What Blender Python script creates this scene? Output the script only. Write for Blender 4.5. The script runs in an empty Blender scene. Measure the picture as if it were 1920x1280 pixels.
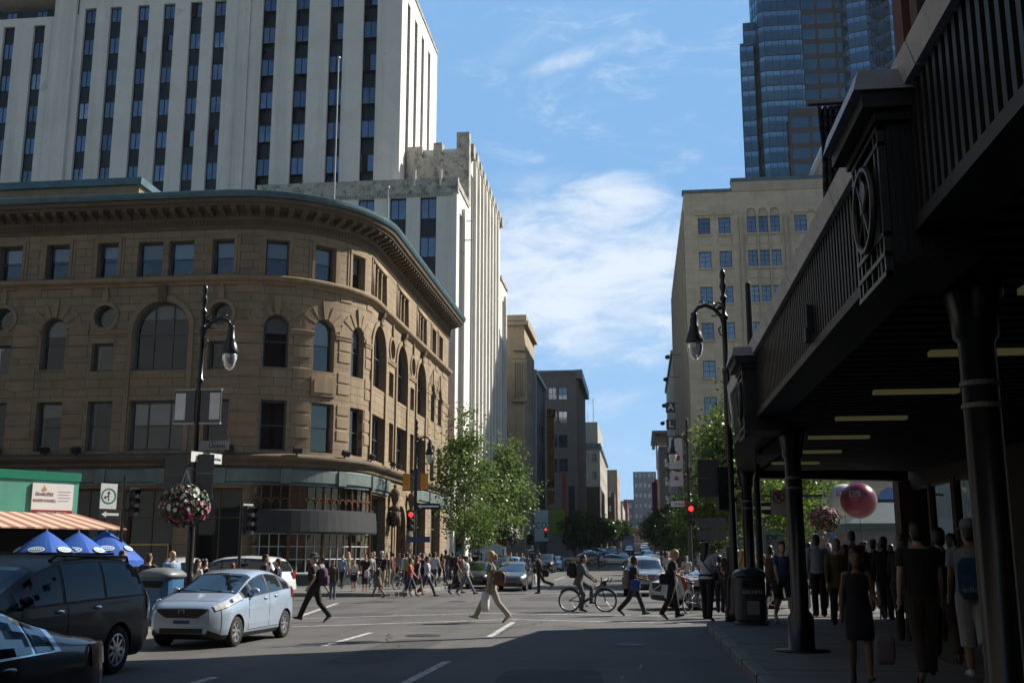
import bpy, math, random
from mathutils import Vector, Matrix
random.seed(7)
PI = math.pi
C = bpy.context.scene.collection
# ---------------------------------------------------------------- camera model (focal length and tilt measured from the photograph)
F, H = 2000.0, 1.6
TH = math.atan(400 / 2000)
PSI = math.atan(240 * math.cos(TH) / 2000)
CT, ST, CP, SP = math.cos(TH), math.sin(TH), math.cos(PSI), math.sin(PSI)

def ray(px, py):
    u = (px - 960) / F; w = (640 - py) / F
    f = CT - w * ST; z = ST + w * CT
    return (-SP * f + CP * u, CP * f + SP * u, z)
def on_z(px, py, z=0.0):
    d = ray(px, py); t = (z - H) / d[2]; return (d[0] * t, d[1] * t, z)
def on_y(px, py, Y):
    d = ray(px, py); t = Y / d[1]; return (d[0] * t, Y, H + d[2] * t)
def gz(y):
    """height of the street: level at the crossing, climbing gently far away"""
    if y < 60: return 0.0
    if y < 120: return 0.016 * (y - 60) ** 2 / 120
    return 0.48 + 0.016 * (y - 120)
# ---------------------------------------------------------------- mesh builder
class MB:
    def __init__(s): s.v = []; s.f = []; s.m = []; s.uv = []
    def poly(s, pts, m=0, uv=None):
        b = len(s.v); s.v.extend([tuple(p) for p in pts]); s.f.append(tuple(range(b, b + len(pts)))); s.m.append(m); s.uv.append(uv)
    def box(s, x0, y0, z0, x1, y1, z1, m=0):
        b = len(s.v)
        s.v.extend([(x0, y0, z0), (x1, y0, z0), (x1, y1, z0), (x0, y1, z0), (x0, y0, z1), (x1, y0, z1), (x1, y1, z1), (x0, y1, z1)])
        for q in ((0, 3, 2, 1), (4, 5, 6, 7), (0, 1, 5, 4), (1, 2, 6, 5), (2, 3, 7, 6), (3, 0, 4, 7)):
            s.f.append(tuple(b + i for i in q)); s.m.append(m); s.uv.append(None)
    def hexa(s, p, m=0):
        """8 corner points: bottom ring 0-3, top ring 4-7"""
        b = len(s.v); s.v.extend([tuple(q) for q in p])
        for q in ((0, 3, 2, 1), (4, 5, 6, 7), (0, 1, 5, 4), (1, 2, 6, 5), (2, 3, 7, 6), (3, 0, 4, 7)):
            s.f.append(tuple(b + i for i in q)); s.m.append(m); s.uv.append(None)
    def rings(s, rings, m=0, cap=True, closed=False):
        b = len(s.v); n = len(rings[0])
        for r in rings: s.v.extend([tuple(p) for p in r])
        k = len(rings)
        for i in range(k if closed else k - 1):
            i2 = (i + 1) % k
            for j in range(n):
                j2 = (j + 1) % n
                s.f.append((b + i * n + j, b + i * n + j2, b + i2 * n + j2, b + i2 * n + j)); s.m.append(m); s.uv.append(None)
        if cap and not closed:
            s.f.append(tuple(b + j for j in reversed(range(n)))); s.m.append(m); s.uv.append(None)
            s.f.append(tuple(b + (k - 1) * n + j for j in range(n))); s.m.append(m); s.uv.append(None)
    def tube(s, pts, r, n=8, m=0, cap=True):
        pts = [Vector(p) for p in pts]
        rr = r if isinstance(r, (list, tuple)) else [r] * len(pts)
        out = []; up = None
        for i, p in enumerate(pts):
            d = (pts[min(i + 1, len(pts) - 1)] - pts[max(i - 1, 0)])
            if d.length < 1e-9: d = Vector((0, 0, 1))
            d.normalize()
            if up is None:
                up = Vector((0, 0, 1)) if abs(d.z) < .9 else Vector((1, 0, 0))
            a = d.cross(up)
            if a.length < 1e-6: a = d.cross(Vector((0, 1, 0)))
            a.normalize(); c = a.cross(d).normalized(); up = c
            out.append([p + (a * math.cos(2 * PI * j / n) + c * math.sin(2 * PI * j / n)) * rr[i] for j in range(n)])
        s.rings(out, m, cap)
    def lathe(s, prof, c=(0, 0, 0), n=16, m=0, cap=True):
        s.rings([[(c[0] + r * math.cos(2 * PI * j / n), c[1] + r * math.sin(2 * PI * j / n), c[2] + z) for j in range(n)] for r, z in prof], m, cap)
    def ball(s, c, rx, ry=None, rz=None, n=12, k=8, m=0):
        ry = ry or rx; rz = rz or rx
        s.rings([[(c[0] + rx * math.sin(PI * i / k) * math.cos(2 * PI * j / n), c[1] + ry * math.sin(PI * i / k) * math.sin(2 * PI * j / n), c[2] - rz * math.cos(PI * i / k)) for j in range(n)] for i in [.15] + list(range(1, k)) + [k - .15]], m)
    def prism(s, poly, a, b, axis='z', m=0):
        """extrude a 2-D outline (counter-clockwise) from a to b along axis"""
        def P(p, t):
            return (p[0], p[1], t) if axis == 'z' else ((p[0], t, p[1]) if axis == 'y' else (t, p[0], p[1]))
        s.rings([[P(p, a) for p in poly], [P(p, b) for p in poly]], m)
    def xf(s, fn):
        s.v = [tuple(fn(Vector(p))) for p in s.v]; return s
    def mesh(s, name, mats, smooth=False, off=(0, 0, 0)):
        me = bpy.data.meshes.new(name)
        ox, oy, oz = off
        me.from_pydata([(x - ox, y - oy, z - oz) for x, y, z in s.v], [], s.f)
        for mt in mats if isinstance(mats, (list, tuple)) else [mats]: me.materials.append(mt)
        if any(s.m): me.polygons.foreach_set('material_index', s.m)
        if any(u is not None for u in s.uv):
            l = me.uv_layers.new(name='UVMap'); k = 0
            for f, u in zip(s.f, s.uv):
                for i in range(len(f)):
                    l.data[k].uv = u[i] if u else (0, 0)
                    k += 1
        if smooth: me.polygons.foreach_set('use_smooth', [True] * len(s.f))
        me.update(); return me
    def build(s, name, mats, parent=None, smooth=False, off=None):
        if off is None: off = tuple(parent['o']) if parent is not None and 'o' in parent else (0, 0, 0)
        return link(name, s.mesh(name, mats, smooth, off), parent)
def link(name, data, parent=None, loc=None, rot=None):
    o = bpy.data.objects.new(name, data); C.objects.link(o)
    if parent is not None: o.parent = parent
    if loc is not None: o.location = loc
    if rot is not None: o.rotation_euler = rot
    return o
def tag(o, label=None, cat=None, group=None, kind=None):
    if label: o['label'] = label
    if cat: o['category'] = cat
    if group: o['group'] = group
    if kind: o['kind'] = kind
    return o
def thing(name, label, cat, loc=(0, 0, 0), rz=0.0, group=None, world=False):
    """an Empty at the base of a thing; world=True: parts are given in world coordinates"""
    o = bpy.data.objects.new(name, None); C.objects.link(o); o.empty_display_size = .2
    o.location = loc; o.rotation_euler = (0, 0, rz)
    if world: o['o'] = loc
    return tag(o, label, cat, group)
def dup(root, loc, rz=None, label=None, group=None, scale=None):
    r = root.copy(); C.objects.link(r); r.location = loc
    if rz is not None: r.rotation_euler = (0, 0, rz)
    if label: r['label'] = label
    if group: r['group'] = group
    if scale: r.scale = scale
    for ch in list(root.children):
        c = ch.copy(); C.objects.link(c); c.parent = r
        for g in ch.children:
            d = g.copy(); C.objects.link(d); d.parent = c
    return r
def lettering(txt, parent, loc, size, m, rot=(PI / 2, 0, 0), align='CENTER', bold=0.0, name='lettering', xs=1.0, ext=.003):
    cu = bpy.data.curves.new(name, 'FONT'); cu.body = txt; cu.size = size; cu.align_x = align; cu.align_y = 'CENTER'
    cu.extrude = ext; cu.offset = bold; cu.resolution_u = 3
    tmp = bpy.data.objects.new(name, cu); me = bpy.data.meshes.new_from_object(tmp); bpy.data.objects.remove(tmp)
    me.materials.clear(); me.materials.append(m)
    o = link(name, me, parent); p = tuple(parent['o']) if parent is not None and 'o' in parent else (0, 0, 0)
    o.location = (loc[0] - p[0], loc[1] - p[1], loc[2] - p[2]); o.rotation_euler = rot; o.scale = (xs, 1, 1)
    return o
# ---------------------------------------------------------------- materials
MATS = {}
def mat(name, col, rough=.7, metal=0.0, var=.12, scale=2.0, bump=0.0, bscale=40.0, spec=.5, streak=None, spots=None, coat=0.0, emit=None, alpha=1.0, uvbrick=None, tint=0.0, stretch=(1, 1, 1), ior=None, sheen=0.0, wear=None):
    if name in MATS: return MATS[name]
    m = bpy.data.materials.new(name); m.use_nodes = True; MATS[name] = m
    nt = m.node_tree; N = nt.nodes; L = nt.links; b = N['Principled BSDF']
    b.inputs['Roughness'].default_value = rough; b.inputs['Metallic'].default_value = metal
    b.inputs['Specular IOR Level'].default_value = spec
    if ior: b.inputs['IOR'].default_value = ior
    if coat: b.inputs['Coat Weight'].default_value = coat; b.inputs['Coat Roughness'].default_value = .04
    if sheen: b.inputs['Sheen Weight'].default_value = sheen
    if alpha < 1: b.inputs['Alpha'].default_value = alpha
    if emit:
        b.inputs['Emission Color'].default_value = (*emit[0], 1); b.inputs['Emission Strength'].default_value = emit[1]
    tc = N.new('ShaderNodeTexCoord'); src = tc.outputs['Object']
    mp = N.new('ShaderNodeMapping'); mp.inputs['Scale'].default_value = stretch; L.new(src, mp.inputs[0]); src2 = mp.outputs[0]
    cur = None
    def rgb(c):
        n = N.new('ShaderNodeRGB'); n.outputs[0].default_value = (*c, 1); return n.outputs[0]
    cur = rgb(col)
    def mixc(fac, a, c2, mode='MIX'):
        n = N.new('ShaderNodeMix'); n.data_type = 'RGBA'; n.blend_type = mode
        if isinstance(fac, float): n.inputs[0].default_value = fac
        else: L.new(fac, n.inputs[0])
        L.new(a, n.inputs[6]); L.new(c2, n.inputs[7]); return n.outputs[2]
    def noise(sc, det=4, vec=None, ro=.6):
        n = N.new('ShaderNodeTexNoise'); n.inputs['Scale'].default_value = sc; n.inputs['Detail'].default_value = det; n.inputs['Roughness'].default_value = ro
        L.new(vec or src2, n.inputs['Vector']); return n.outputs['Fac']
    def ramp(f, a, b_, v0=0.0, v1=1.0):
        n = N.new('ShaderNodeMapRange'); L.new(f, n.inputs[0]); n.inputs[1].default_value = a; n.inputs[2].default_value = b_; n.inputs[3].default_value = v0; n.inputs[4].default_value = v1
        return n.outputs[0]
    hgt = None
    if uvbrick:
        bw, bh, mort, dark = uvbrick
        uv = N.new('ShaderNodeUVMap'); bt = N.new('ShaderNodeTexBrick'); L.new(uv.outputs[0], bt.inputs['Vector'])
        bt.inputs['Scale'].default_value = 1; bt.inputs['Brick Width'].default_value = bw; bt.inputs['Row Height'].default_value = bh
        bt.inputs['Mortar Size'].default_value = mort; bt.inputs['Mortar Smooth'].default_value = .3
        bt.inputs['Color1'].default_value = (*[c * 1.08 for c in col], 1); bt.inputs['Color2'].default_value = (*[c * .9 for c in col], 1)
        bt.inputs['Mortar'].default_value = (*[c * dark for c in col], 1)
        cur = bt.outputs['Color']; hgt = bt.outputs['Fac']
    if var:
        f = ramp(noise(scale), .3, .7)
        cur = mixc(f, mixc(1.0, cur, rgb((1 - var,) * 3), 'MULTIPLY'), mixc(1.0, cur, rgb((1 + var,) * 3), 'MULTIPLY'))
        f2 = ramp(noise(scale * 9, 3), .35, .65)
        cur = mixc(f2, mixc(1.0, cur, rgb((1 - var * .5,) * 3), 'MULTIPLY'), cur)
    if streak:      # rain streaks / soot running down the face: (strength, colour, scale)
        mp2 = N.new('ShaderNodeMapping'); mp2.inputs['Scale'].default_value = (streak[2], streak[2], streak[2] * .06); L.new(tc.outputs['Object'], mp2.inputs[0])
        f = ramp(noise(1.0, 6, mp2.outputs[0], .65), .5, .75, 0, streak[0])
        cur = mixc(f, cur, rgb(streak[1]))
    if wear:        # tracks stretched along one direction: (strength, colour, (sx, sy, sz), lo, hi)
        mp3 = N.new('ShaderNodeMapping'); mp3.inputs['Scale'].default_value = wear[2]; L.new(tc.outputs['Object'], mp3.inputs[0])
        f = ramp(noise(1.0, 5, mp3.outputs[0], .6), wear[3], wear[4], 0, wear[0]); cur = mixc(f, cur, rgb(wear[1]))
    if spots:       # patches of wear: (lo, hi, strength, colour, scale)
        f = ramp(noise(spots[4], 6, None, .7), spots[0], spots[1], 0, spots[2])
        cur = mixc(f, cur, rgb(spots[3]))
    if tint:        # small difference between copies
        oi = N.new('ShaderNodeObjectInfo'); f = ramp(oi.outputs['Random'], 0, 1, 1 - tint, 1 + tint)
        n = N.new('ShaderNodeVectorMath'); n.operation = 'SCALE'; L.new(cur, n.inputs[0]); L.new(f, n.inputs['Scale']); cur = n.outputs[0]
    L.new(cur, b.inputs['Base Color'])
    if bump or hgt:
        bp = N.new('ShaderNodeBump'); bp.inputs['Strength'].default_value = bump or .3; bp.inputs['Distance'].default_value = .02
        h = noise(bscale, 4)
        if hgt:
            n = N.new('ShaderNodeMath'); n.operation = 'MULTIPLY_ADD'; L.new(hgt, n.inputs[0]); n.inputs[1].default_value = -1.5; L.new(h, n.inputs[2]); h = n.outputs[0]
        L.new(h, bp.inputs['Height']); L.new(bp.outputs[0], b.inputs['Normal'])
    return m
def glassmat(name, col, gloss=(.8, .9, 1.0), refl=.25, trans=0.0, rough=.03, wob=.015, tint=.35):
    """window glass: fresnel mix of a dark body (or a clear one) and a mirror, slightly uneven"""
    if name in MATS: return MATS[name]
    m = bpy.data.materials.new(name); m.use_nodes = True; MATS[name] = m
    nt = m.node_tree; N = nt.nodes; L = nt.links; N.remove(N['Principled BSDF']); out = N['Material Output']
    d = N.new('ShaderNodeBsdfDiffuse'); d.inputs[0].default_value = (*col, 1)
    body = d.outputs[0]
    if trans:
        t = N.new('ShaderNodeBsdfTransparent'); t.inputs[0].default_value = (.75, .8, .8, 1); mx = N.new('ShaderNodeMixShader'); mx.inputs[0].default_value = trans
        L.new(body, mx.inputs[1]); L.new(t.outputs[0], mx.inputs[2]); body = mx.outputs[0]
    g = N.new('ShaderNodeBsdfGlossy'); g.inputs['Roughness'].default_value = rough; g.inputs[0].default_value = (*gloss, 1)
    fr = N.new('ShaderNodeFresnel'); fr.inputs[0].default_value = 1.5
    oi = N.new('ShaderNodeObjectInfo')
    mr = N.new('ShaderNodeMapRange'); L.new(oi.outputs['Random'], mr.inputs[0]); mr.inputs[3].default_value = refl * (1 - tint); mr.inputs[4].default_value = refl * (1 + tint)
    ad = N.new('ShaderNodeMath'); ad.use_clamp = True; L.new(fr.outputs[0], ad.inputs[0]); L.new(mr.outputs[0], ad.inputs[1])
    mx = N.new('ShaderNodeMixShader'); L.new(ad.outputs[0], mx.inputs[0]); L.new(body, mx.inputs[1]); L.new(g.outputs[0], mx.inputs[2]); L.new(mx.outputs[0], out.inputs[0])
    if wob:
        tc = N.new('ShaderNodeTexCoord'); ns = N.new('ShaderNodeTexNoise'); ns.inputs['Scale'].default_value = 1.3; L.new(tc.outputs['Object'], ns.inputs['Vector'])
        bp = N.new('ShaderNodeBump'); bp.inputs['Strength'].default_value = wob * 10; bp.inputs['Distance'].default_value = .02; L.new(ns.outputs['Fac'], bp.inputs['Height']); L.new(bp.outputs[0], g.inputs['Normal'])
    return m
M_TAN = mat('tan_sandstone', (.315, .237, .148), .85, var=.16, scale=.7, bump=.5, bscale=30, uvbrick=(1.25, .42, .018, .45), streak=(.45, (.10, .08, .06), .9))
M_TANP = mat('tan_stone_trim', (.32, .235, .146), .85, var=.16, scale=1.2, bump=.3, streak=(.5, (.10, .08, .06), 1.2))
M_TANS = mat('tan_stone_dark', (.14, .105, .07), .85, var=.2, scale=1.2, bump=.3, streak=(.5, (.07, .06, .05), 1.2))  # darker tone of the same tan stone, with dark streaks running down
M_COP = mat('green_copper', (.085, .16, .19), .45, metal=.25, var=.25, scale=1.5, streak=(.4, (.05, .12, .14), 1.5))
M_COPD = mat('grey_green_copper', (.17, .22, .21), .5, metal=.1, var=.25, scale=1.0, streak=(.5, (.06, .08, .08), 2))
M_WHT = mat('white_concrete', (.80, .775, .715), .85, var=.07, scale=.35, bump=.15, streak=(.45, (.33, .31, .27), .5), spots=(.62, .75, .5, (.2, .19, .17), .35))
M_WHTD = mat('weathered_parapet', (.52, .49, .43), .9, var=.2, scale=1.5, bump=.3, spots=(.5, .62, .75, (.10, .095, .085), 1.6), streak=(.6, (.16, .15, .13), 1.2))
M_SPAN = mat('black_spandrel', (.012, .014, .02), .35, var=.2, scale=1)
M_STONE = mat('grey_limestone', (.50, .45, .36), .9, var=.1, scale=.5, bump=.3, uvbrick=(1.4, .6, .012, .8), streak=(.4, (.2, .18, .14), .7))
M_STONEP = mat('grey_limestone_trim', (.48, .43, .345), .9, var=.12, scale=1, bump=.25, streak=(.3, (.2, .18, .14), .7))
M_FRAME = mat('blue_grey_window_frame', (.07, .10, .13), .5, var=.1)
M_FRAMEW = mat('pale_window_frame', (.42, .45, .45), .5, var=.1)
M_BROWN = mat('brown_wood_frame', (.16, .065, .028), .5, var=.2, scale=3)
M_DARK = mat('dark_interior', (.012, .012, .013), .9, var=0)
M_BLIND = mat('pale_window_blind', (.72, .75, .78), .8, var=.05, tint=.25)
M_GL = glassmat('window_glass', (.02, .025, .03), refl=.07, trans=.9)
M_GLB = glassmat('blue_window_glass', (.03, .05, .08), gloss=(.65, .8, 1.0), refl=.22)
M_GLT = glassmat('tower_glass', (.012, .03, .05), gloss=(.28, .60, .78), refl=.22, wob=.03, tint=.1)
M_GLS = glassmat('shop_glass', (.012, .014, .014), refl=.03, trans=.5)
M_GLST = glassmat('store_glass', (.008, .01, .01), refl=.28, trans=.1, gloss=(.9, .95, .9))
M_BLK = mat('black_painted_iron', (.012, .012, .013), .28, var=.2, scale=6, spec=.6)
M_BLKM = mat('matt_black_metal', (.014, .014, .015), .55, var=.2, scale=4)
M_STEEL = mat('galvanised_steel', (.42, .43, .44), .4, metal=.7, var=.15, scale=8)
M_LGREY = mat('light_grey_metal', (.42, .42, .43), .45, metal=.3, var=.12, scale=3)
M_CONC = mat('pavement_concrete', (.17, .165, .155), .9, var=.18, scale=1.2, bump=.4, bscale=60, spots=(.55, .7, .5, (.08, .08, .075), 2.5))
M_KERB = mat('kerb_granite', (.20, .195, .185), .85, var=.2, scale=3, bump=.3)
M_WPAINT = mat('worn_white_paint', (.62, .62, .6), .7, var=.15, scale=4, spots=(.45, .62, .85, (.11, .11, .105), 7))
# ================================================================ the setting
def asphalt():
    m = mat('asphalt', (.122, .118, .112), .82, var=.16, scale=.25, bump=.55, bscale=90, spots=(.5, .7, .5, (.06, .06, .06), .8), wear=(.55, (.065, .064, .063), (1.1, .05, 1), .48, .66))
    return m
M_ASPH = asphalt()
g = MB()
ys = [-80, -40, 0, 30, 60] + [60 + i * 6 for i in range(1, 11)] + [160, 220, 300, 450, 700, 1100, 1800]
xs = [-900, -200, -60, -20, 0, 20, 60, 200, 900]
for i in range(len(ys) - 1):
    for j in range(len(xs) - 1):
        g.poly([(xs[j], ys[i], gz(ys[i])), (xs[j + 1], ys[i], gz(ys[i])), (xs[j + 1], ys[i + 1], gz(ys[i + 1])), (xs[j], ys[i + 1], gz(ys[i + 1]))])
tag(g.build('road', M_ASPH), 'grey asphalt road of the crossing', None, None, 'structure')
# tar patches and manhole covers belong to the road surface
def arcpts(cx, cy, r, a0, a1, n=8): return [(cx + r * math.cos(a0 + (a1 - a0) * i / n), cy + r * math.sin(a0 + (a1 - a0) * i / n)) for i in range(n + 1)]
def pavement(name, outline, label, h=.15, kerb=True):
    n = len(outline); b = MB()
    cx = sum(p[0] for p in outline) / n; cy = sum(p[1] for p in outline) / n
    def inset(d):
        out = []
        for i in range(n):
            p0, p1, p2 = Vector(outline[i - 1]), Vector(outline[i]), Vector(outline[(i + 1) % n])
            e1 = (p1 - p0).normalized(); e2 = (p2 - p1).normalized()
            nn = Vector((-e1.y - e2.y, e1.x + e2.x)); nn = nn.normalized() if nn.length > 1e-6 else Vector((-e1.y, e1.x))
            c = max(.4, nn.dot(Vector((-e1.y, e1.x))))
            out.append(p1 + nn * d / c)
        return out
    ki = inset(.17)
    for i in range(n):
        j = (i + 1) % n
        a, c = outline[i], outline[j]; ia, ic = ki[i], ki[j]
        b.poly([(a[0], a[1], gz(a[1]) - .3), (c[0], c[1], gz(c[1]) - .3), (c[0], c[1], gz(c[1]) + h - .02), (a[0], a[1], gz(a[1]) + h - .02)], 1)
        ea = Vector(a).lerp(ia, .12); ec = Vector(c).lerp(ic, .12)
        b.poly([(a[0], a[1], gz(a[1]) + h - .02), (c[0], c[1], gz(c[1]) + h - .02), (ec.x, ec.y, gz(c[1]) + h), (ea.x, ea.y, gz(a[1]) + h)], 1)
        b.poly([(ea.x, ea.y, gz(a[1]) + h), (ec.x, ec.y, gz(c[1]) + h), (ic.x, ic.y, gz(c[1]) + h), (ia.x, ia.y, gz(a[1]) + h)], 1)
    b.poly([(p.x, p.y, gz(p.y) + h) for p in ki], 0)
    o = b.build(name, [M_CONC, M_KERB]); return tag(o, label, None, None, 'structure')
pavement('pavement', [(60, -60), (60, 26.2)] + arcpts(3.4, 24.2, 2.0, PI / 2, PI, 8) + [(1.4, -60)], 'pavement under the dark store canopy')
pavement('pavement', [(-9.7, -60)] + arcpts(-11.2, 24.3, 1.6, 0, PI / 2, 8) + [(-80, 25.9), (-80, -60)], 'pavement beside the parked van and blue bin')
seg = [(-9.2, y) for y in (44.0,)] ; far = [(-9.2, y) for y in (50, 60, 75, 90, 110, 118)]
pavement('pavement', arcpts(-11.2, 43.6, 2.0, -PI / 2, 0, 8) + far + [(-14.5, 118), (-14.5, 60), (-18, 49.6), (-90, 49.6), (-90, 41.6)], 'sunlit pavement in front of the tan corner building')
def strip(x0, x1, y0, y1, lab):
    st_ = [y0 + (y1 - y0) * i / 10 for i in range(11)]
    pavement('pavement', [(x1, y) for y in st_] + [(x0, y) for y in reversed(st_)], lab)
strip(-14, -8.0, 131, 420, 'far pavement on the left side of the street')
strip(4.2, 9, 124, 420, 'far pavement on the right side of the street')
pavement('pavement', arcpts(4.6, 48.4, 2.0, PI, 3 * PI / 2, 8) + [(70, 46.4), (70, 112), (2.6, 112)] + [(2.6, y) for y in (90, 75, 62)], 'paved square with trees')
# painted markings, 4 mm above the road
def paint(quads, label):
    b = MB()
    for q in quads: b.poly([(x, y, gz(y) + .004) for x, y in q])
    tag(b.build('road_marking', M_WPAINT), label, None, None, 'structure')
def band(x0, y0, x1, y1, w, n=6):
    d = Vector((x1 - x0, y1 - y0)); nn = Vector((-d.y, d.x)).normalized() * w / 2; out = []
    for i in range(n):
        a = Vector((x0, y0)) + d * i / n; c = Vector((x0, y0)) + d * (i + 1) / n
        out.append([tuple(a - nn), tuple(c - nn), tuple(c + nn), tuple(a + nn)])
    return out
paint(band(-3.1, 26.6, -3.02, 21.8, .13) + band(-2.98, 16.8, -3.02, 12.6, .13) + band(-3, 8, -3, 4, .13) + band(-5.66, 22.7, -5.68, 19.3, .13) + band(-5.68, 14.3, -5.7, 11.0, .13) + band(-5.7, 6, -5.7, 3, .13), 'white dashed lane lines')
paint(band(-9.0, 27.3, -4.4, 30.5, .13) + band(-4.4, 30.5, 1.3, 29.7, .16) + band(-7.9, 24.3, -3.3, 27.7, .13) + band(-3.3, 27.7, 1.2, 26.5, .14), 'white crosswalk lines of the near crossing')
paint(band(-8.9, 27.5, -10.2, 36.2, .15) + band(-8.8, 47.6, 2.6, 45.4, .2) + band(-8.8, 50.6, 2.6, 48.6, .16), 'white crosswalk lines of the far crossing')
paint(band(-5.6, 53, -5.5, 62, .13) + band(-2.4, 52, -2.3, 61, .13) + band(-5.5, 70, -5.4, 78, .13) + band(-2.3, 70, -2.2, 78, .13), 'far dashed lane lines')
paint(band(3, 33.5, 30, 33.5, .14) + band(3, 38.5, 30, 38.5, .14), 'white lines of the side street')
mh = MB()
for (x, y, r) in ((-4.4, 22.0, .36), (-1.2, 35.5, .36), (-6.4, 38.0, .33), (-.2, 20.2, .3)):
    mh.lathe([(r, 0.0), (r, .005), (r * .86, .0052), (r * .84, .004), (.02, .004)], (x, y, .003), 20)
pb = MB(); rp_ = random.Random(5)
def blob(cx, cy, lx, ly, rot):
    n = 14; c_, s_ = math.cos(rot), math.sin(rot); o_ = []
    for k in range(n):
        a = 2 * PI * k / n; x = lx * math.copysign(abs(math.cos(a)) ** .35, math.cos(a)) * rp_.uniform(.94, 1.05); y = ly * math.copysign(abs(math.sin(a)) ** .35, math.sin(a)) * rp_.uniform(.94, 1.05)
        o_.append((cx + x * c_ - y * s_, cy + x * s_ + y * c_, .002))
    pb.poly(o_)
for q_ in ((-1.2, 14.2, .7, 1.6, .05), (-4.3, 18.6, .5, 2.4, -.03), (-.4, 24.2, .9, .5, .2), (-4.6, 33.5, 2.2, .7, .1), (-7.6, 29.2, .8, 1.1, 0), (.3, 38, 1.2, .8, .3), (-3.4, 41, 1.0, 2.0, 0), (-6.3, 56, .8, 3, 0), (-1.0, 66, 1.0, 4, 0), (-12, 33, 2, .6, 0), (6, 36, 3, .7, 0), (-2.2, 10.5, .5, 1.0, 0)): blob(*q_)
tag(pb.build('asphalt_patch', mat('dark_asphalt_patch', (.075, .074, .073), .85, var=.2, scale=1.5, bump=.6, bscale=110)), 'darker repair patches in the asphalt', None, None, 'structure')
ck = MB()
for (x, y, a, n_) in ((-.6, 10, 1.5, 26), (-3.8, 15, 1.7, 30), (1.0, 20, 2.2, 22), (-5, 24, .3, 26), (-7, 31, .1, 30), (-1, 33.2, -.1, 26), (-2, 40, .2, 30), (-6, 36, 1.2, 26), (.2, 27.9, 2.8, 22), (-2.9, 22.5, 1.5, 16)):
    w_ = .016
    for k in range(n_):
        a2 = a + rp_.uniform(-.55, .55); ln_ = rp_.uniform(.15, .45); x2, y2 = x + ln_ * math.cos(a2), y + ln_ * math.sin(a2); nx, ny = -math.sin(a2) * w_, math.cos(a2) * w_
        ck.poly([(x - nx, y - ny, .0028), (x2 - nx, y2 - ny, .0028), (x2 + nx, y2 + ny, .0028), (x + nx, y + ny, .0028)]); x, y = x2, y2
tag(ck.build('road_crack', mat('tar_sealed_crack', (.028, .028, .029), .6, var=0)), 'tar sealed cracks in the road', None, None, 'structure')
jt = MB()
for y in range(-4, 26, 2): jt.box(1.392, y, .0, 1.58, y + .02, .1535)
for k in range(6): jt.box(1.58 + 0, 2 + 4.2 * k, .1, 9, 2.03 + 4.2 * k, .153)
jt.box(4.2, -4, .1, 4.225, 25.9, .1527)
for y in range(4, 24, 2): jt.box(-9.9, y, 0, -9.692, y + .02, .1535)
for k in range(8): jt.box(-12 - 3 * k, 41.9, .1, -11.97 - 3 * k, 49, .153)
tag(jt.build('pavement_joint', mat('joint_dark', (.05, .048, .045), .9, var=0)), 'dark joints between pavement slabs and kerb stones', None, None, 'structure')
tag(mh.build('manhole_cover', mat('cast_iron', (.05, .048, .046), .6, metal=.4, var=.2, bump=.6, bscale=50)), 'round iron manhole covers in the road', None, None, 'structure')
# ---------------------------------------------------------------- sky, sun, camera
SUN_AZ, SUN_EL = math.radians(35), math.radians(38)
w = bpy.data.worlds.new('World'); bpy.context.scene.world = w; w.use_nodes = True
nt = w.node_tree; N = nt.nodes; L = nt.links
bg = N['Background']; out = N['World Output']
sky = N.new('ShaderNodeTexSky'); sky.sky_type = 'NISHITA'; sky.sun_disc = False
sky.sun_elevation = SUN_EL; sky.sun_rotation = PI / 2 - SUN_AZ; sky.air_density = 1.25; sky.dust_density = .35; sky.ozone_density = 2.2; sky.altitude = 50
SKYS = .05
hs = N.new('ShaderNodeHueSaturation'); hs.inputs['Saturation'].default_value = 1.2; L.new(sky.outputs[0], hs.inputs['Color'])
bg.inputs[1].default_value = SKYS
tc = N.new('ShaderNodeTexCoord')
def vm(op, a, b=None, sc=None):
    n = N.new('ShaderNodeVectorMath'); n.operation = op
    if isinstance(a, tuple): n.inputs[0].default_value = a
    else: L.new(a, n.inputs[0])
    if b is not None:
        if isinstance(b, tuple): n.inputs[1].default_value = b
        else: L.new(b, n.inputs[1])
    if sc is not None: n.inputs['Scale'].default_value = sc
    return n
def mth(op, a, b=None, c=None, clamp=False):
    n = N.new('ShaderNodeMath'); n.operation = op; n.use_clamp = clamp
    for i, x in enumerate((a, b, c)):
        if x is None: continue
        if isinstance(x, (int, float)): n.inputs[i].default_value = x
        else: L.new(x, n.inputs[i])
    return n.outputs[0]
D = vm('NORMALIZE', tc.outputs['Generated']).outputs[0]
sx = N.new('ShaderNodeSeparateXYZ'); L.new(D, sx.inputs[0])
hz = N.new('ShaderNodeMapRange'); hz.interpolation_type = 'SMOOTHSTEP'; L.new(sx.outputs['Z'], hz.inputs[0]); hz.inputs[1].default_value = -.02; hz.inputs[2].default_value = .34; hz.inputs[3].default_value = .9; hz.inputs[4].default_value = 0.0
hm = N.new('ShaderNodeMix'); hm.data_type = 'RGBA'; hv = N.new('ShaderNodeMapRange'); hv.interpolation_type = 'SMOOTHSTEP'; L.new(vm('DOT_PRODUCT', D, tuple(Vector(ray(1150, 600)).normalized())).outputs['Value'], hv.inputs[0]); hv.inputs[1].default_value = .45; hv.inputs[2].default_value = .9; hv.inputs[3].default_value = .08; L.new(mth('MULTIPLY', hz.outputs[0], hv.outputs[0]), hm.inputs[0]); L.new(hs.outputs[0], hm.inputs[6]); hm.inputs[7].default_value = (11.0, 14.6, 17.2, 1); L.new(hm.outputs[2], bg.inputs[0])
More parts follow.
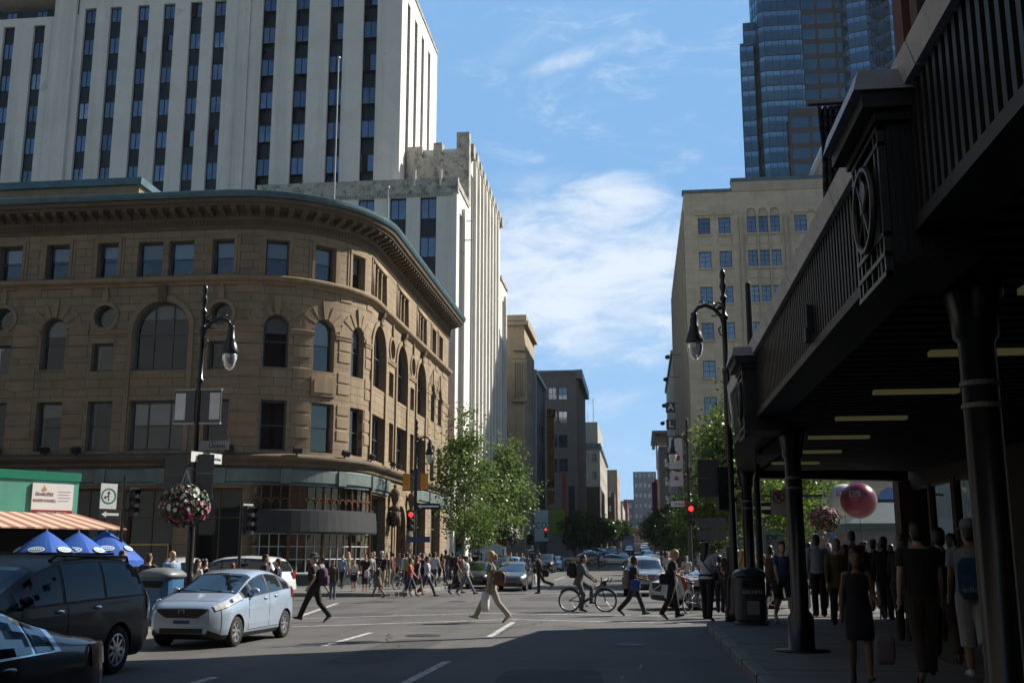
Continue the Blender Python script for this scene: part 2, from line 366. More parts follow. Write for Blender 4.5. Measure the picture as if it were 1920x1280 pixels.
def cloudbank(px, py, rx, ry, tilt=0.0, soft=.6):
    """soft elliptical region of sky round the compass direction of one cloud bank (radians)"""
    d = Vector(ray(px, py)).normalized(); r = d.cross(Vector((0, 0, 1))).normalized(); u = r.cross(d)
    r2 = r * math.cos(tilt) + u * math.sin(tilt); u2 = u * math.cos(tilt) - r * math.sin(tilt)
    a = mth('MULTIPLY', vm('DOT_PRODUCT', D, tuple(r2)).outputs['Value'], 1 / rx)
    b = mth('MULTIPLY', vm('DOT_PRODUCT', D, tuple(u2)).outputs['Value'], 1 / ry)
    q = mth('ADD', mth('MULTIPLY', a, a), mth('MULTIPLY', b, b))
    fr = mth('GREATER_THAN', vm('DOT_PRODUCT', D, tuple(d)).outputs['Value'], 0.3)
    return mth('MULTIPLY', mth('SUBTRACT', 1.0, q, clamp=True), fr)
def fbm(vec, scale, det=8, ro=.58, dist=.0):
    n = N.new('ShaderNodeTexNoise'); n.inputs['Scale'].default_value = scale; n.inputs['Detail'].default_value = det; n.inputs['Roughness'].default_value = ro; n.inputs['Distortion'].default_value = dist
    L.new(vec, n.inputs['Vector']); return n.outputs['Fac']
st1 = vm('MULTIPLY', D, (1, 1, 3.0)).outputs[0]
n1 = fbm(st1, 13.0, 12, .66, .5); n2 = fbm(vm('MULTIPLY', D, (1, 1, 3.5)).outputs[0], 5.0, 8, .65, .8)
big = mth('MAXIMUM', cloudbank(1085, 525, .17, .098, .04), cloudbank(1130, 400, .075, .045, .15))
big = mth('MAXIMUM', big, mth('MULTIPLY', cloudbank(960, 450, .13, .05, 0.05), .9))
c1 = N.new('ShaderNodeMapRange'); c1.interpolation_type = 'SMOOTHSTEP'; L.new(mth('ADD', big, mth('MULTIPLY', mth('SUBTRACT', n1, .5), 2.4)), c1.inputs[0]); c1.inputs[1].default_value = .0; c1.inputs[2].default_value = 1.2; c1.inputs[4].default_value = .86
wis = mth('MAXIMUM', mth('MULTIPLY', cloudbank(1095, 100, .075, .014, .32), .62), mth('MULTIPLY', cloudbank(940, 395, .11, .045, .2), .55))
wis = mth('MAXIMUM', wis, mth('MULTIPLY', cloudbank(1120, 650, .1, .022, -.15), .6))
wis = mth('MAXIMUM', wis, mth('MULTIPLY', cloudbank(1000, 60, .2, .03, .3), .32))
c2 = N.new('ShaderNodeMapRange'); c2.interpolation_type = 'SMOOTHSTEP'; L.new(mth('MULTIPLY', wis, mth('MULTIPLY_ADD', mth('SUBTRACT', n2, .5), 5.0, .6)), c2.inputs[0]); c2.inputs[1].default_value = .05; c2.inputs[2].default_value = .95; c2.inputs[4].default_value = .6
# scattered clouds elsewhere in the sky, so reflections have something to show
c3 = N.new('ShaderNodeMapRange'); c3.interpolation_type = 'SMOOTHSTEP'; L.new(fbm(vm('MULTIPLY', D, (1, 1, 2.5)).outputs[0], 2.3, 8, .6, .4), c3.inputs[0]); c3.inputs[1].default_value = .56; c3.inputs[2].default_value = .75; c3.inputs[4].default_value = .10
away = mth('LESS_THAN', vm('DOT_PRODUCT', D, tuple(Vector(ray(1000, 500)).normalized())).outputs['Value'], .80)
cl = mth('MAXIMUM', mth('MAXIMUM', c1.outputs[0], c2.outputs[0]), mth('MULTIPLY', c3.outputs[0], away))
up = N.new('ShaderNodeMapRange'); L.new(sx.outputs['Z'], up.inputs[0]); up.inputs[1].default_value = 0.0; up.inputs[2].default_value = .05
cl = mth('MULTIPLY', cl, up.outputs[0])
dv = Vector(ray(1150, 330)).normalized()
vl = N.new('ShaderNodeMapRange'); vl.interpolation_type = 'SMOOTHSTEP'; L.new(vm('DOT_PRODUCT', D, tuple(dv)).outputs['Value'], vl.inputs[0]); vl.inputs[1].default_value = .70; vl.inputs[2].default_value = .95; vl.inputs[4].default_value = .78
bgv = N.new('ShaderNodeBackground'); bgv.inputs[0].default_value = (.27, .54, .93, 1); bgv.inputs[1].default_value = .71       # brightening added to this side of the sky as a background colour
mv = N.new('ShaderNodeMixShader'); L.new(mth('MULTIPLY', vl.outputs[0], up.outputs[0]), mv.inputs[0]); L.new(bg.outputs[0], mv.inputs[1]); L.new(bgv.outputs[0], mv.inputs[2])
bg2 = N.new('ShaderNodeBackground'); bg2.inputs[0].default_value = (.84, .91, 1.0, 1); bg2.inputs[1].default_value = .72
mx = N.new('ShaderNodeMixShader'); L.new(cl, mx.inputs[0]); L.new(mv.outputs[0], mx.inputs[1]); L.new(bg2.outputs[0], mx.inputs[2]); L.new(mx.outputs[0], out.inputs[0])
sl = bpy.data.lights.new('sun', 'SUN'); sl.energy = 5.0; sl.angle = math.radians(.5); sl.color = (1.0, .93, .82)
so = bpy.data.objects.new('sun', sl); C.objects.link(so); so.location = (60, 60, 80)
sd = Vector((math.cos(SUN_AZ) * math.cos(SUN_EL), math.sin(SUN_AZ) * math.cos(SUN_EL), math.sin(SUN_EL)))
so.rotation_euler = sd.to_track_quat('Z', 'Y').to_euler()
cam = bpy.data.cameras.new('camera'); co = bpy.data.objects.new('camera', cam); C.objects.link(co)
co.location = (0, 0, H); co.rotation_euler = (PI / 2 + TH, 0, PSI)
cam.sensor_width = 36; cam.lens = 36 * F / 1920; cam.clip_end = 4000; cam.clip_start = .1
sc = bpy.context.scene; sc.camera = co
sc.view_settings.view_transform = 'Standard'; sc.view_settings.look = 'None'; sc.view_settings.exposure = 0.55; sc.view_settings.gamma = 1
sc.cycles.max_bounces = 6; sc.cycles.diffuse_bounces = 1; sc.cycles.glossy_bounces = 3; sc.cycles.transmission_bounces = 3; sc.cycles.transparent_max_bounces = 12
sc.cycles.use_denoising = True; sc.cycles.caustics_reflective = False; sc.cycles.caustics_refractive = False
sc.cycles.sample_clamp_indirect = 4.0
# ================================================================ wall with real openings
def facade(b, P, ops, u0, u1, v0, v1, depth=.4, m=0, umax=99, mr=None, arcr=None, floor=True):
    """wall sheet over (u,v) with openings and their reveals; P(u,v,d) gives the point, d inward"""
    mr = m if mr is None else mr
    U = {u0, u1}; V = {v0, v1}
    for o in ops: U |= {o[0], o[1]}; V |= {o[2], o[3]}
    if arcr:
        n = 20
        U |= {arcr[0] + (arcr[1] - arcr[0]) * i / n for i in range(n + 1)}
    U = sorted(x for x in U if u0 - 1e-6 <= x <= u1 + 1e-6); V = sorted(x for x in V if v0 - 1e-6 <= x <= v1 + 1e-6)
    def uniq(a):
        r = [a[0]]
        for x in a[1:]:
            if x - r[-1] > 1e-4: r.append(x)
        return r
    U, V = uniq(U), uniq(V)
    for i in range(len(U) - 1):
        cu = (U[i] + U[i + 1]) / 2
        col = [o for o in ops if o[0] < cu < o[1]]
        for j in range(len(V) - 1):
            cv = (V[j] + V[j + 1]) / 2
            if any(o[2] < cv < o[3] for o in col): continue
            a, c, e, f = U[i], U[i + 1], V[j], V[j + 1]
            b.poly([P(a, e, 0), P(c, e, 0), P(c, f, 0), P(a, f, 0)], m, [(a, e), (c, e), (c, f), (a, f)])
    def rev(p, q):
        b.poly([P(p[0], p[1], 0), P(q[0], q[1], 0), P(q[0], q[1], depth), P(p[0], p[1], depth)], mr, [(p[0], p[1]), (q[0], q[1]), (q[0] + .1, q[1] + .3), (p[0] + .1, p[1] + .3)])
    for o in ops:
        a, c, e, f = o[:4]; kind = o[4] if len(o) > 4 else ''
        w = c - a; mid = (a + c) / 2
        if kind == 'round':
            cy = (e + f) / 2; ry = (f - e) / 2; n = 24
            pts = [(mid + w / 2 * math.cos(2 * PI * k / n), cy + ry * math.sin(2 * PI * k / n)) for k in range(n)]
            cor = [(c, f), (a, f), (a, e), (c, e)]
            for k in range(n):
                p, q = pts[k], pts[(k + 1) % n]; r = cor[(k * 4) // n]
                b.poly([P(*p, 0), P(*r, 0), P(*q, 0)], m, [p, r, q]); rev(q, p)
            for k in range(4):
                p = pts[((k + 1) * n // 4) % n]; b.poly([P(*cor[k], 0), P(*cor[(k + 1) % 4], 0), P(*p, 0)], m, [cor[k], cor[(k + 1) % 4], p])
        elif kind == 'arch':
            vs = f - w / 2; n = 16
            pts = [(mid + w / 2 * math.cos(PI * k / n), vs + w / 2 * math.sin(PI * k / n)) for k in range(n + 1)]
            for k in range(n):
                p, q = pts[k], pts[k + 1]; r = (c, f) if k < n // 2 else (a, f)
                b.poly([P(*p, 0), P(*r, 0), P(*q, 0)], m, [p, r, q]); rev(q, p)
            b.poly([P(mid, f, 0), P(c, f, 0), P(a, f, 0)][:3], m, [(mid, f), (c, f), (a, f)])
            rev((a, e), (a, vs)); rev((c, vs), (c, e)); rev((c, e), (a, e))
        else:
            rev((a, e), (a, f)); rev((c, f), (c, e)); rev((a, f), (c, f)); rev((c, e), (a, e))
def sweep(b, P, prof, us, m=0):
    """run a moulding profile [(out, v)...] along the wall"""
    for i in range(len(us) - 1):
        for j in range(len(prof) - 1):
            (o0, v0), (o1, v1) = prof[j], prof[j + 1]
            b.poly([P(us[i], v0, -o0), P(us[i + 1], v0, -o0), P(us[i + 1], v1, -o1), P(us[i], v1, -o1)], m)
    for u in (us[0], us[-1]): b.poly([P(u, v, -o) for o, v in prof], m)
WCACHE = {}
def window_mesh(w, h, kind='', vb=(), hb=(.5,), fr=.08, mats=None, room=.9, blind=0.0, sash=0.0, back=True):
    """window facing -Y, origin at sill centre, outer face y=0: frame, bars, glass, blind and a dark room behind"""
    mats = mats or (M_FRAME, M_GL, M_DARK, M_BLIND)
    key = (round(w, 2), round(h, 2), kind, tuple(vb), tuple(hb), fr, tuple(x.name for x in mats), room, blind, sash, back)
    if key in WCACHE: return WCACHE[key]
    b = MB(); x = w / 2
    def outline(d):
        if kind == 'arch':
            vs = h - x; r = x - d
            return [(-r, d), (r, d)] + [(r * math.cos(PI * k / 12), vs + r * math.sin(PI * k / 12)) for k in range(13)]
        if kind == 'round':
            return [((x - d) * math.cos(2 * PI * k / 20), h / 2 + (h / 2 - d) * math.sin(2 * PI * k / 20)) for k in range(20)]
        return [(-x + d, d), (x - d, d), (x - d, h - d), (-x + d, h - d)]
    o, i = outline(0), outline(fr); n = len(o)
    for k in range(n):
        k2 = (k + 1) % n
        b.poly([(o[k][0], 0, o[k][1]), (o[k2][0], 0, o[k2][1]), (i[k2][0], 0, i[k2][1]), (i[k][0], 0, i[k][1])], 0)
        b.poly([(i[k][0], 0, i[k][1]), (i[k2][0], 0, i[k2][1]), (i[k2][0], .06, i[k2][1]), (i[k][0], .06, i[k][1])], 0)
    b.poly([(p[0], .045, p[1]) for p in i], 1)
    for f in hb: b.box(-x + fr, .005, fr + (h - 2 * fr) * f - .025, x - fr, .042, fr + (h - 2 * fr) * f + .025, 0)
    for f in vb:
        top = h - fr
        if kind == 'arch':
            dx = abs(f - .5) * 2 * x; top = h - x + math.sqrt(max(0, x * x - dx * dx)) - fr
        if kind == 'round': top = h - fr
        b.box(-x + w * f - .03, .003, fr, -x + w * f + .03, .043, top, 0)
    if blind: b.poly([(-x + fr, .12, h - blind * (h - fr)), (x - fr, .12, h - blind * (h - fr)), (x - fr, .12, h - fr), (-x + fr, .12, h - fr)], 3)
    if back:
        b.poly([(p[0] * 1.3, room, p[1]) for p in o], 2)
        b.poly([(-x, .07, 0), (x, .07, 0), (x * 1.3, room, 0), (-x * 1.3, room, 0)], 2)
    me = b.mesh('window', list(mats)); WCACHE[key] = me; return me
def put_window(parent, me, loc, rz, name='window'):
    p = tuple(parent['o']); return link(name, me, parent, (loc[0] - p[0], loc[1] - p[1], loc[2] - p[2]), (0, 0, rz))
RT = lambda a: math.radians(a)
# ================================================================ the tan corner building
TR = 6.0; TA = TR * PI / 2
def PT(u, v, d=0.0):
    if u <= 0: return (-20 + u, 49.2 + d, v)
    if u < TA:
        f = u / TR; return (-20 + (TR - d) * math.sin(f), 55.2 - (TR - d) * math.cos(f), v)
    return (-14 - d, 55.2 + u - TA, v)
def TROT(u): return 0.0 if u <= 0 else (u / TR if u < TA else PI / 2)
tan = thing('corner_building', 'tan sandstone corner building with a rounded corner and green copper cornice', 'building', (-20, 55.2, 0), world=True)
UE = 32.2; UL = -34.0
ops = []; wins = []
def op(a, c, e, f, kind='', **k): ops.append((a, c, e, f, kind)); wins.append((a, c, e, f, kind, k))
rt = random.Random(3)
# fourth floor
for a, c in ((-12.15, -10.9), (-9.6, -8.35), (-6.85, -5.75), (-.82, .3), (1.87, 3.0), (4.35, 5.55), (6.7, 7.8), (25.45, 26.9), (28.0, 29.5), (-15.2, -14), (-18.5, -17.3), (-21.5, -20.3)):
    op(a, c, 15.25, 17.05, blind=rt.choice([.5, .45, .4, .52]))
for a, c in ((-4.75, -3.42), (-3.1, -1.8)): op(a, c, 15.25, 17.05, blind=rt.choice([.5, .55]))
for a in (9.1, 14.95, 20.75):
    for k in range(3): op(a + .95 * k, a + .95 * k + .78, 15.25, 17.05)
# third floor
for a, c in ((-9.5, -8.2), (1.93, 3.15), (4.45, 5.65), (6.85, 8.0), (25.6, 26.95), (28.2, 29.6), (-15.2, -13.9), (-21.5, -20.2)): op(a, c, 10.6, 13.25, 'arch', blind=rt.choice([.4, .35, .0, .5]))
for a in (-12.2, -6.8, -.78, 13.15, 18.95, -18.5): op(a, a + 1.12, 12.62, 13.88, 'round', hb=(), blind=0); op(a, a + 1.12, 10.5, 11.9, hb=())
for a in (-4.68, 9.15, 14.92, 20.65): op(a, a + 2.88, 10.5, 13.95, 'arch', vb=(.33, .67), hb=(.52,), blind=.25)
# second floor
for a, c in ((-12.2, -11), (-9.45, -8.1), (-6.78, -5.5), (-.8, .42), (1.95, 3.2), (4.45, 5.75), (6.88, 8.1), (25.6, 26.95), (28.2, 29.6), (-15.2, -13.9), (-18.5, -17.3), (-21.5, -20.2)): op(a, c, 6.55, 9.0, blind=rt.choice([0, .2, .3, 0]))
for a in (-4.62, 9.3, 15.0, 20.75): op(a, a + 2.85, 6.55, 9.0, vb=(.3, .7), hb=(.5,), blind=.5 if a < 0 else .1)
for a in (13.4, 19.1): op(a, a + 1.05, 6.75, 9.0)
# ground floor shop openings
GF = [(-12.1, -8.9), (-7.6, -5.4), (-4.5, -2.0), (-1.1, 1.3), (9.35, 13.0), (20.5, 24.3), (26.2, 29.6), (-16.5, -13.3), (-21, -17.6)]
for a, c in GF: ops.append((a, c, .55, 4.75, ''))
ops.append((15.1, 17.5, .16, 4.4, 'arch'))
wl = MB()
facade(wl, PT, ops, UL, UE, 0, 18.6, .55, 0, arcr=(0, TA))
wl.poly([PT(UE, 0), (-40, PT(UE, 0)[1], 0), (-40, PT(UE, 0)[1], 18.6), PT(UE, 18.6)], 0, [(0, 0), (25, 0), (25, 18.6), (0, 18.6)])
wl.poly([PT(UL, 0), (PT(UL, 0)[0], 79, 0), (PT(UL, 0)[0], 79, 18.6), PT(UL, 18.6)], 0, [(0, 0), (25, 0), (25, 18.6), (0, 18.6)])
# the string of rusticated joints: long grooves cut proud on the round corner, as thin stone fillets
for vv in (7.2, 7.85, 8.5, 9.55, 10.15, 11.2, 11.8, 12.4, 14.35):
    for a, c in ((.5, 1.75), (3.4, 4.3), (5.95, 6.75), (8.2, 8.95), (-11, -9.7), (-8, -7), (24.6, 25.4), (27.1, 28.0), (29.8, 31.6)):
        us = [a + (c - a) * i / 3 for i in range(4)]
        sweep(wl, PT, [(0.001, vv), (.035, vv + .02), (.035, vv + .5), (.001, vv + .53)], us, 1)
wl.build('wall', [M_TAN, M_TANP], tan)
for (a, c, e, f, kind, k) in wins:
    um = (a + c) / 2
    me = window_mesh(c - a - .01, f - e - .01, kind, k.get('vb', ()), k.get('hb', (.5,)), .09 if c - a < 1.6 else .12, blind=k.get('blind', .0))
    o = put_window(tan, me, PT(um, e + .005, .32), TROT(um))
us_all = [UL, -12, 0] + [TA * i / 24 for i in range(1, 25)] + [UE]
# stone surrounds: architraves of the fourth-floor windows, arch rings, keystones, sills
tr = MB()
def pbox(b, u0, u1, v0, v1, out, m=0, inn=0.0, n=1):
    for i in range(n):
        a = u0 + (u1 - u0) * i / n; c = u0 + (u1 - u0) * (i + 1) / n
        b.hexa([PT(a, v0, -out), PT(c, v0, -out), PT(c, v0, -inn), PT(a, v0, -inn), PT(a, v1, -out), PT(c, v1, -out), PT(c, v1, -inn), PT(a, v1, -inn)], m)
def archit(u0, u1, v0, v1, w=.16, out=.07):
    pbox(tr, u0 - w, u0 - .003, v0, v1, out); pbox(tr, u1 + .003, u1 + w, v0, v1, out); pbox(tr, u0 - w, u1 + w, v1 + .003, v1 + w * 1.2, out + .02, n=3)
    pbox(tr, u0 - w * 1.9, u0 - w - .004, v0, v1 + w, out * .5); pbox(tr, u1 + w + .004, u1 + w * 1.9, v0, v1 + w, out * .5); pbox(tr, u0 - w * 1.9, u1 + w * 1.9, v1 + w * 1.2 + .003, v1 + w * 2.1, out * .55, n=3)
for (a, c, e, f, kind, k) in wins:
    if e > 15 and c - a > 1.05 and not (-4.8 < a < -1.7): archit(a, c, e, f)
    if kind == 'round':
        mid, cy, r = (a + c) / 2, (e + f) / 2, (c - a) / 2
        for q in range(20):
            t0, t1 = 2 * PI * q / 20, 2 * PI * (q + 1) / 20
            def rp(r_, t, o): return PT(mid + r_ * math.cos(t), cy + r_ * math.sin(t), -o)
            tr.hexa([rp(r + .02, t0, .07), rp(r + .2, t0, .07), rp(r + .2, t1, .07), rp(r + .02, t1, .07), rp(r + .02, t0, 0), rp(r + .2, t0, 0), rp(r + .2, t1, 0), rp(r + .02, t1, 0)])
        pbox(tr, mid - .14, mid + .14, cy + r + .2, cy + r + .75, .12); pbox(tr, mid - .07, mid + .07, cy + r + .75, cy + r + 1.0, .09)
    if kind == 'arch':
        w = c - a; mid = (a + c) / 2; vs = f - w / 2; r = w / 2; big = w > 2
        n = 16
        for q in range(n):
            t0, t1 = PI * q / n, PI * (q + 1) / n
            wd = .28 if big else .0
            if big:
                def rp(r_, t, o): return PT(mid + r_ * math.cos(t), vs + r_ * math.sin(t), -o)
                tr.hexa([rp(r + .01, t0, .09), rp(r + wd, t0, .09), rp(r + wd, t1, .09), rp(r + .01, t1, .09), rp(r + .01, t0, 0), rp(r + wd, t0, 0), rp(r + wd, t1, 0), rp(r + .01, t1, 0)])
        if not big:    # voussoirs fanning out
            for q in range(7):
                t = PI * (q + .5) / 7; t0, t1 = t - .15, t + .15; r2 = r + (.95 if q == 3 else .72 + .1 * abs(math.cos(t)))
                def rp(r_, tt, o): return PT(mid + r_ * math.cos(tt), vs + r_ * math.sin(tt), -o)
                oo = .09 if q == 3 else .04
                tr.hexa([rp(r + .01, t0, oo), rp(r2, t0 + .02, oo), rp(r2, t1 - .02, oo), rp(r + .01, t1, oo), rp(r + .01, t0, 0), rp(r2, t0 + .02, 0), rp(r2, t1 - .02, 0), rp(r + .01, t1, 0)])
        else:
            # colossal jambs framing the bay from the second floor up, and the parapet between floors
            for s in (a - .26, c + .02): pbox(tr, s, s + .24, 6.5, vs, .1)
            pbox(tr, a, c, 9.25, 10.3, -.12, inn=-.3); pbox(tr, a + .3, c - .3, 9.42, 10.12, -.06, inn=-.119); pbox(tr, a - .02, c + .02, 10.3, 10.46, .02, inn=-.5)
for a in (-4.62, 9.3, 15.0, 20.75): pass
# impost moulding at the springing of the arches
for a, c in ((-30, -9.55), (-8.15, -7.0), (-6.9, -4.95), (-1.5, .0), (0, 1.9), (3.2, 4.42), (5.68, 6.82), (8.05, 8.85), (12.3, 14.6), (18.1, 20.35), (23.85, 25.55), (27, 28.15), (29.65, UE)):
    n = 5; sweep(tr, PT, [(0, 12.3), (.07, 12.34), (.09, 12.45), (.12, 12.5), (.12, 12.56), (0, 12.6)], [a + (c - a) * i / n for i in range(n + 1)])
tr.build('stone_trim', M_TANP, tan)
# little columns between the grouped fourth-floor lights
for a in (9.1, 14.95, 20.75):
    b = MB()
    for k in (1, 2):
        p = PT(a + .95 * k - .085, 15.25, .06); b.lathe([(.09, 0), (.09, .1), (.06, .14), (.055, 1.5), (.07, 1.56), (.1, 1.66), (.1, 1.8)], p, 10)
    pbox(b, a - .2, a - .02, 15.25, 17.1, .08); pbox(b, a + 2.7, a + 2.88, 15.25, 17.1, .08); pbox(b, a - .2, a + 2.88, 17.1, 17.3, .1); pbox(b, a - .34, a - .2, 15.25, 17.45, .04); pbox(b, a + 2.88, a + 3.02, 15.25, 17.45, .04); pbox(b, a - .34, a + 3.02, 17.303, 17.45, .05)
    b.build('column_group', M_TANP, tan, True)
b = MB(); sweep(b, PT, [(0, 14.72), (.06, 14.74), (.12, 14.84), (.3, 14.92), (.34, 15.0), (.34, 15.1), (.28, 15.16), (0, 15.22)], us_all); b.build('string_course', M_TANP, tan)
# scrolled consoles under the string course over each great arch
for u in (-3.22, 10.59, 16.36, 22.09):
    b = MB()
    prof = [(.0, 13.85), (.12, 13.9), (.2, 14.05), (.16, 14.2), (.2, 14.35), (.3, 14.5), (.36, 14.71), (0, 14.71)]
    for s, wd in ((0, .2),):
        b.rings([[PT(u - wd, v, -o) for o, v in prof], [PT(u + wd, v, -o) for o, v in prof]])
    b.build('console_bracket', M_TANS, tan)
# cornice with modillions, dentils and copper gutter
b = MB(); sweep(b, PT, [(0, 17.55), (.05, 17.57), (.08, 17.7), (.16, 17.76), (.16, 17.98), (.2, 18.0), (.24, 18.1), (.24, 18.42), (.3, 18.45), (.98, 18.5), (.98, 18.62), (1.1, 18.66), (1.16, 18.8), (1.16, 18.84), (-.4, 18.84)], us_all)
u = UL
while u < UE - .05:
    pbox(b, u, u + .11, 17.78, 17.96, .21, inn=.155); u += .2
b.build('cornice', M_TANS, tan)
b = MB(); u = UL + .2; far_m = True
while u < UE - .3:
    if u > -13.2:
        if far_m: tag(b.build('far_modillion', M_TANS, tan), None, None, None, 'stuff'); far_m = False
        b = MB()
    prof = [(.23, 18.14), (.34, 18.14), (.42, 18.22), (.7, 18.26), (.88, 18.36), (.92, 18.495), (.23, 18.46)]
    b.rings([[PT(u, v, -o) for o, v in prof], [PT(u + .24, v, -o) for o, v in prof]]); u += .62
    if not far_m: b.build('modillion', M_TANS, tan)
b = MB(); sweep(b, PT, [(1.0, 18.845), (1.24, 18.87), (1.3, 19.0), (1.32, 19.16), (1.26, 19.2), (.2, 19.3), (-.6, 19.5), (-3, 19.5)], us_all); b.build('roof_edge', M_COP, tan)
PZ = 21.5
b = MB(); b.box(-60, 53, 19.0, -26.85, 70, PZ); 
b.build('penthouse', M_TANP, tan)
b = MB(); b.box(-60, 52.8, PZ + .003, -26.65, 70.2, PZ + .4); b.build('penthouse_coping', M_COP, tan)
b = MB(); b.poly([PT(u, 19.45, .5) for u in us_all] + [(-40, 87, 19.45), (-54, 87, 19.45)]); b.build('roof', M_COPD, tan)
# base cornice and copper fascia of the ground floor
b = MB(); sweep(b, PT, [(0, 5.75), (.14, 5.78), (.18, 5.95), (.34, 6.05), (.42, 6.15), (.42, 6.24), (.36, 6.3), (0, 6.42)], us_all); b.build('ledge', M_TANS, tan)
b = MB()
sweep(b, PT, [(0, 4.85), (.1, 4.86), (.1, 5.0), (.2, 5.05), (.2, 5.62), (.1, 5.7), (0, 5.72)], [UL, -12, 0] + [TA * i / 24 for i in range(1, 25)] + [13.3])
sweep(b, PT, [(0, 4.85), (.1, 4.86), (.1, 5.0), (.2, 5.05), (.2, 5.62), (.1, 5.7), (0, 5.72)], [19.9, 31])
for a in range(-33, 13, 3): pbox(b, a, a + .5, 4.95, 5.66, .27)
for a in (20.2, 24.6, 30.2): pbox(b, a, a + .6, 4.95, 5.66, .27)
b.build('shop_fascia', M_COPD, tan)
# corner bow window with copper frame and black marquee
def bow_ring(r, v): return [(-20 + r * math.sin(f), 55.2 - r * math.cos(f), v) for f in [(1.75 + (8.5 - 1.75) * i / 16) / TR for i in range(17)]]
bow = MB()
def bowstrip(r0, v0, r1, v1, m=0):
    a, c = bow_ring(r0, v0), bow_ring(r1, v1)
    for i in range(16): bow.poly([a[i], a[i + 1], c[i + 1], c[i]], m)
bowstrip(6.32, .15, 6.32, .75, 0); bowstrip(6.42, .75, 6.32, .8, 1); bowstrip(6.42, .68, 6.42, .75, 1); bowstrip(6.3, .8, 6.3, 2.62, 2); bowstrip(6.3, 3.75, 6.3, 4.85, 2)
bowstrip(5.6, .2, 5.6, 4.8, 3)
a, c = bow_ring(5.4, 4.86), bow_ring(6.5, 4.84)
for i in range(16): bow.poly([a[i], a[i + 1], c[i + 1], c[i]], 0)
for i in range(17):
    f = (1.75 + (8.5 - 1.75) * i / 16) / TR; big = i % 4 == 0
    r = 6.33; w = .075 if big else .03
    p = (-20 + r * math.sin(f), 55.2 - r * math.cos(f))
    for (v0, v1) in ((.8, 2.62), (3.75, 4.85)):
        bow.tube([(p[0], p[1], v0), (p[0], p[1], v1)], w, 6, 4 if (big or v0 > 3) else 1)
    if v1 and i < 16:
        f2 = (1.75 + (8.5 - 1.75) * (i + 1) / 16) / TR; fm = (f + f2) / 2   # little arches across the transom lights
        pts = []
        for k in range(7):
            t = PI * k / 6; ff = fm - math.cos(t) * (f2 - f) * .42
            pts.append((-20 + 6.36 * math.sin(ff), 55.2 - 6.36 * math.cos(ff), 4.05 + .22 * math.sin(t)))
        bow.tube(pts, .035, 5, 4)
for vv in (1.4, 2.0, 2.6): 
    bow.tube(bow_ring(6.32, vv), .028, 5, 1)
bow.build('bow_window', [mat('dark_green_panel', (.03, .05, .05), .5), M_FRAMEW, M_GLS, M_DARK, M_BROWN], tan)
mq = MB()
for r0, v0, r1, v1 in ((6.35, 2.62, 6.72, 2.62), (6.72, 2.62, 6.75, 2.7), (6.75, 2.7, 6.68, 3.68), (6.68, 3.68, 6.3, 3.76)):
    a, c = bow_ring(r0, v0), bow_ring(r1, v1)
    for i in range(16): mq.poly([a[i], a[i + 1], c[i + 1], c[i]])
mq.build('marquee', mat('black_marquee_cloth', (.022, .026, .03), .6, var=.2), tan, True)
sp = MB()
for k in range(14):
    f = (2.4 + rt.random() * 5.6) / TR; sp.ball((-20 + 5.75 * math.sin(f), 55.2 - 5.75 * math.cos(f), 2.2 + .35 * rt.random()), .03, n=6, k=4)
sp.build('ceiling_lamp', mat('warm_lamp', (.9, .7, .4), emit=((1, .75, .45), 6)), tan)
# shop windows, doors
for gi, (a, c) in enumerate(GF):
    um = (a + c) / 2; left = um < 3
    me = window_mesh(c - a - .02, 4.18, '', (.33, .67) if c - a > 2.6 else (.5,), (.68,), .12, (M_BROWN if left else M_COPD, M_GLS, M_DARK, M_BLIND), room=1.6, blind=0)
    put_window(tan, me, PT(um, .56, .4), TROT(um), 'shop_window')
for a, c in ((-7.3, -5.7), (-4.3, -2.3)):
    b = MB(); y = 49.2 + .36
    for (x0, x1, z0, z1) in ((a, c, 2.05, 2.13), (a, a + .08, .6, 2.05), (c - .08, c, .6, 2.05)): b.box(-20 + x0, y - .03, z0, -20 + x1, y, z1)
    b.build('display_frame', mat('brass_frame', (.5, .36, .12), .35, metal=.8), tan)
dm = window_mesh(2.38, 4.22, 'arch', (.5,), (.55,), .16, (M_BROWN, M_GLS, M_DARK, M_BLIND), room=1.2)
put_window(tan, dm, PT(16.3, .17, .45), PI / 2, 'door')
b = MB()
for r_, o_, w_ in ((1.22, .16, .3), (1.56, .1, .25)):
    n = 16
    for q in range(n):
        t0, t1 = PI * q / n, PI * (q + 1) / n
        def rp(r, t, o): return PT(16.3 + r * math.cos(t), 3.2 + r * math.sin(t), -o)
        b.hexa([rp(r_, t0, o_), rp(r_ + w_, t0, o_), rp(r_ + w_, t1, o_), rp(r_, t1, o_), rp(r_, t0, 0), rp(r_ + w_, t0, 0), rp(r_ + w_, t1, 0), rp(r_, t1, 0)])
    for s in (-1, 1): pbox(b, 16.3 + s * (r_ + w_ / 2) - w_ / 2, 16.3 + s * (r_ + w_ / 2) + w_ / 2, .15, 3.2, o_)
b.build('door_surround', M_TANP, tan)
for u in (14.0, 18.6):
    b = MB(); p = PT(u, 4.0, -.3); b.lathe([(.05, 0), (.3, .05), (.3, .25), (.12, .35), (.22, .7), (.3, 1.0), (.2, 1.25), (.08, 1.3), (.12, 1.45), (.02, 1.55)], p, 12); b.box(p[0] - .25, p[1] - .25, 3.2, p[0] + .3, p[1] + .25, 4.0)
    b.build('urn', M_TANS, tan, True)
for u in (13.6,):
    b = MB(); p = PT(u, 3.1, -.3); b.lathe([(.02, 0), (.12, .1), (.2, .8), (.02, .95)], p, 8); b.box(p[0] - .3, p[1] - .03, 3.5, p[0], p[1] + .03, 3.56); b.build('wall_lantern', M_BLK, tan)
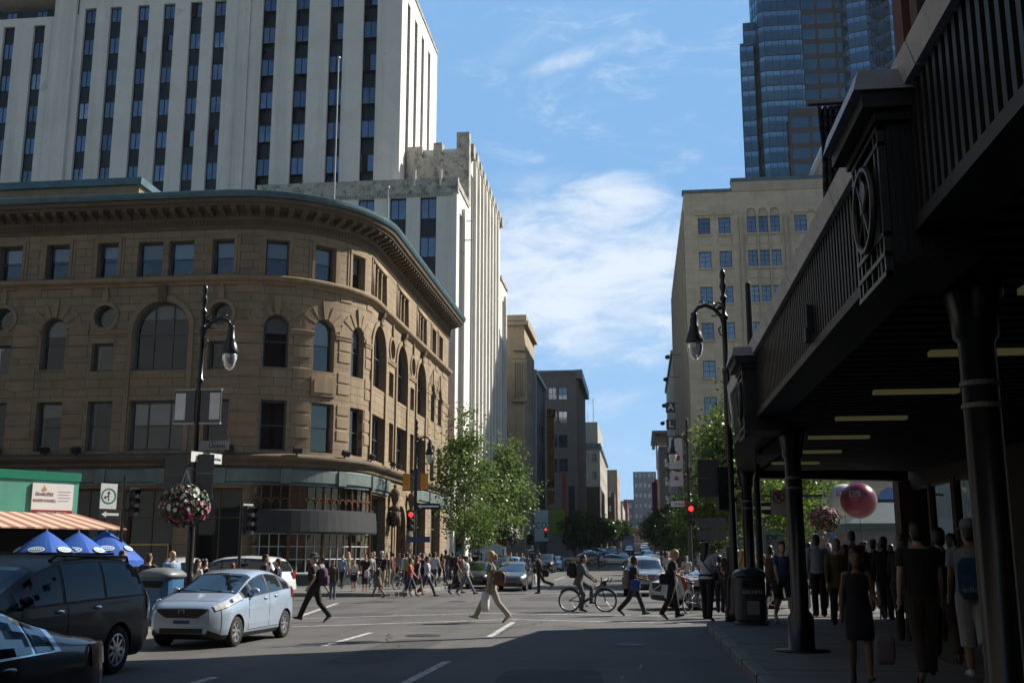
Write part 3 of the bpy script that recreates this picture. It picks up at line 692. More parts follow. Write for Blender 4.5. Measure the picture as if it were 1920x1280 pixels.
p = PT(8.75, 3.0, -.25); b = MB(); b.lathe([(.02, 0), (.1, .1), (.17, .7), (.2, .75), (.02, .9)], p, 8); b.build('wall_lantern', M_BLK, tan)
p = PT(1.4, 3.0, -.2); b = MB(); b.lathe([(.02, 0), (.1, .1), (.2, .6), (.02, .7)], p, 8); b.build('wall_lantern', M_BLK, tan)
for u in (-11.1, -8.6, -7.0, .65, 3.7, 6.3, 8.6, 13, 14.6, 18.2, 19.8, 24.6):
    b = MB(); p = PT(u, 6.35, -.25); r = TROT(u)
    b.box(-.2, -.12, .12, .2, .12, .38); b.box(-.03, -.03, 0, .03, .03, .12); b.xf(lambda q: Matrix.Rotation(r, 3, 'Z') @ (Matrix.Rotation(.5, 3, 'X') @ q) + Vector(p)); b.build('floodlight', M_BLKM, tan)
b = MB(); pbox(b, 4.35, 5.75, 9.35, 10.3, .1, n=2); pbox(b, 4.5, 5.6, 9.5, 10.15, .13, n=2); b.build('plaque', M_TANP, tan)
b = MB(); x, y = -17.6, 52.5; 
for (x, y, z1) in ((-16.55, 55.4, 29.5), (-13.9, 57.2, 22.2)):
    b = MB(); b.tube([(x, y, 19.2), (x, y, z1)], [.06, .03], 8); b.ball((x, y, z1 + .1), .1, n=8, k=6); b.build('flagpole', mat('white_pole', (.4, .42, .44), .4), tan)
# ================================================================ white office tower and its lower street block
tow = thing('office_tower', 'tall white concrete office tower with black window strips', 'building', (-20, 86, 0), world=True)
def PF(u, v, d=0.0): return (u, 86 + d, v)
def PS(u, v, d=0.0): return (-20 - d, u, v)
b = MB()
sec = [(-33.05, -20.0, 53.2), (-36.75, -33.05, 53.0), (-50.9, -36.75, 53.0), (-75, -50.9, 51.0)]
fl = [48.62 - 3.16 * k for k in range(-1, 12)]      # window heads
cols = [-32.3, -29.2, -26.0, -22.9]; colm = [-49.75, -47.25, -44.55, -42.05, -39.45, -36.95 - .2]; coll = [-54.7, -57.7, -60.7, -63.6]
def strips(cs, hw, top): return [(c - hw, c + hw, 8.0, top, '') for c in cs]
facade(b, PF, strips(cols, .64, 52.0), -33.05, -20.0, 0, 53.2, .3)
facade(b, lambda u, v, d=0: (u, 86.35 + d, v), strips(colm, .56, 51.6), -50.9, -33.05, 0, 53.0, .3)
facade(b, lambda u, v, d=0: (u, 86.35 + d, v), strips(coll, .56, 50.2), -75, -50.9, 0, 51.0, .3)
b.poly([PF(-33.05, 0), PF(-33.05, 53), PF(-33.05, 53, .35), PF(-33.05, 0, .35)])
b.box(-35.2, 86.18, 0, -34.2, 86.349, 53.0); b.box(-53.1, 86.0, 0, -51.0, 86.35, 53.0)
sc4 = [88.8, 92.0, 95.2, 98.4]
facade(b, PS, [(c - .6, c + .6, 8, 51.4, '') for c in sc4], 86, 102.6, 0, 53.2, .3)
b.poly([(-20, 102.6, 0), (-75, 102.6, 0), (-75, 102.6, 51), (-20, 102.6, 53.2)]); b.poly([(-20, 86, 53.2), (-20, 102.6, 53.2), (-75, 102.6, 53), (-75, 86, 53)])
b.poly([PF(-75, 0), PF(-75, 51), (-75, 102.6, 51), (-75, 102.6, 0)])
b.build('wall', M_WHT, tow)
b = MB(); b.box(-50.9, 86.0, 53.003, -33.05, 102, 53.3); b.box(-33.0, 85.9, 53.203, -19.9, 102.7, 53.5); b.build('parapet', M_WHTD, tow)
b = MB(); b.box(-75, 86.66, 8, -20.4, 86.75, 51.9); b.box(-20.41, 86.4, 8, -20.32, 102, 51.3); b.build('spandrel', M_SPAN, tow)
MT = (M_SPAN, M_GLB, M_DARK, M_BLIND)
wt = [window_mesh(1.24, 1.62, '', (.5,), (), .05, MT, back=False), window_mesh(1.08, 1.62, '', (.5,), (), .05, MT, back=False)]
half = MB(); half.box(-.5, -.06, .05, -.02, -.03, 1.57); half = half.mesh('blind', M_DARK)
rw = random.Random(11); cnt = 0
for cs, me, y in ((cols, wt[0], 86.3), (colm, wt[1], 86.6), (coll[:2], wt[1], 86.6)):
    for c in cs:
        for f in fl:
            if f < 32.5 or f > 51.9: continue
            o = put_window(tow, me, (c, y, f - 1.62), 0)
            if rw.random() < .09: link('blind', half, o)
b = MB()
for c in sc4:
    for f in fl:
        if f < 20 or f > 51.9: continue
        b.box(-20.3, c - .55, f - 1.75, -20.2, c + .55, f, 0)
tag(b.build('side_window', M_GLB, tow), None, None, None, 'stuff')
blk = thing('office_block', 'white concrete block with castellated weathered parapet along the street below the tower', 'building', (-14.3, 83, 0), world=True)
XB = -14.35
b = MB()
def PA(u, v, d=0.0): return (u, 83 + d, v)
ca = [-27.5, -24.8, -22.0, -19.3, -16.75]
opsA = [(c - .68, c + .68, 6, 30.7, '') for c in ca]
facade(b, PA, opsA, -31.5, XB, 0, 32.2, .28)
def PB_(X0): return lambda u, v, d=0.0: (X0 - d, u, v)
piers = [(83.0, 89.0, 31.6, XB, [84.9, 86.9]), (89.0, 110.8, 37.2, XB - .0, [90.9 + 2.25 * k for k in range(9)]), (110.8, 116.5, 30.8, XB + .05, [113.0, 115.2])]
for (y0, y1, z1, X0, cc) in piers:
    facade(b, PB_(X0), [(c - .55, c + .55, 5.0, z1 - 1.9, '') for c in cc], y0, y1, 0, z1, .42)
    for c in cc[:-1]:
        mid = c + (cc[1] - cc[0]) / 2; b.box(X0 + .002, mid - .3, 5, X0 + .28, mid + .3, z1 - (.2 if z1 > 35 else 1.2))
    b.poly([(X0, y0, z1), (X0, y1, z1), (-31, y1, z1), (-31, y0, z1)]); b.poly([(X0, y1, 0), (-31, y1, 0), (-31, y1, z1), (X0, y1, z1)])
    if y0 > 84: b.poly([(X0, y0, 20), (X0, y0, z1), (-24, y0, z1), (-24, y0, 20)])
b.build('wall', M_WHT, blk)
b = MB()
b.box(-31.5, 82.93, 31.0, XB + .1, 83.5, 32.3); b.box(XB - .4, 83.5, 31.603, XB + .1, 89, 32.1)
for k in range(80): b.box(-31.4 + k * .21, 82.88, 30.72, -31.3 + k * .21, 82.999, 31.0)
for x0, x1, z0, z1 in ((-19.9, -18.5, 32, 37.4), (-18.5, -17.5, 32, 36.3), (-17.5, -16.7, 32, 37.7), (-16.7, -15.4, 32, 36.5), (-15.4, XB + .1, 32, 38.6)): b.box(x0, 88.6, z0, x1 - .003, 89.6, z1)
for k in range(10): b.box(XB - .45, 89.7 + k * 2.25, 36.6, XB + .34, 90.75 + k * 2.25, 37.9 - .05 * k)
b.box(XB - .4, 89.61, 37.203, XB + .15, 110.7, 37.4); b.box(XB - .4, 110.8, 30.803, XB + .2, 116.5, 31.2)
b.build('parapet', M_WHTD, blk)
b = MB(); b.box(-31, 83.285, 6, -15, 83.36, 30.9)
for (y0, y1, z1, X0, cc) in piers: b.box(X0 - .5, y0 + .5, 5, X0 - .43, y1 - .5, z1 - 1.2)
b.build('spandrel', M_SPAN, blk)
wa = window_mesh(1.3, 1.75, '', (.5,), (), .05, MT, back=False); ws = window_mesh(1.04, 1.75, '', (.5,), (), .06, MT, back=False)
fa = [30.6 - 3.3 * k for k in range(0, 8)]
for c in ca[2:]:
    for f in fa:
        if f > 20: put_window(blk, wa, (c, 83.2, f - 1.75), 0)
for (y0, y1, z1, X0, cc) in piers:
    for c in cc:
        for k in range(7):
            f = z1 - 2.1 - 3.3 * k
            if f > 8: put_window(blk, ws, (X0 - .36, c, f - 1.75), PI / 2)
for x in (-17.9, -15.7):
    b = MB(); b.box(x - .1, 82.8, 31.6, x + .1, 82.925, 33.0); b.build('pilaster_cap', M_WHT, blk)
b = MB(); b.tube([(XB + .15, 85.5, 27.6), (XB + 1.0, 85.5, 27.6)], .05, 6); b.tube([(XB + 1, 85.5, 25.5), (XB + 1, 85.5, 29.5)], .05, 6); b.tube([(XB + .15, 86.5, 29.6), (XB + .9, 86.5, 29.6)], .05, 6); b.build('bracket', M_LGREY, blk)
# red and white awning sign wall between the two buildings
gapb = thing('narrow_shop', 'narrow shop front with red painted upper wall beside the tan building', 'building', (-14.6, 80.0, 0), world=True)
b = MB(); b.box(-22, 79.2, 0, -14.6, 82.9, 9.2); b.build('wall', M_CONC, gapb)
b = MB(); b.box(-22, 79.6, 9.203, -14.9, 82.85, 12.6); b.build('upper_wall', mat('red_paint', (.33, .03, .04), .6, var=.2, spots=(.5, .6, .6, (.5, .3, .28), 2.5)), gapb)
# ================================================================ limestone department store beyond the square
stn = thing('limestone_building', 'pale grey limestone office building with paired sash windows beyond the square', 'building', (6.2, 124, 0), world=True)
rows = [(z, z + 2.05) for z in (39.0, 34.85, 30.55, 26.2, 21.7, 17.45, 13.2)]
cs = [(8.5, .72), (10.9, .72), (14.05, .55), (15.42, .55), (16.79, .55), (19.75, .72), (22.15, .72), (26.0, .72), (28.4, .72), (31, .72)]
b = MB(); opsS = []
for z0, z1 in rows:
    for c, hw in cs: opsS.append((c - hw, c + hw, z0, z1, ''))
for c, hw in cs[2:5]: opsS.append((c - hw, c + hw, 41.06, 41.6 + .5, 'arch'))
def PST(u, v, d=0.0): return (u, 124 + d, v)
facade(b, PST, opsS, 6.2, 34, 0, 44.2, .32)
b.poly([(6.2, 124, 0), (6.2, 124, 44.2), (34, 124, 44.2), (34, 124, 0)][:0] or [(34, 124, 0), (34, 170, 0), (34, 170, 44.2), (34, 124, 44.2)])
b.poly([(6.2, 124, 44.19), (34, 124, 44.19), (34, 175, 44.19), (6.2, 175, 44.19)])
def PSL(u, v, d=0.0): return (6.2 + d, u, v)
lc = [127.2 + 3.2 * k for k in range(14)]
opsL = [(c - .75, c + .75, z0, z1, '') for c in lc for z0, z1 in rows]
facade(b, PSL, opsL, 124, 172, 0, 44.2, .35)
for k in range(15): b.box(5.95, 125.3 + 3.2 * k, 8, 6.198, 125.9 + 3.2 * k, 42.5)
b.box(11.9, 123.99 - .12, 44.203, 34, 140, 45.4); b.box(12.6, 123.7, 8, 13.0, 123.998, 40.9); b.box(17.8, 123.7, 8, 18.2, 123.998, 40.9)
for k, x in enumerate((14.73, 16.1)): b.box(x - .12, 123.78, 10, x + .12, 123.998, 41)
b.box(6.0, 172, 0, 34, 215, 33.5); b.box(5.7, 171.9, 33.503, 34, 215, 34.2)
b.build('wall', M_STONE, stn)
b = MB()
for z0, z1 in rows:
    for c, hw in cs:
        b.box(c - hw - .12, 123.8, z0 - .2, c + hw + .12, 124.1, z0 - .003)
        if z0 > 38.5 and hw > .6: b.box(c - hw - .3, 123.75, z1 + .3, c + hw + .3, 123.998, z1 + .65)
    for c, hw in cs: 
        if z0 > 38 or hw < .6: b.box(c - hw, 123.92, z0 - 1.35, c + hw, 123.997, z0 - .4)
b.build('stone_trim', M_STONEP, stn)
b = MB(); b.box(6.0, 123.85, 44.203, 11.89, 125, 44.6); b.box(11.8, 123.8, 45.403, 34.2, 125, 45.85); b.build('coping', M_COP, stn)
ph = MB(); ph.prism([(21.2, 45.4), (34, 45.4), (34, 49.8), (23.6, 49.8)], 126, 134, 'y'); ph.build('penthouse', M_STONEP, stn)
ph = MB(); ph.hexa([(20.9, 125.7, 45.853), (21.5, 125.7, 45.853), (21.5, 134, 45.853), (20.9, 134, 45.853), (23.2, 125.7, 50.2), (23.8, 125.7, 50.2), (23.8, 134, 50.2), (23.2, 134, 50.2)]); ph.box(23.0, 125.7, 49.9, 34, 134.2, 50.3); ph.build('penthouse_coping', M_LGREY, stn)
MS = (M_FRAME, M_GLB, M_DARK, M_BLIND)
w1 = window_mesh(1.42, 2.03, '', (.5,), (.4, .72), .07, MS, back=False); w2 = window_mesh(1.08, 2.03, '', (.5,), (.4, .72), .06, MS, back=False); w3 = window_mesh(1.48, 2.03, '', (.5,), (.4,), .07, MS, back=False)
for z0, z1 in rows:
    for c, hw in cs: put_window(stn, w1 if hw > .6 else w2, (c, 124.2, z0 + .01), 0)
b = MB()
for c in lc:
    for z0, z1 in rows: b.box(6.5, c - .74, z0, 6.53, c + .74, z1, 0)
b.build('side_glass', M_GLB, stn)
b = MB()
for c, hw in cs[2:5]: b.box(c - hw, 124.25, 41.0, c + hw, 124.3, 42.2)
b.build('arch_tympanum', M_STONEP, stn)
# ================================================================ glass tower
gt = thing('glass_tower', 'blue glass skyscraper with stepped corners rising behind the limestone building', 'building', (22, 200, 0), world=True)
M_GSP = mat('tower_spandrel', (.045, .055, .065), .5, var=.1); M_GSL = glassmat('tower_light_glass', (.08, .15, .22), gloss=(.42, .75, 1.0), refl=.42, tint=.05, wob=.02); M_GGR = mat('brown_grey_granite', (.055, .048, .048), .6, var=.12, scale=1.5)
FH = 3.15
def curtain(b, pts, z0, z1, kind):
    """glass wall running along plan points, floor by floor"""
    for i in range(len(pts) - 1):
        p, q = Vector(pts[i]), Vector(pts[i + 1]); ln = (q - p).length; n = max(1, round(ln / 1.25)); d = (q - p) / n
        nn = Vector((d.y, -d.x)).normalized()
        z = z0; f = 0
        while z < z1 - .1:
            zt = min(z + FH, z1)
            if kind == 'band':
                bands = ((z, z + 1.95, 0), (z + 1.95, z + 2.85, 2), (z + 2.85, zt, 1))
            else: bands = ((z, z + 2.0, 0), (z + 2.0, zt, 3))
            for (a, c, m) in bands:
                c = min(c, zt)
                if c - a > .02: b.poly([(p.x, p.y, a), (q.x, q.y, a), (q.x, q.y, c), (p.x, p.y, c)], m)
            z += FH
        step = 1 if kind == 'band' else 3
        for k in range(0, n + 1, step):
            c = p + d * k; w = .045 if kind == 'band' else .3
            t = d.normalized() * w
            b.poly([(c - t + nn * .06).to_tuple() + (z0,), (c + t + nn * .06).to_tuple() + (z0,), (c + t + nn * .06).to_tuple() + (z1,), (c - t + nn * .06).to_tuple() + (z1,)], 1 if kind == 'band' else 3)
            b.poly([(c - t).to_tuple() + (z0,), (c - t + nn * .06).to_tuple() + (z0,), (c - t + nn * .06).to_tuple() + (z1,), (c - t).to_tuple() + (z1,)], 1)
GM = [M_GLT, M_GSP, M_GSL, M_GGR]
b = MB(); curtain(b, [(22.6, 206), (22.1, 200.6), (24.6, 200.2)], 0, 101.3, 'band')
curtain(b, [(23.4, 206), (22.9, 201.2), (25.2, 200.9)], 101.32, 106, 'band'); b.prism([(22.2, 200.75), (24.5, 200.4), (25, 206), (22.7, 206)], 0, 101.2, 'z', 1); b.build('corner_bay', GM, gt)
b = MB(); curtain(b, [(24.6, 203), (25.6, 199.2), (26.6, 198.6), (33.4, 198.6), (34.0, 199.0)], 0, 141, 'band'); b.build('main_bay', GM, gt)
b = MB(); curtain(b, [(33.2, 199.2), (41.6, 199.2)], 0, 141, 'grid'); curtain(b, [(30.5, 197.6), (41.9, 197.6)], 0, 84, 'grid'); b.box(30.5, 197.5, 84, 42, 198.5, 85.6, 3); b.build('granite_bay', GM, gt)
b = MB(); curtain(b, [(41.6, 199), (42.4, 197.4), (45.8, 196.2), (48.4, 199.2), (50.2, 196.6), (53.4, 198.6), (60, 204)], 0, 141, 'band'); b.build('faceted_bay', GM, gt)
b = MB(); b.prism([(26.5, 203), (60, 206), (60, 230), (31, 230)], 0, 140.5, 'z'); b.build('core', M_GSP, gt)
# ================================================================ buildings further down the street
def far_building(label, x0, x1, y0, y1, z1, wall, name='street_building', front=None, side=None, sidex='r', extra=None, wm=MS, cop=None, z0=-1):
    t = thing(name, label, 'building', (x0, y0, 0), world=True); b = MB()
    f = front or ((), (), 1, 1); s = side or ((), (), 1, 1); base = gz(y0)
    fo = [(c - f[2] / 2, c + f[2] / 2, base + z, base + z + f[3], '') for c in f[0] for z in f[1]]
    so_ = [(c - s[2] / 2, c + s[2] / 2, base + z, base + z + s[3], '') for c in s[0] for z in s[1]]
    facade(b, lambda u, v, d=0.0: (u, y0 + d, v), fo, x0, x1, z0, z1, .25)
    xs_ = x1 if sidex == 'r' else x0; sg = -1 if sidex == 'r' else 1
    facade(b, lambda u, v, d=0.0: (xs_ + sg * d, u, v), so_, y0, y1, z0, z1, .25)
    xo = x0 if sidex == 'r' else x1
    b.poly([(xo, y0, z0), (xo, y1, z0), (xo, y1, z1), (xo, y0, z1)]); b.poly([(x0, y1, z0), (x1, y1, z0), (x1, y1, z1), (x0, y1, z1)]); b.poly([(x0, y0, z1), (x1, y0, z1), (x1, y1, z1), (x0, y1, z1)])
    b.build('wall', wall, t)
    if fo:
        me = window_mesh(f[2], f[3], '', (.33, .67) if f[2] > 2 else (.5,), (.5,), .1, wm, back=False)
        for o in fo: put_window(t, me, ((o[0] + o[1]) / 2, y0 + .15, o[2]), 0)
    if so_:
        me = window_mesh(s[2], s[3], '', (.5,), (.5,), .1, wm, back=False)
        for o in so_: put_window(t, me, (xs_ + sg * .15, (o[0] + o[1]) / 2, o[2]), PI / 2 if sidex == 'r' else -PI / 2)
    if cop:
        b = MB(); b.box(x0 - .25, y0 - .25, z1 + .003, x1 + .25, y1 + .2, z1 + .7); b.box(x0 - .5, y0 - .45, z1 - .55, x1 + .45, y0 - .003, z1 - .1)
        if sidex == 'r': b.box(x1 + .003, y0 - .44, z1 - .55, x1 + .45, y1, z1 - .1)
        else: b.box(x0 - .45, y0 - .44, z1 - .55, x0 - .003, y1, z1 - .1)
        b.build('cornice', cop, t)
    return t
M_BEI = mat('beige_stone', (.43, .35, .25), .9, var=.12, scale=.6, bump=.2, streak=(.4, (.14, .12, .09), .8)); M_DGR = mat('dark_grey_cladding', (.06, .06, .065), .6, var=.1); M_GRY = mat('grey_brick', (.23, .215, .20), .9, var=.12, scale=1.0); M_BRW = mat('brown_brick', (.24, .14, .09), .9, var=.18, scale=1.5); M_DBR = mat('dark_brown_brick', (.075, .05, .04), .9, var=.15); M_RED = mat('red_brick', (.23, .06, .05), .9, var=.2); M_PAL = mat('pale_stone', (.42, .40, .34), .9, var=.1); M_BLUG = mat('haze_blue_concrete', (.16, .20, .24), .9, var=.08)  # far haze is put into the blue of the last concrete colour
be = far_building('beige stone building with carved corner pilaster beyond the white block', -30, -12.9, 122, 134, 28.6, M_BEI, front=((-15.5,), (6, 10, 14, 18), 1.2, 2.0), side=((124.5, 127.5, 130.5), (6, 10, 14, 18), 1.1, 2.0), cop=M_BEI)
b = MB(); b.box(-14.4, 121.6, 19, -12.6, 122.003, 24); b.box(-14.2, 121.5, 24, -12.7, 121.99, 24.6); b.box(-14.1, 121.55, 25, -12.8, 121.99, 26.4)
for k in range(5): b.box(-14.1 + k * .28, 121.4, 19.4 + .1 * k, -13.95 + k * .28, 121.6, 23.6)
b.build('pilaster', M_BEI, be)
dk = far_building('dark clad building with a thin steel frame beside the gym sign', -30, -13.0, 134.2, 150, 24.3, M_DGR, side=((138, 142, 146), (4, 8, 12, 16), 1.6, 2.2))
b = MB(); 
for y in (134.4, 149.6): b.box(-12.95, y - .2, 0, -12.65, y + .2, 24.4)
b.box(-12.95, 134.2, 24.4, -12.6, 149.8, 24.9); b.build('steel_frame', M_LGREY, dk)
gym = thing('vertical_sign', 'tall yellow and red vertical gym sign on the dark building', 'sign', (-12.4, 151, 0), world=True)
b = MB(); b.box(-12.9, 150.9, 8.6, -11.75, 151.3, 20.8); b.build('sign_board', mat('sign_ochre', (.30, .13, .015), .5, var=.1), gym)
b = MB(); b.box(-12.96, 150.4, 8.6, -12.85, 151.35, 20.8); b.build('sign_edge', mat('sign_red', (.30, .02, .02), .5), gym)
b = MB(); b.box(-12.9, 150.88, 20.803, -11.5, 151.3, 22.0); b.build('sign_head', mat('sign_maroon', (.12, .03, .02), .5), gym)
MR = mat('sign_letter_red', (.22, .02, .02), .5)
for k, ch in enumerate('GYM'): lettering(ch, gym, (-12.25, 150.88, 18.2 - 3.4 * k), 1.6, MR, bold=.02)
lettering('LE', gym, (-12.2, 150.86, 21.4), .9, mat('sign_gold', (.5, .3, .05), .5))
gb = far_building('grey brick block with wide lit windows and a brown street side', -26, -9.9, 176, 200, 31.4, M_GRY, front=((-12.2, -13.9), (25.6, 21.6, 17.6, 13.7), 1.5, 2.1), cop=None)
b = MB(); b.box(-10.3, 176.01, -1, -9.6, 200, 30.2); b.build('street_side', M_BRW, gb)
b = MB(); b.box(-10.0, 175.4, 30.4, -8.9, 200.5, 31.9); b.box(-26, 175.7, 31.403, -10, 200, 31.9); b.build('cornice', M_COPD, gb)
far_building('pale stone hotel with green copper roof edges far down the left side', -20, -8.6, 245, 300, 26.0, M_PAL, front=((-13.5, -11.6, -9.9), (20, 16, 12, 8), .9, 1.8), side=((250, 258, 266, 274, 282, 290), (20, 16, 12, 8), 1.5, 2.0), cop=M_COP)
hp = thing('roof_tower', 'pale set-back storey with aerials on the hotel roof', 'building', (-11, 250, 26), world=True)
b = MB(); b.box(-16, 250, 26.7, -9.2, 285, 32.2); b.build('wall', M_PAL, hp); b = MB(); b.tube([(-10.2, 251, 32.2), (-10.2, 251, 38)], .08, 5); b.tube([(-11.5, 251, 32.2), (-11.5, 251, 35)], .06, 5); b.build('aerial', M_STEEL, hp)
far_building('low dark brown brick building below the hotel', -20, -7.6, 214, 243, 14.9, M_DBR, side=((220, 227, 234), (4, 8), 1.5, 2))
far_building('narrow brown building with white sign panel', -18, -6.7, 300.5, 318, 18.6, M_DBR, front=((-9, -8), (14, 10), .8, 1.8))
far_building('plain beige slab block far down the left side', -20, -6.4, 330, 380, 27.2, M_BEI, side=((338, 348, 358, 368), (8, 12, 16, 20), 2, 2.2))
far_building('pale greenish office block in the far distance', -20, -6.0, 400, 470, 20, M_PAL, side=((410, 425, 440), (6, 10, 14), 3, 2))
far_building('reddish banded block in the far distance', -18, -5.2, 500, 560, 26, M_RED, side=((510, 520, 530, 540), (5, 9, 13, 17), 4, 2), front=((-14, -11, -8), (5, 9, 13, 17), 2, 2))
far_building('grey blue apartment tower closing the end of the street', -3, 10.5, 640, 690, 50, M_BLUG, front=((-1.4, 1.2, 3.8, 6.4, 9), (8, 14, 20, 26, 32, 38), 1.3, 2.4))
far_building('lower grey blue block beside the far tower', -9, -3.01, 645, 690, 34, M_BLUG, front=((-7.5, -5), (8, 14, 20), 1.3, 2.4))
far_building('pale low building at the end of the street', -8, 2, 560, 600, 15.5, M_PAL, front=((-6, -3, 0), (3, 7), 1.2, 2))
# right side
far_building('grey modern building with a projecting roof slab on the right side', 4.6, 16, 236, 262, 25, M_GRY, sidex='l', front=((6.3, 8.3), (6, 10, 14, 18), 1.2, 2), side=((240, 245, 250, 255), (6, 10, 14, 18), 2, 2))
rs = thing('roof_canopy', 'thin roof slab on white posts above the grey modern building', 'canopy', (4.2, 236, 25), world=True)
b = MB(); b.box(3.2, 234, 27.6, 14, 262, 28.2); b.box(3.2, 234, 24.6, 3.8, 240, 27.6); b.build('slab', M_GRY, rs); b = MB(); b.box(4.0, 234.4, 20, 4.3, 234.7, 24.6); b.box(4.0, 238, 20, 4.3, 238.3, 27.6); b.build('post', M_WHT, rs)
far_building('red brick building far down the right side', 3.9, 14, 268, 300, 20, M_RED, sidex='l', front=((6, 8), (6, 10, 14), 1.2, 2), side=((272, 280, 288), (6, 10, 14), 1.5, 2))
far_building('brown block behind the trees on the right side', 4.4, 14, 305, 380, 17, M_BRW, sidex='l', side=((315, 330, 345), (5, 9), 2, 2))
far_building('grey block behind the trees at the far right', 5, 16, 390, 520, 20, M_GRY, sidex='l')
# sign boxes stacked on the limestone building's street side
for k, (ch, z) in enumerate((('A', 19.3), ('L', 17.2), ('D', 15.2), ('O', 13.2), ('S', 11.2))):
    s = thing('sign_box', 'dark green sign box lettered %s in the vertical row on the limestone building' % ch, 'sign', (4.1, 131, z), world=True, group='lettered sign boxes')
    b = MB(); b.box(3.55, 130.8, z - .6, 4.7, 131.3, z + .6); b.build('box', mat('sign_green', (.02, .045, .04), .4), s)
    lettering(ch, s, (4.12, 130.78, z), 1.1, mat('sign_white', (.7, .72, .7), .5), bold=.02)
for k, z in enumerate((27.2, 25.2, 22.4, 20.6)):
    s = thing('arm_lamp', 'small black spotlight on a thin arm, number %s down the limestone wall' % ('one', 'two', 'three', 'four')[k], 'lamp', (6, 140 + 6 * k, z), world=True, group='spotlights on arms')
    b = MB(); y = 140 + 6 * k; b.tube([(6.1, y, z + .3), (4.3 - .15 * k, y, z + .3)], .04, 5); b.build('arm', M_BLKM, s); b = MB(); b.ball((4.2 - .15 * k, y, z), .35, .35, .3, n=8, k=6); b.build('lamp_head', M_BLKM, s)
# ================================================================ the store with its canopy (right)
M_CAN = mat('dark_bronze_metal', (.020, .018, .016), .5, metal=.2, var=.2, scale=4)
M_SOF = mat('dark_soffit', (.018, .018, .019), .7, var=.2, scale=2)
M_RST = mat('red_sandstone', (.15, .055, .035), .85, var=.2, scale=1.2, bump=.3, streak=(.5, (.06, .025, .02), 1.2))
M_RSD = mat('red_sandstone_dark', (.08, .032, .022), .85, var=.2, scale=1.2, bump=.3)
store = thing('department_store', 'dark red sandstone department store with shop windows behind the canopy columns', 'building', (7, 27, 0), world=True)
SX = 7.0; SE = 29.6; SB = 26.2
b = MB()
sops = [(19.2 - k * 5.0 + .0, 22.6 - k * 5.0, .75, 3.3, '') for k in range(1, 6)] + [(23.4, 25.0, .75, 3.3, ''), (25.3, 27.1, .75, 3.3, ''), (27.3, 29.0, .75, 3.3, '')]
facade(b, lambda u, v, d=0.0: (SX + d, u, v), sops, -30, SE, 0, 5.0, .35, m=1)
b.box(SX, -30, 5.0, SX + 16, SB, 27.5); b.box(SX + .02, SB, 5.0, SX + 16, SE, 8.2)
b.poly([(SX, SE, 0), (SX + 16, SE, 0), (SX + 16, SE, 5), (SX, SE, 5)]); b.box(SX + .5, SE - .3, 0, SX + 16, SE - .01, 5)
b.box(SX - .25, SB - .9, 4.6, SX - .003, SB - .05, 27.5); b.box(SX - .16, SB - 1.9, 4.6, SX - .004, SB - 1.3, 27.4)
for k in range(5): b.box(SX - .25, SB - 5.2 - 5 * k, 4.6, SX - .003, SB - 4.1 - 5 * k, 27.5)
for k in range(10): b.box(SX - .1, SB - 2.3 - .16 * k, 4.6, SX - .003, SB - 2.22 - .16 * k, 27.4)
b.build('wall', [M_RST, mat('canopy_shade_stone', (.035, .026, .022), .8, var=.2)], store)  # lower wall darkened: shade under the canopy is put into its colour
for a, c, e, f, _ in sops:
    put_window(store, window_mesh(c - a, f - e, '', (), (), .07, (M_CAN, M_GLST, M_DARK, M_BLIND), room=1.4), (SX + .03, (a + c) / 2, e), -PI / 2, 'shop_window')
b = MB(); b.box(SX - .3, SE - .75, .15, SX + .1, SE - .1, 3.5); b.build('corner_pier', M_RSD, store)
can = thing('canopy', 'long black ribbed metal canopy with grey coping on columns along the store', 'canopy', (2.45, 8, 0), world=True)
CZ0, CZ1 = 3.48, 4.32
edge = [(1.7, -12), (1.7, 18.6), (2.05, 22.2), (2.62, 27.0), (6.72, 28.6)]
b = MB()
for i in range(4):
    p, q = Vector(edge[i]), Vector(edge[i + 1]); d = (q - p); ln = d.length; d.normalize(); nn = Vector((-d.y, d.x))
    if nn.x > 0 and i < 3: nn = -nn
    if i == 3: nn = Vector((-d.y, d.x))
    z1 = CZ1
    b.poly([(p.x, p.y, CZ0), (q.x, q.y, CZ0), (q.x, q.y, z1), (p.x, p.y, z1)])
    b.poly([(p.x - nn.x * .3, p.y - nn.y * .3, CZ0), (q.x - nn.x * .3, q.y - nn.y * .3, CZ0), (q.x - nn.x * .3, q.y - nn.y * .3, z1), (p.x - nn.x * .3, p.y - nn.y * .3, z1)])
    k = 0.0
    while k < ln - .05:
        c = p + d * k; e = c + d * .055
        o = nn * .045
        b.hexa([(c.x, c.y, CZ0 + .06), (e.x, e.y, CZ0 + .06), (e.x + o.x, e.y + o.y, CZ0 + .06), (c.x + o.x, c.y + o.y, CZ0 + .06), (c.x, c.y, z1), (e.x, e.y, z1), (e.x + o.x, e.y + o.y, z1), (c.x + o.x, c.y + o.y, z1)])
        k += .125
    o = nn * .06
    b.hexa([(p.x - nn.x * .3, p.y - nn.y * .3, CZ0 - .03), (q.x - nn.x * .3, q.y - nn.y * .3, CZ0 - .03), (q.x + o.x, q.y + o.y, CZ0 - .03), (p.x + o.x, p.y + o.y, CZ0 - .03), (p.x - nn.x * .3, p.y - nn.y * .3, CZ0 + .055), (q.x - nn.x * .3, q.y - nn.y * .3, CZ0 + .055), (q.x + o.x, q.y + o.y, CZ0 + .055), (p.x + o.x, p.y + o.y, CZ0 + .055)], 0)
b.build('fascia', M_CAN, can)
b = MB()
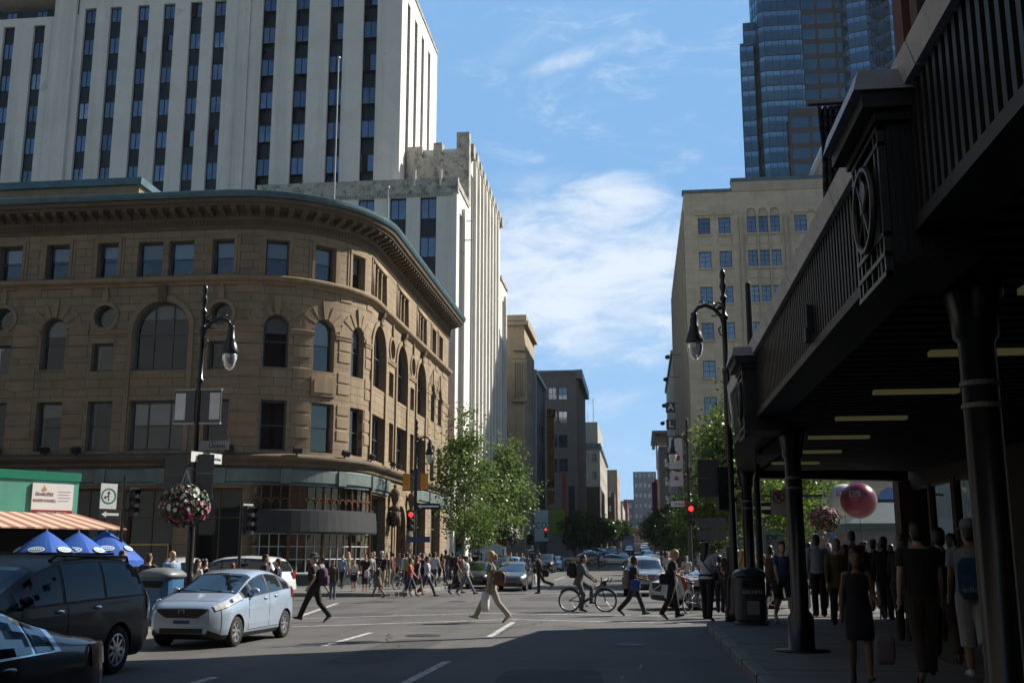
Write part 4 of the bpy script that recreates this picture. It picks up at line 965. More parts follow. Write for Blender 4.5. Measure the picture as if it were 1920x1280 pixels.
for i in range(4):
    p, q = Vector(edge[i]), Vector(edge[i + 1]); d = (q - p).normalized(); nn = Vector((-d.y, d.x))
    if nn.x > 0 and i < 3: nn = -nn
    n = max(1, int((q - p).length / 2.4)); 
    for k in range(n):
        a = p + (q - p) * k / n; c = p + (q - p) * (k + .992) / n
        i0, o0 = nn * -.34, nn * .09
        b.hexa([(a.x + i0.x, a.y + i0.y, CZ1 + .003), (c.x + i0.x, c.y + i0.y, CZ1 + .003), (c.x + o0.x, c.y + o0.y, CZ1 + .003), (a.x + o0.x, a.y + o0.y, CZ1 + .003), (a.x + i0.x, a.y + i0.y, CZ1 + .17), (c.x + i0.x, c.y + i0.y, CZ1 + .17), (c.x + o0.x * 1.5, c.y + o0.y * 1.5, CZ1 + .15), (a.x + o0.x * 1.5, a.y + o0.y * 1.5, CZ1 + .15)])
b.build('coping', mat('pale_coping_metal', (.82, .82, .83), .5, metal=.0, var=.15, scale=3), can)
b = MB(); b.prism([(1.98, -12), (6.98, -12), (6.98, 28.4), (6.72, 28.3), (2.9, 26.75), (2.33, 22.2), (1.98, 18.6)], 3.68, 3.8, 'z'); b.prism([(1.98, -12), (6.98, -12), (6.98, 28.4), (6.72, 28.3), (2.9, 26.75), (2.33, 22.2), (1.98, 18.6)], 4.1, 4.2, 'z'); b.build('roof', M_SOF, can)
b = MB(); y = -11.5
while y < 26.5:
    x0 = 2.05 if y < 18.6 else (2.45 if y < 22.2 else 3.0)
    b.box(x0, y, 3.60, 6.9, y + .16, 3.676); y += .32
b.build('soffit', M_SOF, can)
for k in range(7):
    b = MB(); y = 8.2 + 2.72 * k - (.1 * k); b.box(2.92, y, 3.55, 3.93, y + .15, 3.598)
    b.build('tube_light', mat('dim_tube_light', (.22, .2, .1), .5, emit=((.85, .78, .35), .03)), can)
for y0 in (-2.3, 6.25, 14.9):
    e = link('emblem_box', None, can)
    tag(e)
    b = MB(); X0, X1 = 1.47, 2.0
    b.box(X0 + .05, y0, 3.28, X1, y0 + .78, 4.14)
    for k in range(6):
        for ys_ in (y0 - .02, y0 + .78): b.box(X0 + .08 + k * .085, ys_, 3.3, X0 + .12 + k * .085, ys_ + .02, 4.1)
    cr = MB(); cr.prism([(X0 - .15, 4.30), (X0 - .12, 4.42), (X1 + .15, 4.42), (X1 + .15, 4.30)][::-1], y0 - .15, y0 + .94, 'y'); cr.build('crown', [mat('crown_metal', (.5, .5, .51), .5, metal=.0, var=.15, scale=3)], can); b.box(X0 - .1, y0 - .12, 4.2, X1 + .1, y0 + .9, 4.297); b.box(X0 - .02, y0 - .06, 4.143, X1 + .1, y0 + .84, 4.197)
    bx = b.build('housing', M_CAN, can)
    b = MB()
    for k in (0, .1, .64, .74): b.box(X0, y0 + k, 3.2, X0 + .045, y0 + k + .035, 4.13)
    for z in (3.2, 3.32, 3.44, 4.0, 4.1): b.box(X0 - .004, y0, z, X0 + .041, y0 + .775, z + .03)
    for k in range(3): b.box(X0 + .002, y0 + .2 + .17 * k, 3.23, X0 + .03, y0 + .22 + .17 * k, 3.44)
    ring = [(X0 - .02, y0 + .385 + .26 * math.cos(2 * PI * k / 28), 3.72 + .26 * math.sin(2 * PI * k / 28)) for k in range(29)]
    b.tube(ring, .022, 6)
    b.tube([(X0 - .02, y0 + .25, 3.52), (X0 - .02, y0 + .52, 3.93)], .016, 5); b.tube([(X0 - .02, y0 + .55, 3.56), (X0 - .02, y0 + .2, 3.86)], .016, 5); b.tube([(X0 - .02, y0 + .36, 3.46), (X0 - .02, y0 + .42, 3.97)], .012, 5)
    b.prism([(y0 + .30, 3.75), (y0 + .45, 3.70), (y0 + .47, 3.84), (y0 + .38, 3.92), (y0 + .29, 3.86)], X0 - .03, X0 - .005, 'x')
    b.build('emblem_grille', mat('worn_bronze', (.045, .042, .04), .4, metal=.4, var=.2), can)
    bpy.data.objects.remove(e)
b = MB(); b.box(1.60, 10.0, 3.62, 1.66, 10.08, 3.9); b.box(1.58, 9.97, 3.55, 1.64, 10.11, 3.68); b.build('security_camera', M_BLKM, can)
for ci, y in enumerate((-1.2, 7.9, 17.45, 25.0)):
    t = link('column', None, can) if False else None
    b = MB(); z = .15 + gz(y); r = .128
    b.lathe([(.42, z), (.42, z + .03), (.2, z + .035), (.2, z + .5), (r, z + .62), (r, 3.1), (.16, 3.14), (.17, 3.3), (.21, 3.45), (.21, 3.598)], (2.45, y, 0), 20); b.build('column', M_BLK, can, True)
    b = MB()
    for zz in (2.62, 2.78): b.lathe([(r + .004, zz), (r + .012, zz + .005), (r + .012, zz + .035), (r + .004, zz + .04)], (2.45, y, 0), 20, cap=False)
    b.build('column_band', mat('band_grey', (.2, .2, .2), .5), can)
M_BAN = mat('black_banner_cloth', (.018, .018, .022), .55, var=.3, scale=2, spec=.5)
MW = mat('pale_lettering', (.55, .55, .56), .6)
for (x0, x1, Y, z0, z1, lab) in ((4.55, 6.4, 25.0, 8.2, 12.3, 'black cloth banner with lettering hung from a rod beside the glass tower view'), (4.55, 6.3, 16.0, 8.6, 12.6, 'black cloth banner with lettering above the canopy, nearer the camera than its twin')):
    t = thing('banner', lab, 'banner', (SX, Y, z0), world=True, group='black banners on the store wall')
    b = MB(); n = 14
    def bp(i, j):
        u = i / n; v = j / n; return (x0 + (x1 - x0) * u, Y + .10 * math.sin(u * 5 + v * 7) * v + .06 * math.sin(v * 16 + u * 3), z0 + (z1 - z0) * v)
    for i in range(n):
        for j in range(n):
            b.poly([bp(i, j), bp(i + 1, j), bp(i + 1, j + 1), bp(i, j + 1)])
    o = b.build('cloth', M_BAN, t, True); so_ = o.modifiers.new('thick', 'SOLIDIFY'); so_.thickness = .006
    b = MB(); b.tube([(x0 - .25, Y, z1 + .02), (SX, Y, z1 + .06)], .035, 6); b.tube([(x1 + .3, Y, z0 - .4), (x1 + .3, Y, z1 + .6)], .05, 6) if Y < 20 else None; b.tube([(x1 - .2, Y, z1), (SX - .02, Y, z1 + .9)], .02, 5); b.build('rod', M_BLKM, t)
    lettering('EMPORIO', t, (x0 + .95, Y - .12, z0 + (1.1 if Y > 20 else .95)), .32, MW, xs=1.0)
# unseen building added beside the near left pavement to cut skylight on that side
nb = thing('unseen_building', 'grey brick building beside the near left pavement', 'building', (-15.5, 18, 0), world=True)
b = MB(); facade(b, lambda u, v, d=0.0: (-15.5 - d, u, v), [(y, y + 1.6, z, z + 2.2, '') for y in range(-58, 16, 4) for z in (5, 9, 13, 17)], -60, 19, 0, 24, .3); b.box(-70, -60, 0, -15.9, 18.99, 24.01); b.build('wall', M_GRY, nb)
b = MB()
for y in range(-58, 16, 4):
    for z in (5, 9, 13, 17): b.box(-15.85, y, z, -15.8, y + 1.6, z + 2.2)
tag(b.build('window', M_SPAN, nb), None, None, None, 'stuff')
# ================================================================ street lamps
M_LGL = glassmat('lamp_globe', (.55, .57, .6), refl=.15, trans=.55, gloss=(1, 1, 1), rough=.08)
def make_lamp(label):
    t = thing('street_lamp', label, 'street lamp', group='ornate black street lamps')
    b = MB()
    b.lathe([(.24, 0), (.24, .25), (.2, .3), (.17, .9), (.13, 1.0), (.1, 1.1), (.085, 3), (.08, 5.6), (.1, 5.62), (.1, 5.72), (.065, 5.76), (.06, 6.9), (.1, 6.93), (.1, 7.0), (.055, 7.04), (.05, 7.35), (.085, 7.4), (.085, 7.46), (.045, 7.5), (.06, 7.62), (.09, 7.72), (.06, 7.82), (.05, 7.88), (.075, 7.96), (.07, 8.06), (.02, 8.16)], (0, 0, 0), 14)
    b.build('pole', M_BLK, t, True)
    b = MB(); pts = [(0, 0, 6.75), (.06, 0, 6.98), (.22, 0, 7.18), (.42, 0, 7.27), (.6, 0, 7.22), (.7, 0, 7.08)]
    b.tube(pts, [.05, .05, .05, .048, .045, .04], 8)
    b.tube([(0, 0, 7.25), (.12, 0, 7.33), (.2, 0, 7.25)], .025, 6); b.tube([(0, 0, 6.5), (.1, 0, 6.55), (.14, 0, 6.68), (.08, 0, 6.75)], .02, 6); b.tube([(.2, 0, 7.18), (.24, 0, 7.32), (.34, 0, 7.36), (.36, 0, 7.3)], .018, 6); b.tube([(.42, 0, 7.27), (.5, 0, 7.38), (.58, 0, 7.34)], .016, 6); b.tube([(.12, 0, 7.1), (.2, 0, 7.0), (.3, 0, 7.02)], .018, 6); b.ball((.1, 0, 7.2), .06, n=8, k=6)
    b.build('arm', M_BLK, t, True)
    b = MB(); b.lathe([(.03, 1.25 - .05), (.05, 1.2), (.09, 1.17), (.07, 1.12), (.1, 1.05), (.1, .88), (.13, .84), (.12, .8), (.17, .7), (.21, .55), (.215, .5), (.2, .47), (.1, .46)], (.7, 0, 5.9), 16); b.build('lamp_shade', M_BLK, t, True)
    b = MB(); b.lathe([(.185, .468), (.19, .42), (.18, .3), (.14, .17), (.08, .08), (.01, .05)], (.7, 0, 5.9), 16); b.build('globe', M_LGL, t, True)
    return t
lamp0 = make_lamp('ornate black street lamp beside the blue bin with a hanging flower basket')
lamp0.location = (-10.72, 25, .14); lamp0.rotation_euler = (0, 0, RT(10))
LP = [(2.1, 25.0, 180, 'ornate black street lamp rising at the end of the canopy'), (-11.0, 52.5, -5, 'ornate black street lamp with orange banners in front of the tan building'), (2.45, 53.5, 182, 'ornate black street lamp with red signal beside the green trees'), (2.9, 64, 178, 'ornate black street lamp half hidden behind the one with the red signal'), (-10.5, 84, 0, 'ornate black street lamp behind the leafy trees beside the white block')]
for x, y, a, lab in LP: dup(lamp0, (x, y, .13 + gz(y)), RT(a), lab)
# ================================================================ signs, signals and what hangs on the lamps
M_SBACK = mat('grey_sign_back', (.075, .08, .085), .5, metal=.4, var=.1); M_SWHT = mat('sign_white_face', (.8, .8, .78), .5, var=.03); M_SBLK = mat('sign_black', (.012, .012, .013), .5, var=0)
M_SGRN = mat('sign_green_ring', (.0, .20, .10), .5, var=0); M_SRED = mat('sign_red_ring', (.45, .015, .02), .5, var=0)
def plate(name, label, cat, c, w, h, rz, face, back=M_SBACK, t=.02, group=None):
    o = thing(name, label, cat, c, RT(rz), group); b = MB(); b.box(-w / 2, -t / 2, -h / 2, w / 2, t / 2, h / 2); b.build('plate', back, o)
    if face:
        b = MB(); b.box(-w / 2 + .008, -t / 2 - .004, -h / 2 + .008, w / 2 - .008, -t / 2 - .0005, h / 2 - .008); b.build('face', face, o)
    return o
def disc(b, x, z, r0, r1, y, n=28, m=0, a0=0, a1=2 * PI):
    for k in range(n):
        p, q = a0 + (a1 - a0) * k / n, a0 + (a1 - a0) * (k + 1) / n
        b.poly([(x + r0 * math.cos(p), y, z + r0 * math.sin(p)), (x + r1 * math.cos(p), y, z + r1 * math.sin(p)), (x + r1 * math.cos(q), y, z + r1 * math.sin(q)), (x + r0 * math.cos(q), y, z + r0 * math.sin(q))], m)
def hpoly(b, pts, y, m=0): b.poly([(x, y, z) for x, z in pts], m)
# twin panels on the left lamp
for s, lab in ((-1, 'white and grey panel on the side of the left lamp post facing the van'), (1, 'white and grey panel on the side of the left lamp post facing the crossing')):
    o = plate('post_panel', lab, 'sign', (-10.72 + s * .33, 24.97, 5.18), .52, .78, 0, mat('panel_grey', (.10, .11, .13), .5), t=.05, group='panels on the lamp post')
    b = MB(); b.box(-.24 if s < 0 else -.02, -.034, -.33, .02 if s < 0 else .24, -.0295, .33); b.build('white_half', mat('panel_white', (.88, .88, .92), .5), o)
    b = MB(); b.box(-.27, -.04, -.44, .27, .04, -.395); b.box(-.27, -.04, .395, .27, .04, .43); b.build('frame_bar', M_LGREY, o)
for s, lab in ((-1, 'orange poster panel on the far lamp post, on the building side'), (1, 'orange poster panel on the far lamp post, on the street side')):
    o = plate('post_panel', lab, 'sign', (-11.0 + s * .36, 52.4, 5.15), .56, .85, 0, mat('panel_grey', (.10, .11, .13), .5), t=.05, group='orange panels on the lamp post')
    b = MB(); b.box(-.26 if s < 0 else -.08, -.034, -.36, .1 if s < 0 else .26, -.0295, .4); b.build('orange_half', mat('poster_orange', (.92, .36, .02), .5), o)
    b = MB()
    for k in range(6): b.box(-.22 if s < 0 else -.04, -.037, .3 - .1 * k, (.05 if s < 0 else .2) - .05 * (k % 2), -.0345, .325 - .1 * k)
    b.build('text_line', mat('dark_orange_text', (.30, .07, .01), .6), o)
o = plate('street_name_sign', 'grey street name sign reading Union on the left lamp post', 'sign', (-10.26, 24.95, 4.22), .8, .24, -4, mat('grey_sign_face', (.30, .33, .35), .5)); lettering('Union', o, (.1, -.017, -.02), .17, M_SBLK, bold=.002); lettering('avenue', o, (.0, -.017, .08), .045, M_SBLK)
o = plate('street_name_sign', 'bright white street name sign turned along the street on the left lamp post', 'sign', (-10.36, 24.8, 3.9), 1.0, .26, 66, M_SWHT); lettering('Sainte-Catherine', o, (.06, -.017, -.01), .12, M_SBLK)
for (c, w_, h_, rz, lab) in (((-11.28, 25.2, 3.75), .56, .42, 8, 'upper blank grey sign back left of the lamp post'), ((-11.28, 25.2, 3.32), .56, .40, 8, 'lower blank grey sign back left of the lamp post'), ((-10.30, 24.6, 3.75), .42, .44, 14, 'upper blank grey sign back right of the lamp post'), ((-10.30, 24.6, 3.2), .42, .6, 14, 'lower blank grey sign back right of the lamp post')):
    o = plate('traffic_sign', lab, 'sign', c, w_, h_, rz, mat('sign_back_face', (.10, .105, .105), .55), group='backs of traffic signs'); b = MB(); b.box(-w_ / 2, .011, -.02, w_ / 2 + (.25 if c[0] < -11 else -.0), .03, .02); b.build('bracket', M_BLKM, o)
for (c, w_, h_, rz, lab) in (((1.62, 25.1, 3.55), .5, .42, -5, 'upper blank grey sign back hung left of the right lamp post'), ((1.62, 25.1, 3.12), .5, .42, -5, 'lower blank grey sign back hung left of the right lamp post'), ((3.25, 50, 3.05), 1.3, .45, 0, 'wide dark sign back behind the red signal'), ((3.25, 50, 2.5), 1.3, .45, 0, 'second wide dark sign back below the first behind the red signal')):
    o = plate('traffic_sign', lab, 'sign', c, w_, h_, rz, mat('sign_back_dark', (.05, .055, .06), .55), group='backs of traffic signs'); b = MB(); b.box(-w_ / 2, .011, -.02, w_ / 2 + .2, .03, .02); b.build('bracket', M_BLKM, o)
o = plate('no_parking_sign', 'white no parking sign with a struck P beside the canopy column', 'sign', (2.78, 22, 2.63), .33, .5, 0, mat('dim_white_sign', (.5, .5, .5), .5))
b = MB(); disc(b, 0, .1, .095, .12, -.0165); b.poly([(-.085, -.0165, .17), (-.065, -.0165, .19), (.085, -.0165, .03), (.065, -.0165, .01)]); b.build('ring', M_SRED, o); lettering('P', o, (0, -.0172, .1), .17, M_SBLK, bold=.004)
b = MB(); b.tube([(-.3, .03, -.22), (.2, .03, -.22)], .015, 6); b.build('bracket', M_BLKM, o)
def green_ring_sign(lab, c, w_, h_, rz, s):
    o = plate('turn_sign', lab, 'sign', c, w_, h_, rz, M_SWHT, group='green ring turn signs'); b = MB(); disc(b, 0, 0, .36 * s, .45 * s, -.0165); b.build('ring', M_SGRN, o)
    b = MB(); hpoly(b, [(-.03 * s, -.28 * s), (.03 * s, -.28 * s), (.03 * s, .16 * s), (-.03 * s, .16 * s)], -.0165); hpoly(b, [(-.1 * s, .14 * s), (.1 * s, .14 * s), (0, .3 * s)], -.0165); hpoly(b, [(-.2 * s, -.12 * s), (-.03 * s, -.02 * s), (-.03 * s, .05 * s), (-.2 * s, -.05 * s)], -.0165); hpoly(b, [(-.16 * s, -.18 * s), (-.3 * s, -.08 * s), (-.15 * s, .03 * s)], -.0165); b.build('arrow', M_SBLK, o); return o
green_ring_sign('white sign with green ring and arrows beside the striped kiosk', (-18.55, 36, 3.63), .62, .9, 52, .62)
green_ring_sign('small white sign with green ring behind the signal near the bow window', (-13.55, 36.3, 3.05), .42, .62, 52, .40)
def oneway(lab, c, rz, w_=.62, s=1, dirn=-1):
    o = plate('one_way_sign', lab, 'sign', c, w_, .3, rz, M_SBLK, group='one way signs'); b = MB(); x = w_ / 2 - .06
    d = dirn; hpoly(b, [(p * -d, q) for p, q in ((-x, 0), (-x + .17, .11), (-x + .17, .045), (x, .045), (x, -.045), (-x + .17, -.045), (-x + .17, -.11))][:: (1 if d < 0 else -1)], -.0165); b.build('arrow', M_SWHT, o); return o
oneway('black one way sign with white arrow below the green ring sign by the kiosk', (-18.45, 36, 3.0), 52, .75)
oneway('black one way sign with white arrow on the lamp post by the arched door', (-10.3, 52.2, 3.95), 12, 1.15)
oneway('black one way sign with white arrow beyond the canopy column', (3.5, 31, 2.9), 0, 1.3)
o = plate('street_name_sign', 'small blue street sign under the red signal by the tan building', 'sign', (-10.75, 52.2, 2.35), 1.15, .28, 0, mat('blue_sign', (.03, .06, .16), .5))
o = plate('street_name_sign', 'white and red street name sign reading Union on the lamp post by the trees', 'sign', (2.0, 53.3, 4.05), .9, .28, 0, M_SWHT); lettering('Union', o, (-.05, -.017, 0), .2, M_SBLK, bold=.003); b = MB(); b.box(.22, -.018, -.13, .44, -.0145, .13); b.build('red_end', M_SRED, o)
M_BNW = mat('banner_white', (.62, .62, .64), .7); 
for (z0, z1, m_, lab) in ((6.0, 7.6, M_BNW, 'white banner with red crest on the lamp post by the trees'), (5.1, 5.85, M_BNW, 'small white banner with red leaf below the crest banner')):
    o = plate('lamp_banner', lab, 'banner', (1.98, 56.5, (z0 + z1) / 2), .7, z1 - z0, 0, m_, M_BNW, .01, 'white lamp banners'); b = MB(); b.box(-.1, -.014, -.35, .2, -.0095, -.1) if z1 > 7 else hpoly(b, [(-.15, -.05), (.15, -.05), (0, .2)], -.0105); b.build('red_mark', M_SRED, o)
# traffic signals
M_RLIT = mat('red_signal_lit', (.6, .02, .02), .4, var=0, emit=((1, .02, .015), 2.6)); M_RDIM = mat('red_lens_off', (.06, .012, .01), .3, var=0); M_YDIM = mat('amber_lens_off', (.06, .035, .008), .3, var=0); M_GDIM = mat('green_lens_off', (.01, .05, .035), .3, var=0)
def make_signal(lab, loc, rz, lit=True, post=None):
    t = thing('traffic_light', lab, 'traffic light', loc, RT(rz), 'traffic lights')
    b = MB(); b.box(-.17, 0, 0, .17, .2, .98); b.build('housing', M_BLKM, t)
    for k, (m_, nm) in enumerate(((M_GDIM, 'green_lens'), (M_YDIM, 'amber_lens'), (M_RLIT if lit else M_RDIM, 'red_lens'))):
        z = .18 + .31 * k
        b = MB(); disc(b, 0, z, 0.0005, .12, -.004, 16); b.build(nm, m_, t)
        b = MB(); n = 10
        for q in range(n):
            a0, a1 = -PI * .1 + PI * 1.2 * q / n, -PI * .1 + PI * 1.2 * (q + 1) / n
            f = lambda a: .13 + .15 * max(0, math.sin(a)) ** .7
            pts = [(.135 * math.cos(a0), 0, z + .135 * math.sin(a0)), (.135 * math.cos(a1), 0, z + .135 * math.sin(a1)), (.135 * math.cos(a1), -f(a1), z + .135 * math.sin(a1) - .03), (.135 * math.cos(a0), -f(a0), z + .135 * math.sin(a0) - .03)]
            b.poly(pts); b.poly([tuple(Vector(p) * 1.0 + Vector((.012 * math.cos(a0), 0, .012 * math.sin(a0)))) for p in pts])
        b.build('visor', M_BLKM, t)
    if post:
        b = MB(); b.lathe([(.14, 0), (.14, .3), (.06, .4), (.055, post)], (post * 0 - .32, .12, -loc[2] + .14), 10); b.tube([(-.32, .12, .2), (-.1, .12, .2)], .03, 6); b.tube([(-.32, .12, .85), (-.1, .12, .85)], .03, 6); b.build('post', M_BLK, t)
    return t
make_signal('red traffic light on the lamp post in front of the tan building', (-11.15, 52.2, 2.75), 0)
make_signal('red traffic light beside the trees at the far right corner', (2.5, 52.9, 3.0), 0)
make_signal('dark traffic light turned aside next to the green ring sign by the kiosk', (-17.6, 36, 2.95), 55, False, 4.2)
make_signal('dark traffic light turned aside on its own post near the bow window', (-13.4, 36.2, 2.3), 65, False, 3.3)
make_signal('dark traffic light seen from behind on the right lamp post', (1.98, 25.1, 2.6), 100, False)
make_signal('tiny red traffic light far down the street on the left', (-9.3, 108, 3.3), 0); make_signal('tiny red traffic light far down the street on the right', (2.6, 125, 3.6), 0)
# ================================================================ flower baskets
M_LEAFD = mat('basket_leaf', (.035, .075, .02), .6, var=.3, scale=6)
FLW = [mat('petal_white', (.8, .78, .76), .6, var=.05), mat('petal_pink', (.55, .08, .22), .6, var=.1), mat('petal_rose', (.62, .2, .3), .6, var=.1)]
def basket(lab, c, r, n, mix, hang):
    t = thing('flower_basket', lab, 'flower basket', c, 0, 'hanging flower baskets'); rr = random.Random(int(abs(c[0] * 100)))
    b = MB(); b.lathe([(.03, -r * .75), (r * .3, -r * .7), (r * .5, -r * .3), (r * .55, 0), (r * .5, .02), (.02, .02)], (0, 0, 0), 14); b.build('pot', mat('basket_moss', (.04, .035, .02), .9), t)
    b = MB()
    for a in range(3): b.tube([(r * .5 * math.cos(a * 2.1), r * .5 * math.sin(a * 2.1), 0), (0, 0, hang)], .006, 4)
    b.build('chain', M_STEEL, t)
    def spray(cnt, s, lo, mats, name, kind=None):
        bb = MB()
        for _ in range(cnt):
            u = rr.random() * 2 * PI; v = lo + rr.random() * (1.0 - lo)
            zz = v; q = math.sqrt(max(0, 1 - min(1, abs(zz)) ** 2)); k = .82 + .25 * rr.random()
            p = Vector((r * q * math.cos(u) * k, r * q * math.sin(u) * k, r * zz * .85 * k - (.12 * r if rr.random() < .3 else 0)))
            nn = (p.normalized() + Vector((rr.uniform(-.5, .5), rr.uniform(-.5, .5), rr.uniform(-.3, .5)))).normalized()
            a = nn.cross(Vector((0, 0, 1)) + Vector((.01, 0, 0))).normalized(); e = a.cross(nn); ss = s * rr.uniform(.7, 1.25)
            m_ = rr.choice(mats) if p.z > -.25 * r or len(mats) == 1 else mats[-1]
            w5 = [p + (a * math.cos(q_ * 2 * PI / 5) + e * math.sin(q_ * 2 * PI / 5)) * ss for q_ in range(5)]
            for q_ in range(5): bb.poly([p - nn * ss * .25, w5[q_], w5[(q_ + 1) % 5]], m_)
        return bb
    spray(n * 2, r * .10, -.95, [0], 'leaves').build('foliage', M_LEAFD, t)
    spray(n, r * .085, -.8, mix, 'bl').build('blossom', FLW, t)
    return t
basket('big round hanging basket of white and pink flowers on the left lamp post', (-10.62, 24.3, 2.75), .56, 420, [0, 0, 0, 2, 1], .85)
basket('white flower basket hanging beside the far pavement trees', (-8.0, 66, 2.75), .75, 250, [0, 0, 0, 0, 2], .9)
basket('pink flower basket hanging beyond the canopy near the balloons', (6.8, 41, 2.9), .55, 260, [1, 1, 2], .9)
b = MB(); 
t = thing('basket_bracket', 'thin black bracket arm carrying the big flower basket', 'bracket', (-10.72, 25, 3.6), 0); b.tube([(0, 0, 0), (.05, -.35, .06), (.1, -.7, 0)], .018, 6); b.build('arm', M_BLK, t)
t = thing('lamp_post', 'thin grey post with a cross bar carrying the pink flower basket', 'post', (5.6, 41.2, .15), 0); b = MB(); b.lathe([(.1, 0), (.07, .2), (.06, 5.5)], (0, 0, 0), 10); b.build('pole', M_STEEL, t); b = MB(); b.tube([(-2.6, 0, 3.62), (1.3, 0, 3.62)], .05, 6); b.build('cross_bar', M_BLKM, t)
t = thing('thin_post', 'plain black post standing behind the canopy edge', 'post', (2.75, 25.6, .15), 0); b = MB(); b.lathe([(.12, 0), (.08, .3), (.07, 7.9), (.02, 7.95)], (0, 0, 0), 10); b.build('pole', M_BLKM, t)
# ================================================================ bins
def bin_(lab, loc, rz, m_, mtop, text, w=.62):
    t = thing('litter_bin', lab, 'bin', loc, RT(rz)); n = 20
    def ring(s, z): return [((w / 2) * s * (abs(math.cos(a)) ** .55) * (1 if math.cos(a) > 0 else -1), (w / 2) * s * (abs(math.sin(a)) ** .55) * (1 if math.sin(a) > 0 else -1), z) for a in [2 * PI * k / n for k in range(n)]]
    b = MB(); b.rings([ring(1.12, 0), ring(1.12, .05), ring(.95, .07), ring(1, .12), ring(1, .98)]); b.build('body', m_, t, False)
    b = MB(); b.rings([ring(1.1, .985), ring(1.13, 1.02), ring(1.1, 1.06), ring(.9, 1.13), ring(.5, 1.18), ring(.1, 1.19)]); b.build('lid', mtop, t, True)
    b = MB(); b.box(-w * .33, -w / 2 - .004, .78, w * .33, -w / 2 + .03, .92); b.build('slot', M_DARK, t)
    if text: lettering(text, t, (0, -w / 2 - .006, .68), .1, MW)
    return t
bn = bin_('dark green litter bin with white lettering beside the canopy', (2.32, 23.9, .15), 5, mat('bin_dark_green', (.022, .032, .034), .45, var=.2), mat('bin_lid', (.03, .036, .042), .3), 'DÉCHETS')
b = MB(); b.box(-.13, -.325, .22, .13, -.314, .5); b.build('notice', mat('notice_grey', (.22, .24, .25), .6), bn)
bin_('blue newspaper box with a grey domed lid behind the silver hatchback', (-10.15, 22.3, .15), -8, mat('bin_blue', (.04, .14, .30), .4, var=.15), mat('bin_grey_lid', (.17, .19, .20), .4), None, .78)
# ================================================================ striped kiosk, umbrellas (left)
kio = thing('kiosk', 'green food kiosk with a striped awning and a white sign board', 'kiosk', (-23.1, 36.8, .0), RT(55))
M_KG = mat('kiosk_green', (.10, .36, .27), .5, var=.1); M_KGD = mat('kiosk_dark_green', (.0, .20, .11), .5, var=.1)
b = MB(); b.box(-9, -.85, .15, 3.0, 2.6, 2.75); b.build('body', M_DARK, kio)
b = MB(); b.box(-9, -.95, 2.95, 2.45, -.65, 4.3); b.build('sign_panel', M_KG, kio)
b = MB(); b.box(-9, -1.0, 4.303, 2.5, -.6, 4.62); b.build('sign_head', M_KGD, kio)
b = MB(); b.box(.68, -1.02, 3.12, 2.22, -.953, 4.18); b.build('sign_board', M_SWHT, kio)
b = MB(); b.box(.68, -1.025, 3.0, 2.22, -.953, 3.117); b.box(.68, -1.03, 3.12, 2.22, -1.0205, 3.22); b.build('sign_base', mat('sign_dark_red', (.30, .02, .03), .5), kio)
MLB = mat('lettering_brown', (.28, .13, .10), .6)
lettering('ÉRABLIÈRE', kio, (1.14, -1.025, 3.78), .17, MLB, xs=.85); lettering('ROGER VOGHELL', kio, (1.16, -1.025, 3.55), .15, MLB, xs=.72)
lettering('SAINT PAUL DE MTL   450 293-2007', kio, (1.45, -1.034, 3.12), .085, M_SWHT, xs=.85)
b = MB(); b.prism([(1.06, 3.9), (1.18, 3.9), (1.22, 3.98), (1.16, 4.0), (1.12, 4.1), (1.08, 4.0), (1.02, 3.98)], -1.03, -1.021, 'y'); b.build('leaf_emblem', mat('emblem_orange', (.55, .28, .05), .6), kio)
b = MB()
for k in range(4): b.box(1.66, -1.026, 3.88 - .11 * k, 2.12 - .06 * (k % 2), -1.021, 3.905 - .11 * k)
b.build('text_line', mat('text_grey', (.4, .42, .42), .6), kio)
aw = MB(); NS = 46
for k in range(NS):
    x0, x1 = -9.6 + 13.1 * k / NS, -9.6 + 13.1 * (k + 1) / NS; s0, s1 = -9 + 11.4 * k / NS, -9 + 11.4 * (k + 1) / NS
    aw.poly([(x0, -2.8, 2.55), (x1, -2.8, 2.55), (s1, -.96, 3.12), (s0, -.96, 3.12)], k % 2); aw.poly([(x0, -2.8, 2.5), (x1, -2.8, 2.5), (x1, -2.8, 2.55), (x0, -2.8, 2.55)], k % 2)
aw.poly([(3.5, -2.8, 2.55), (3.5, 1.0, 2.55), (2.4, -.96, 3.12)], 0)
aw.build('awning', [mat('awning_cream', (.70, .48, .33), .8, var=.05), mat('awning_maroon', (.34, .16, .13), .8, var=.05)], kio)
b = MB(); b.box(3.02, -2.5, .15, 3.07, -1.5, 2.5); b.build('end_panel', mat('kiosk_teal', (.03, .33, .24), .5), kio)
b = MB()
for y, z, r in ((-2.1, 2.1, .2), (-1.85, 1.7, .16)): b.tube([(3.09, y + r * math.cos(2 * PI * k / 14), z + r * math.sin(2 * PI * k / 14)) for k in range(15)], .03, 5)
b.box(3.071, -2.4, 2.28, 3.09, -1.6, 2.34); b.build('panel_mark', M_SWHT, kio)
b = MB()
for x in (-6, -1.5, 3.2): b.tube([(x, -2.7, .15), (x, -2.7, 2.52)], .04, 6)
b.build('awning_post', M_BLKM, kio)
M_UMB = mat('blue_umbrella_cloth', (.02, .10, .42), .7, var=.1, scale=3)
M_UME = mat('umbrella_emblem_blue', (.1, .35, .6), .6)
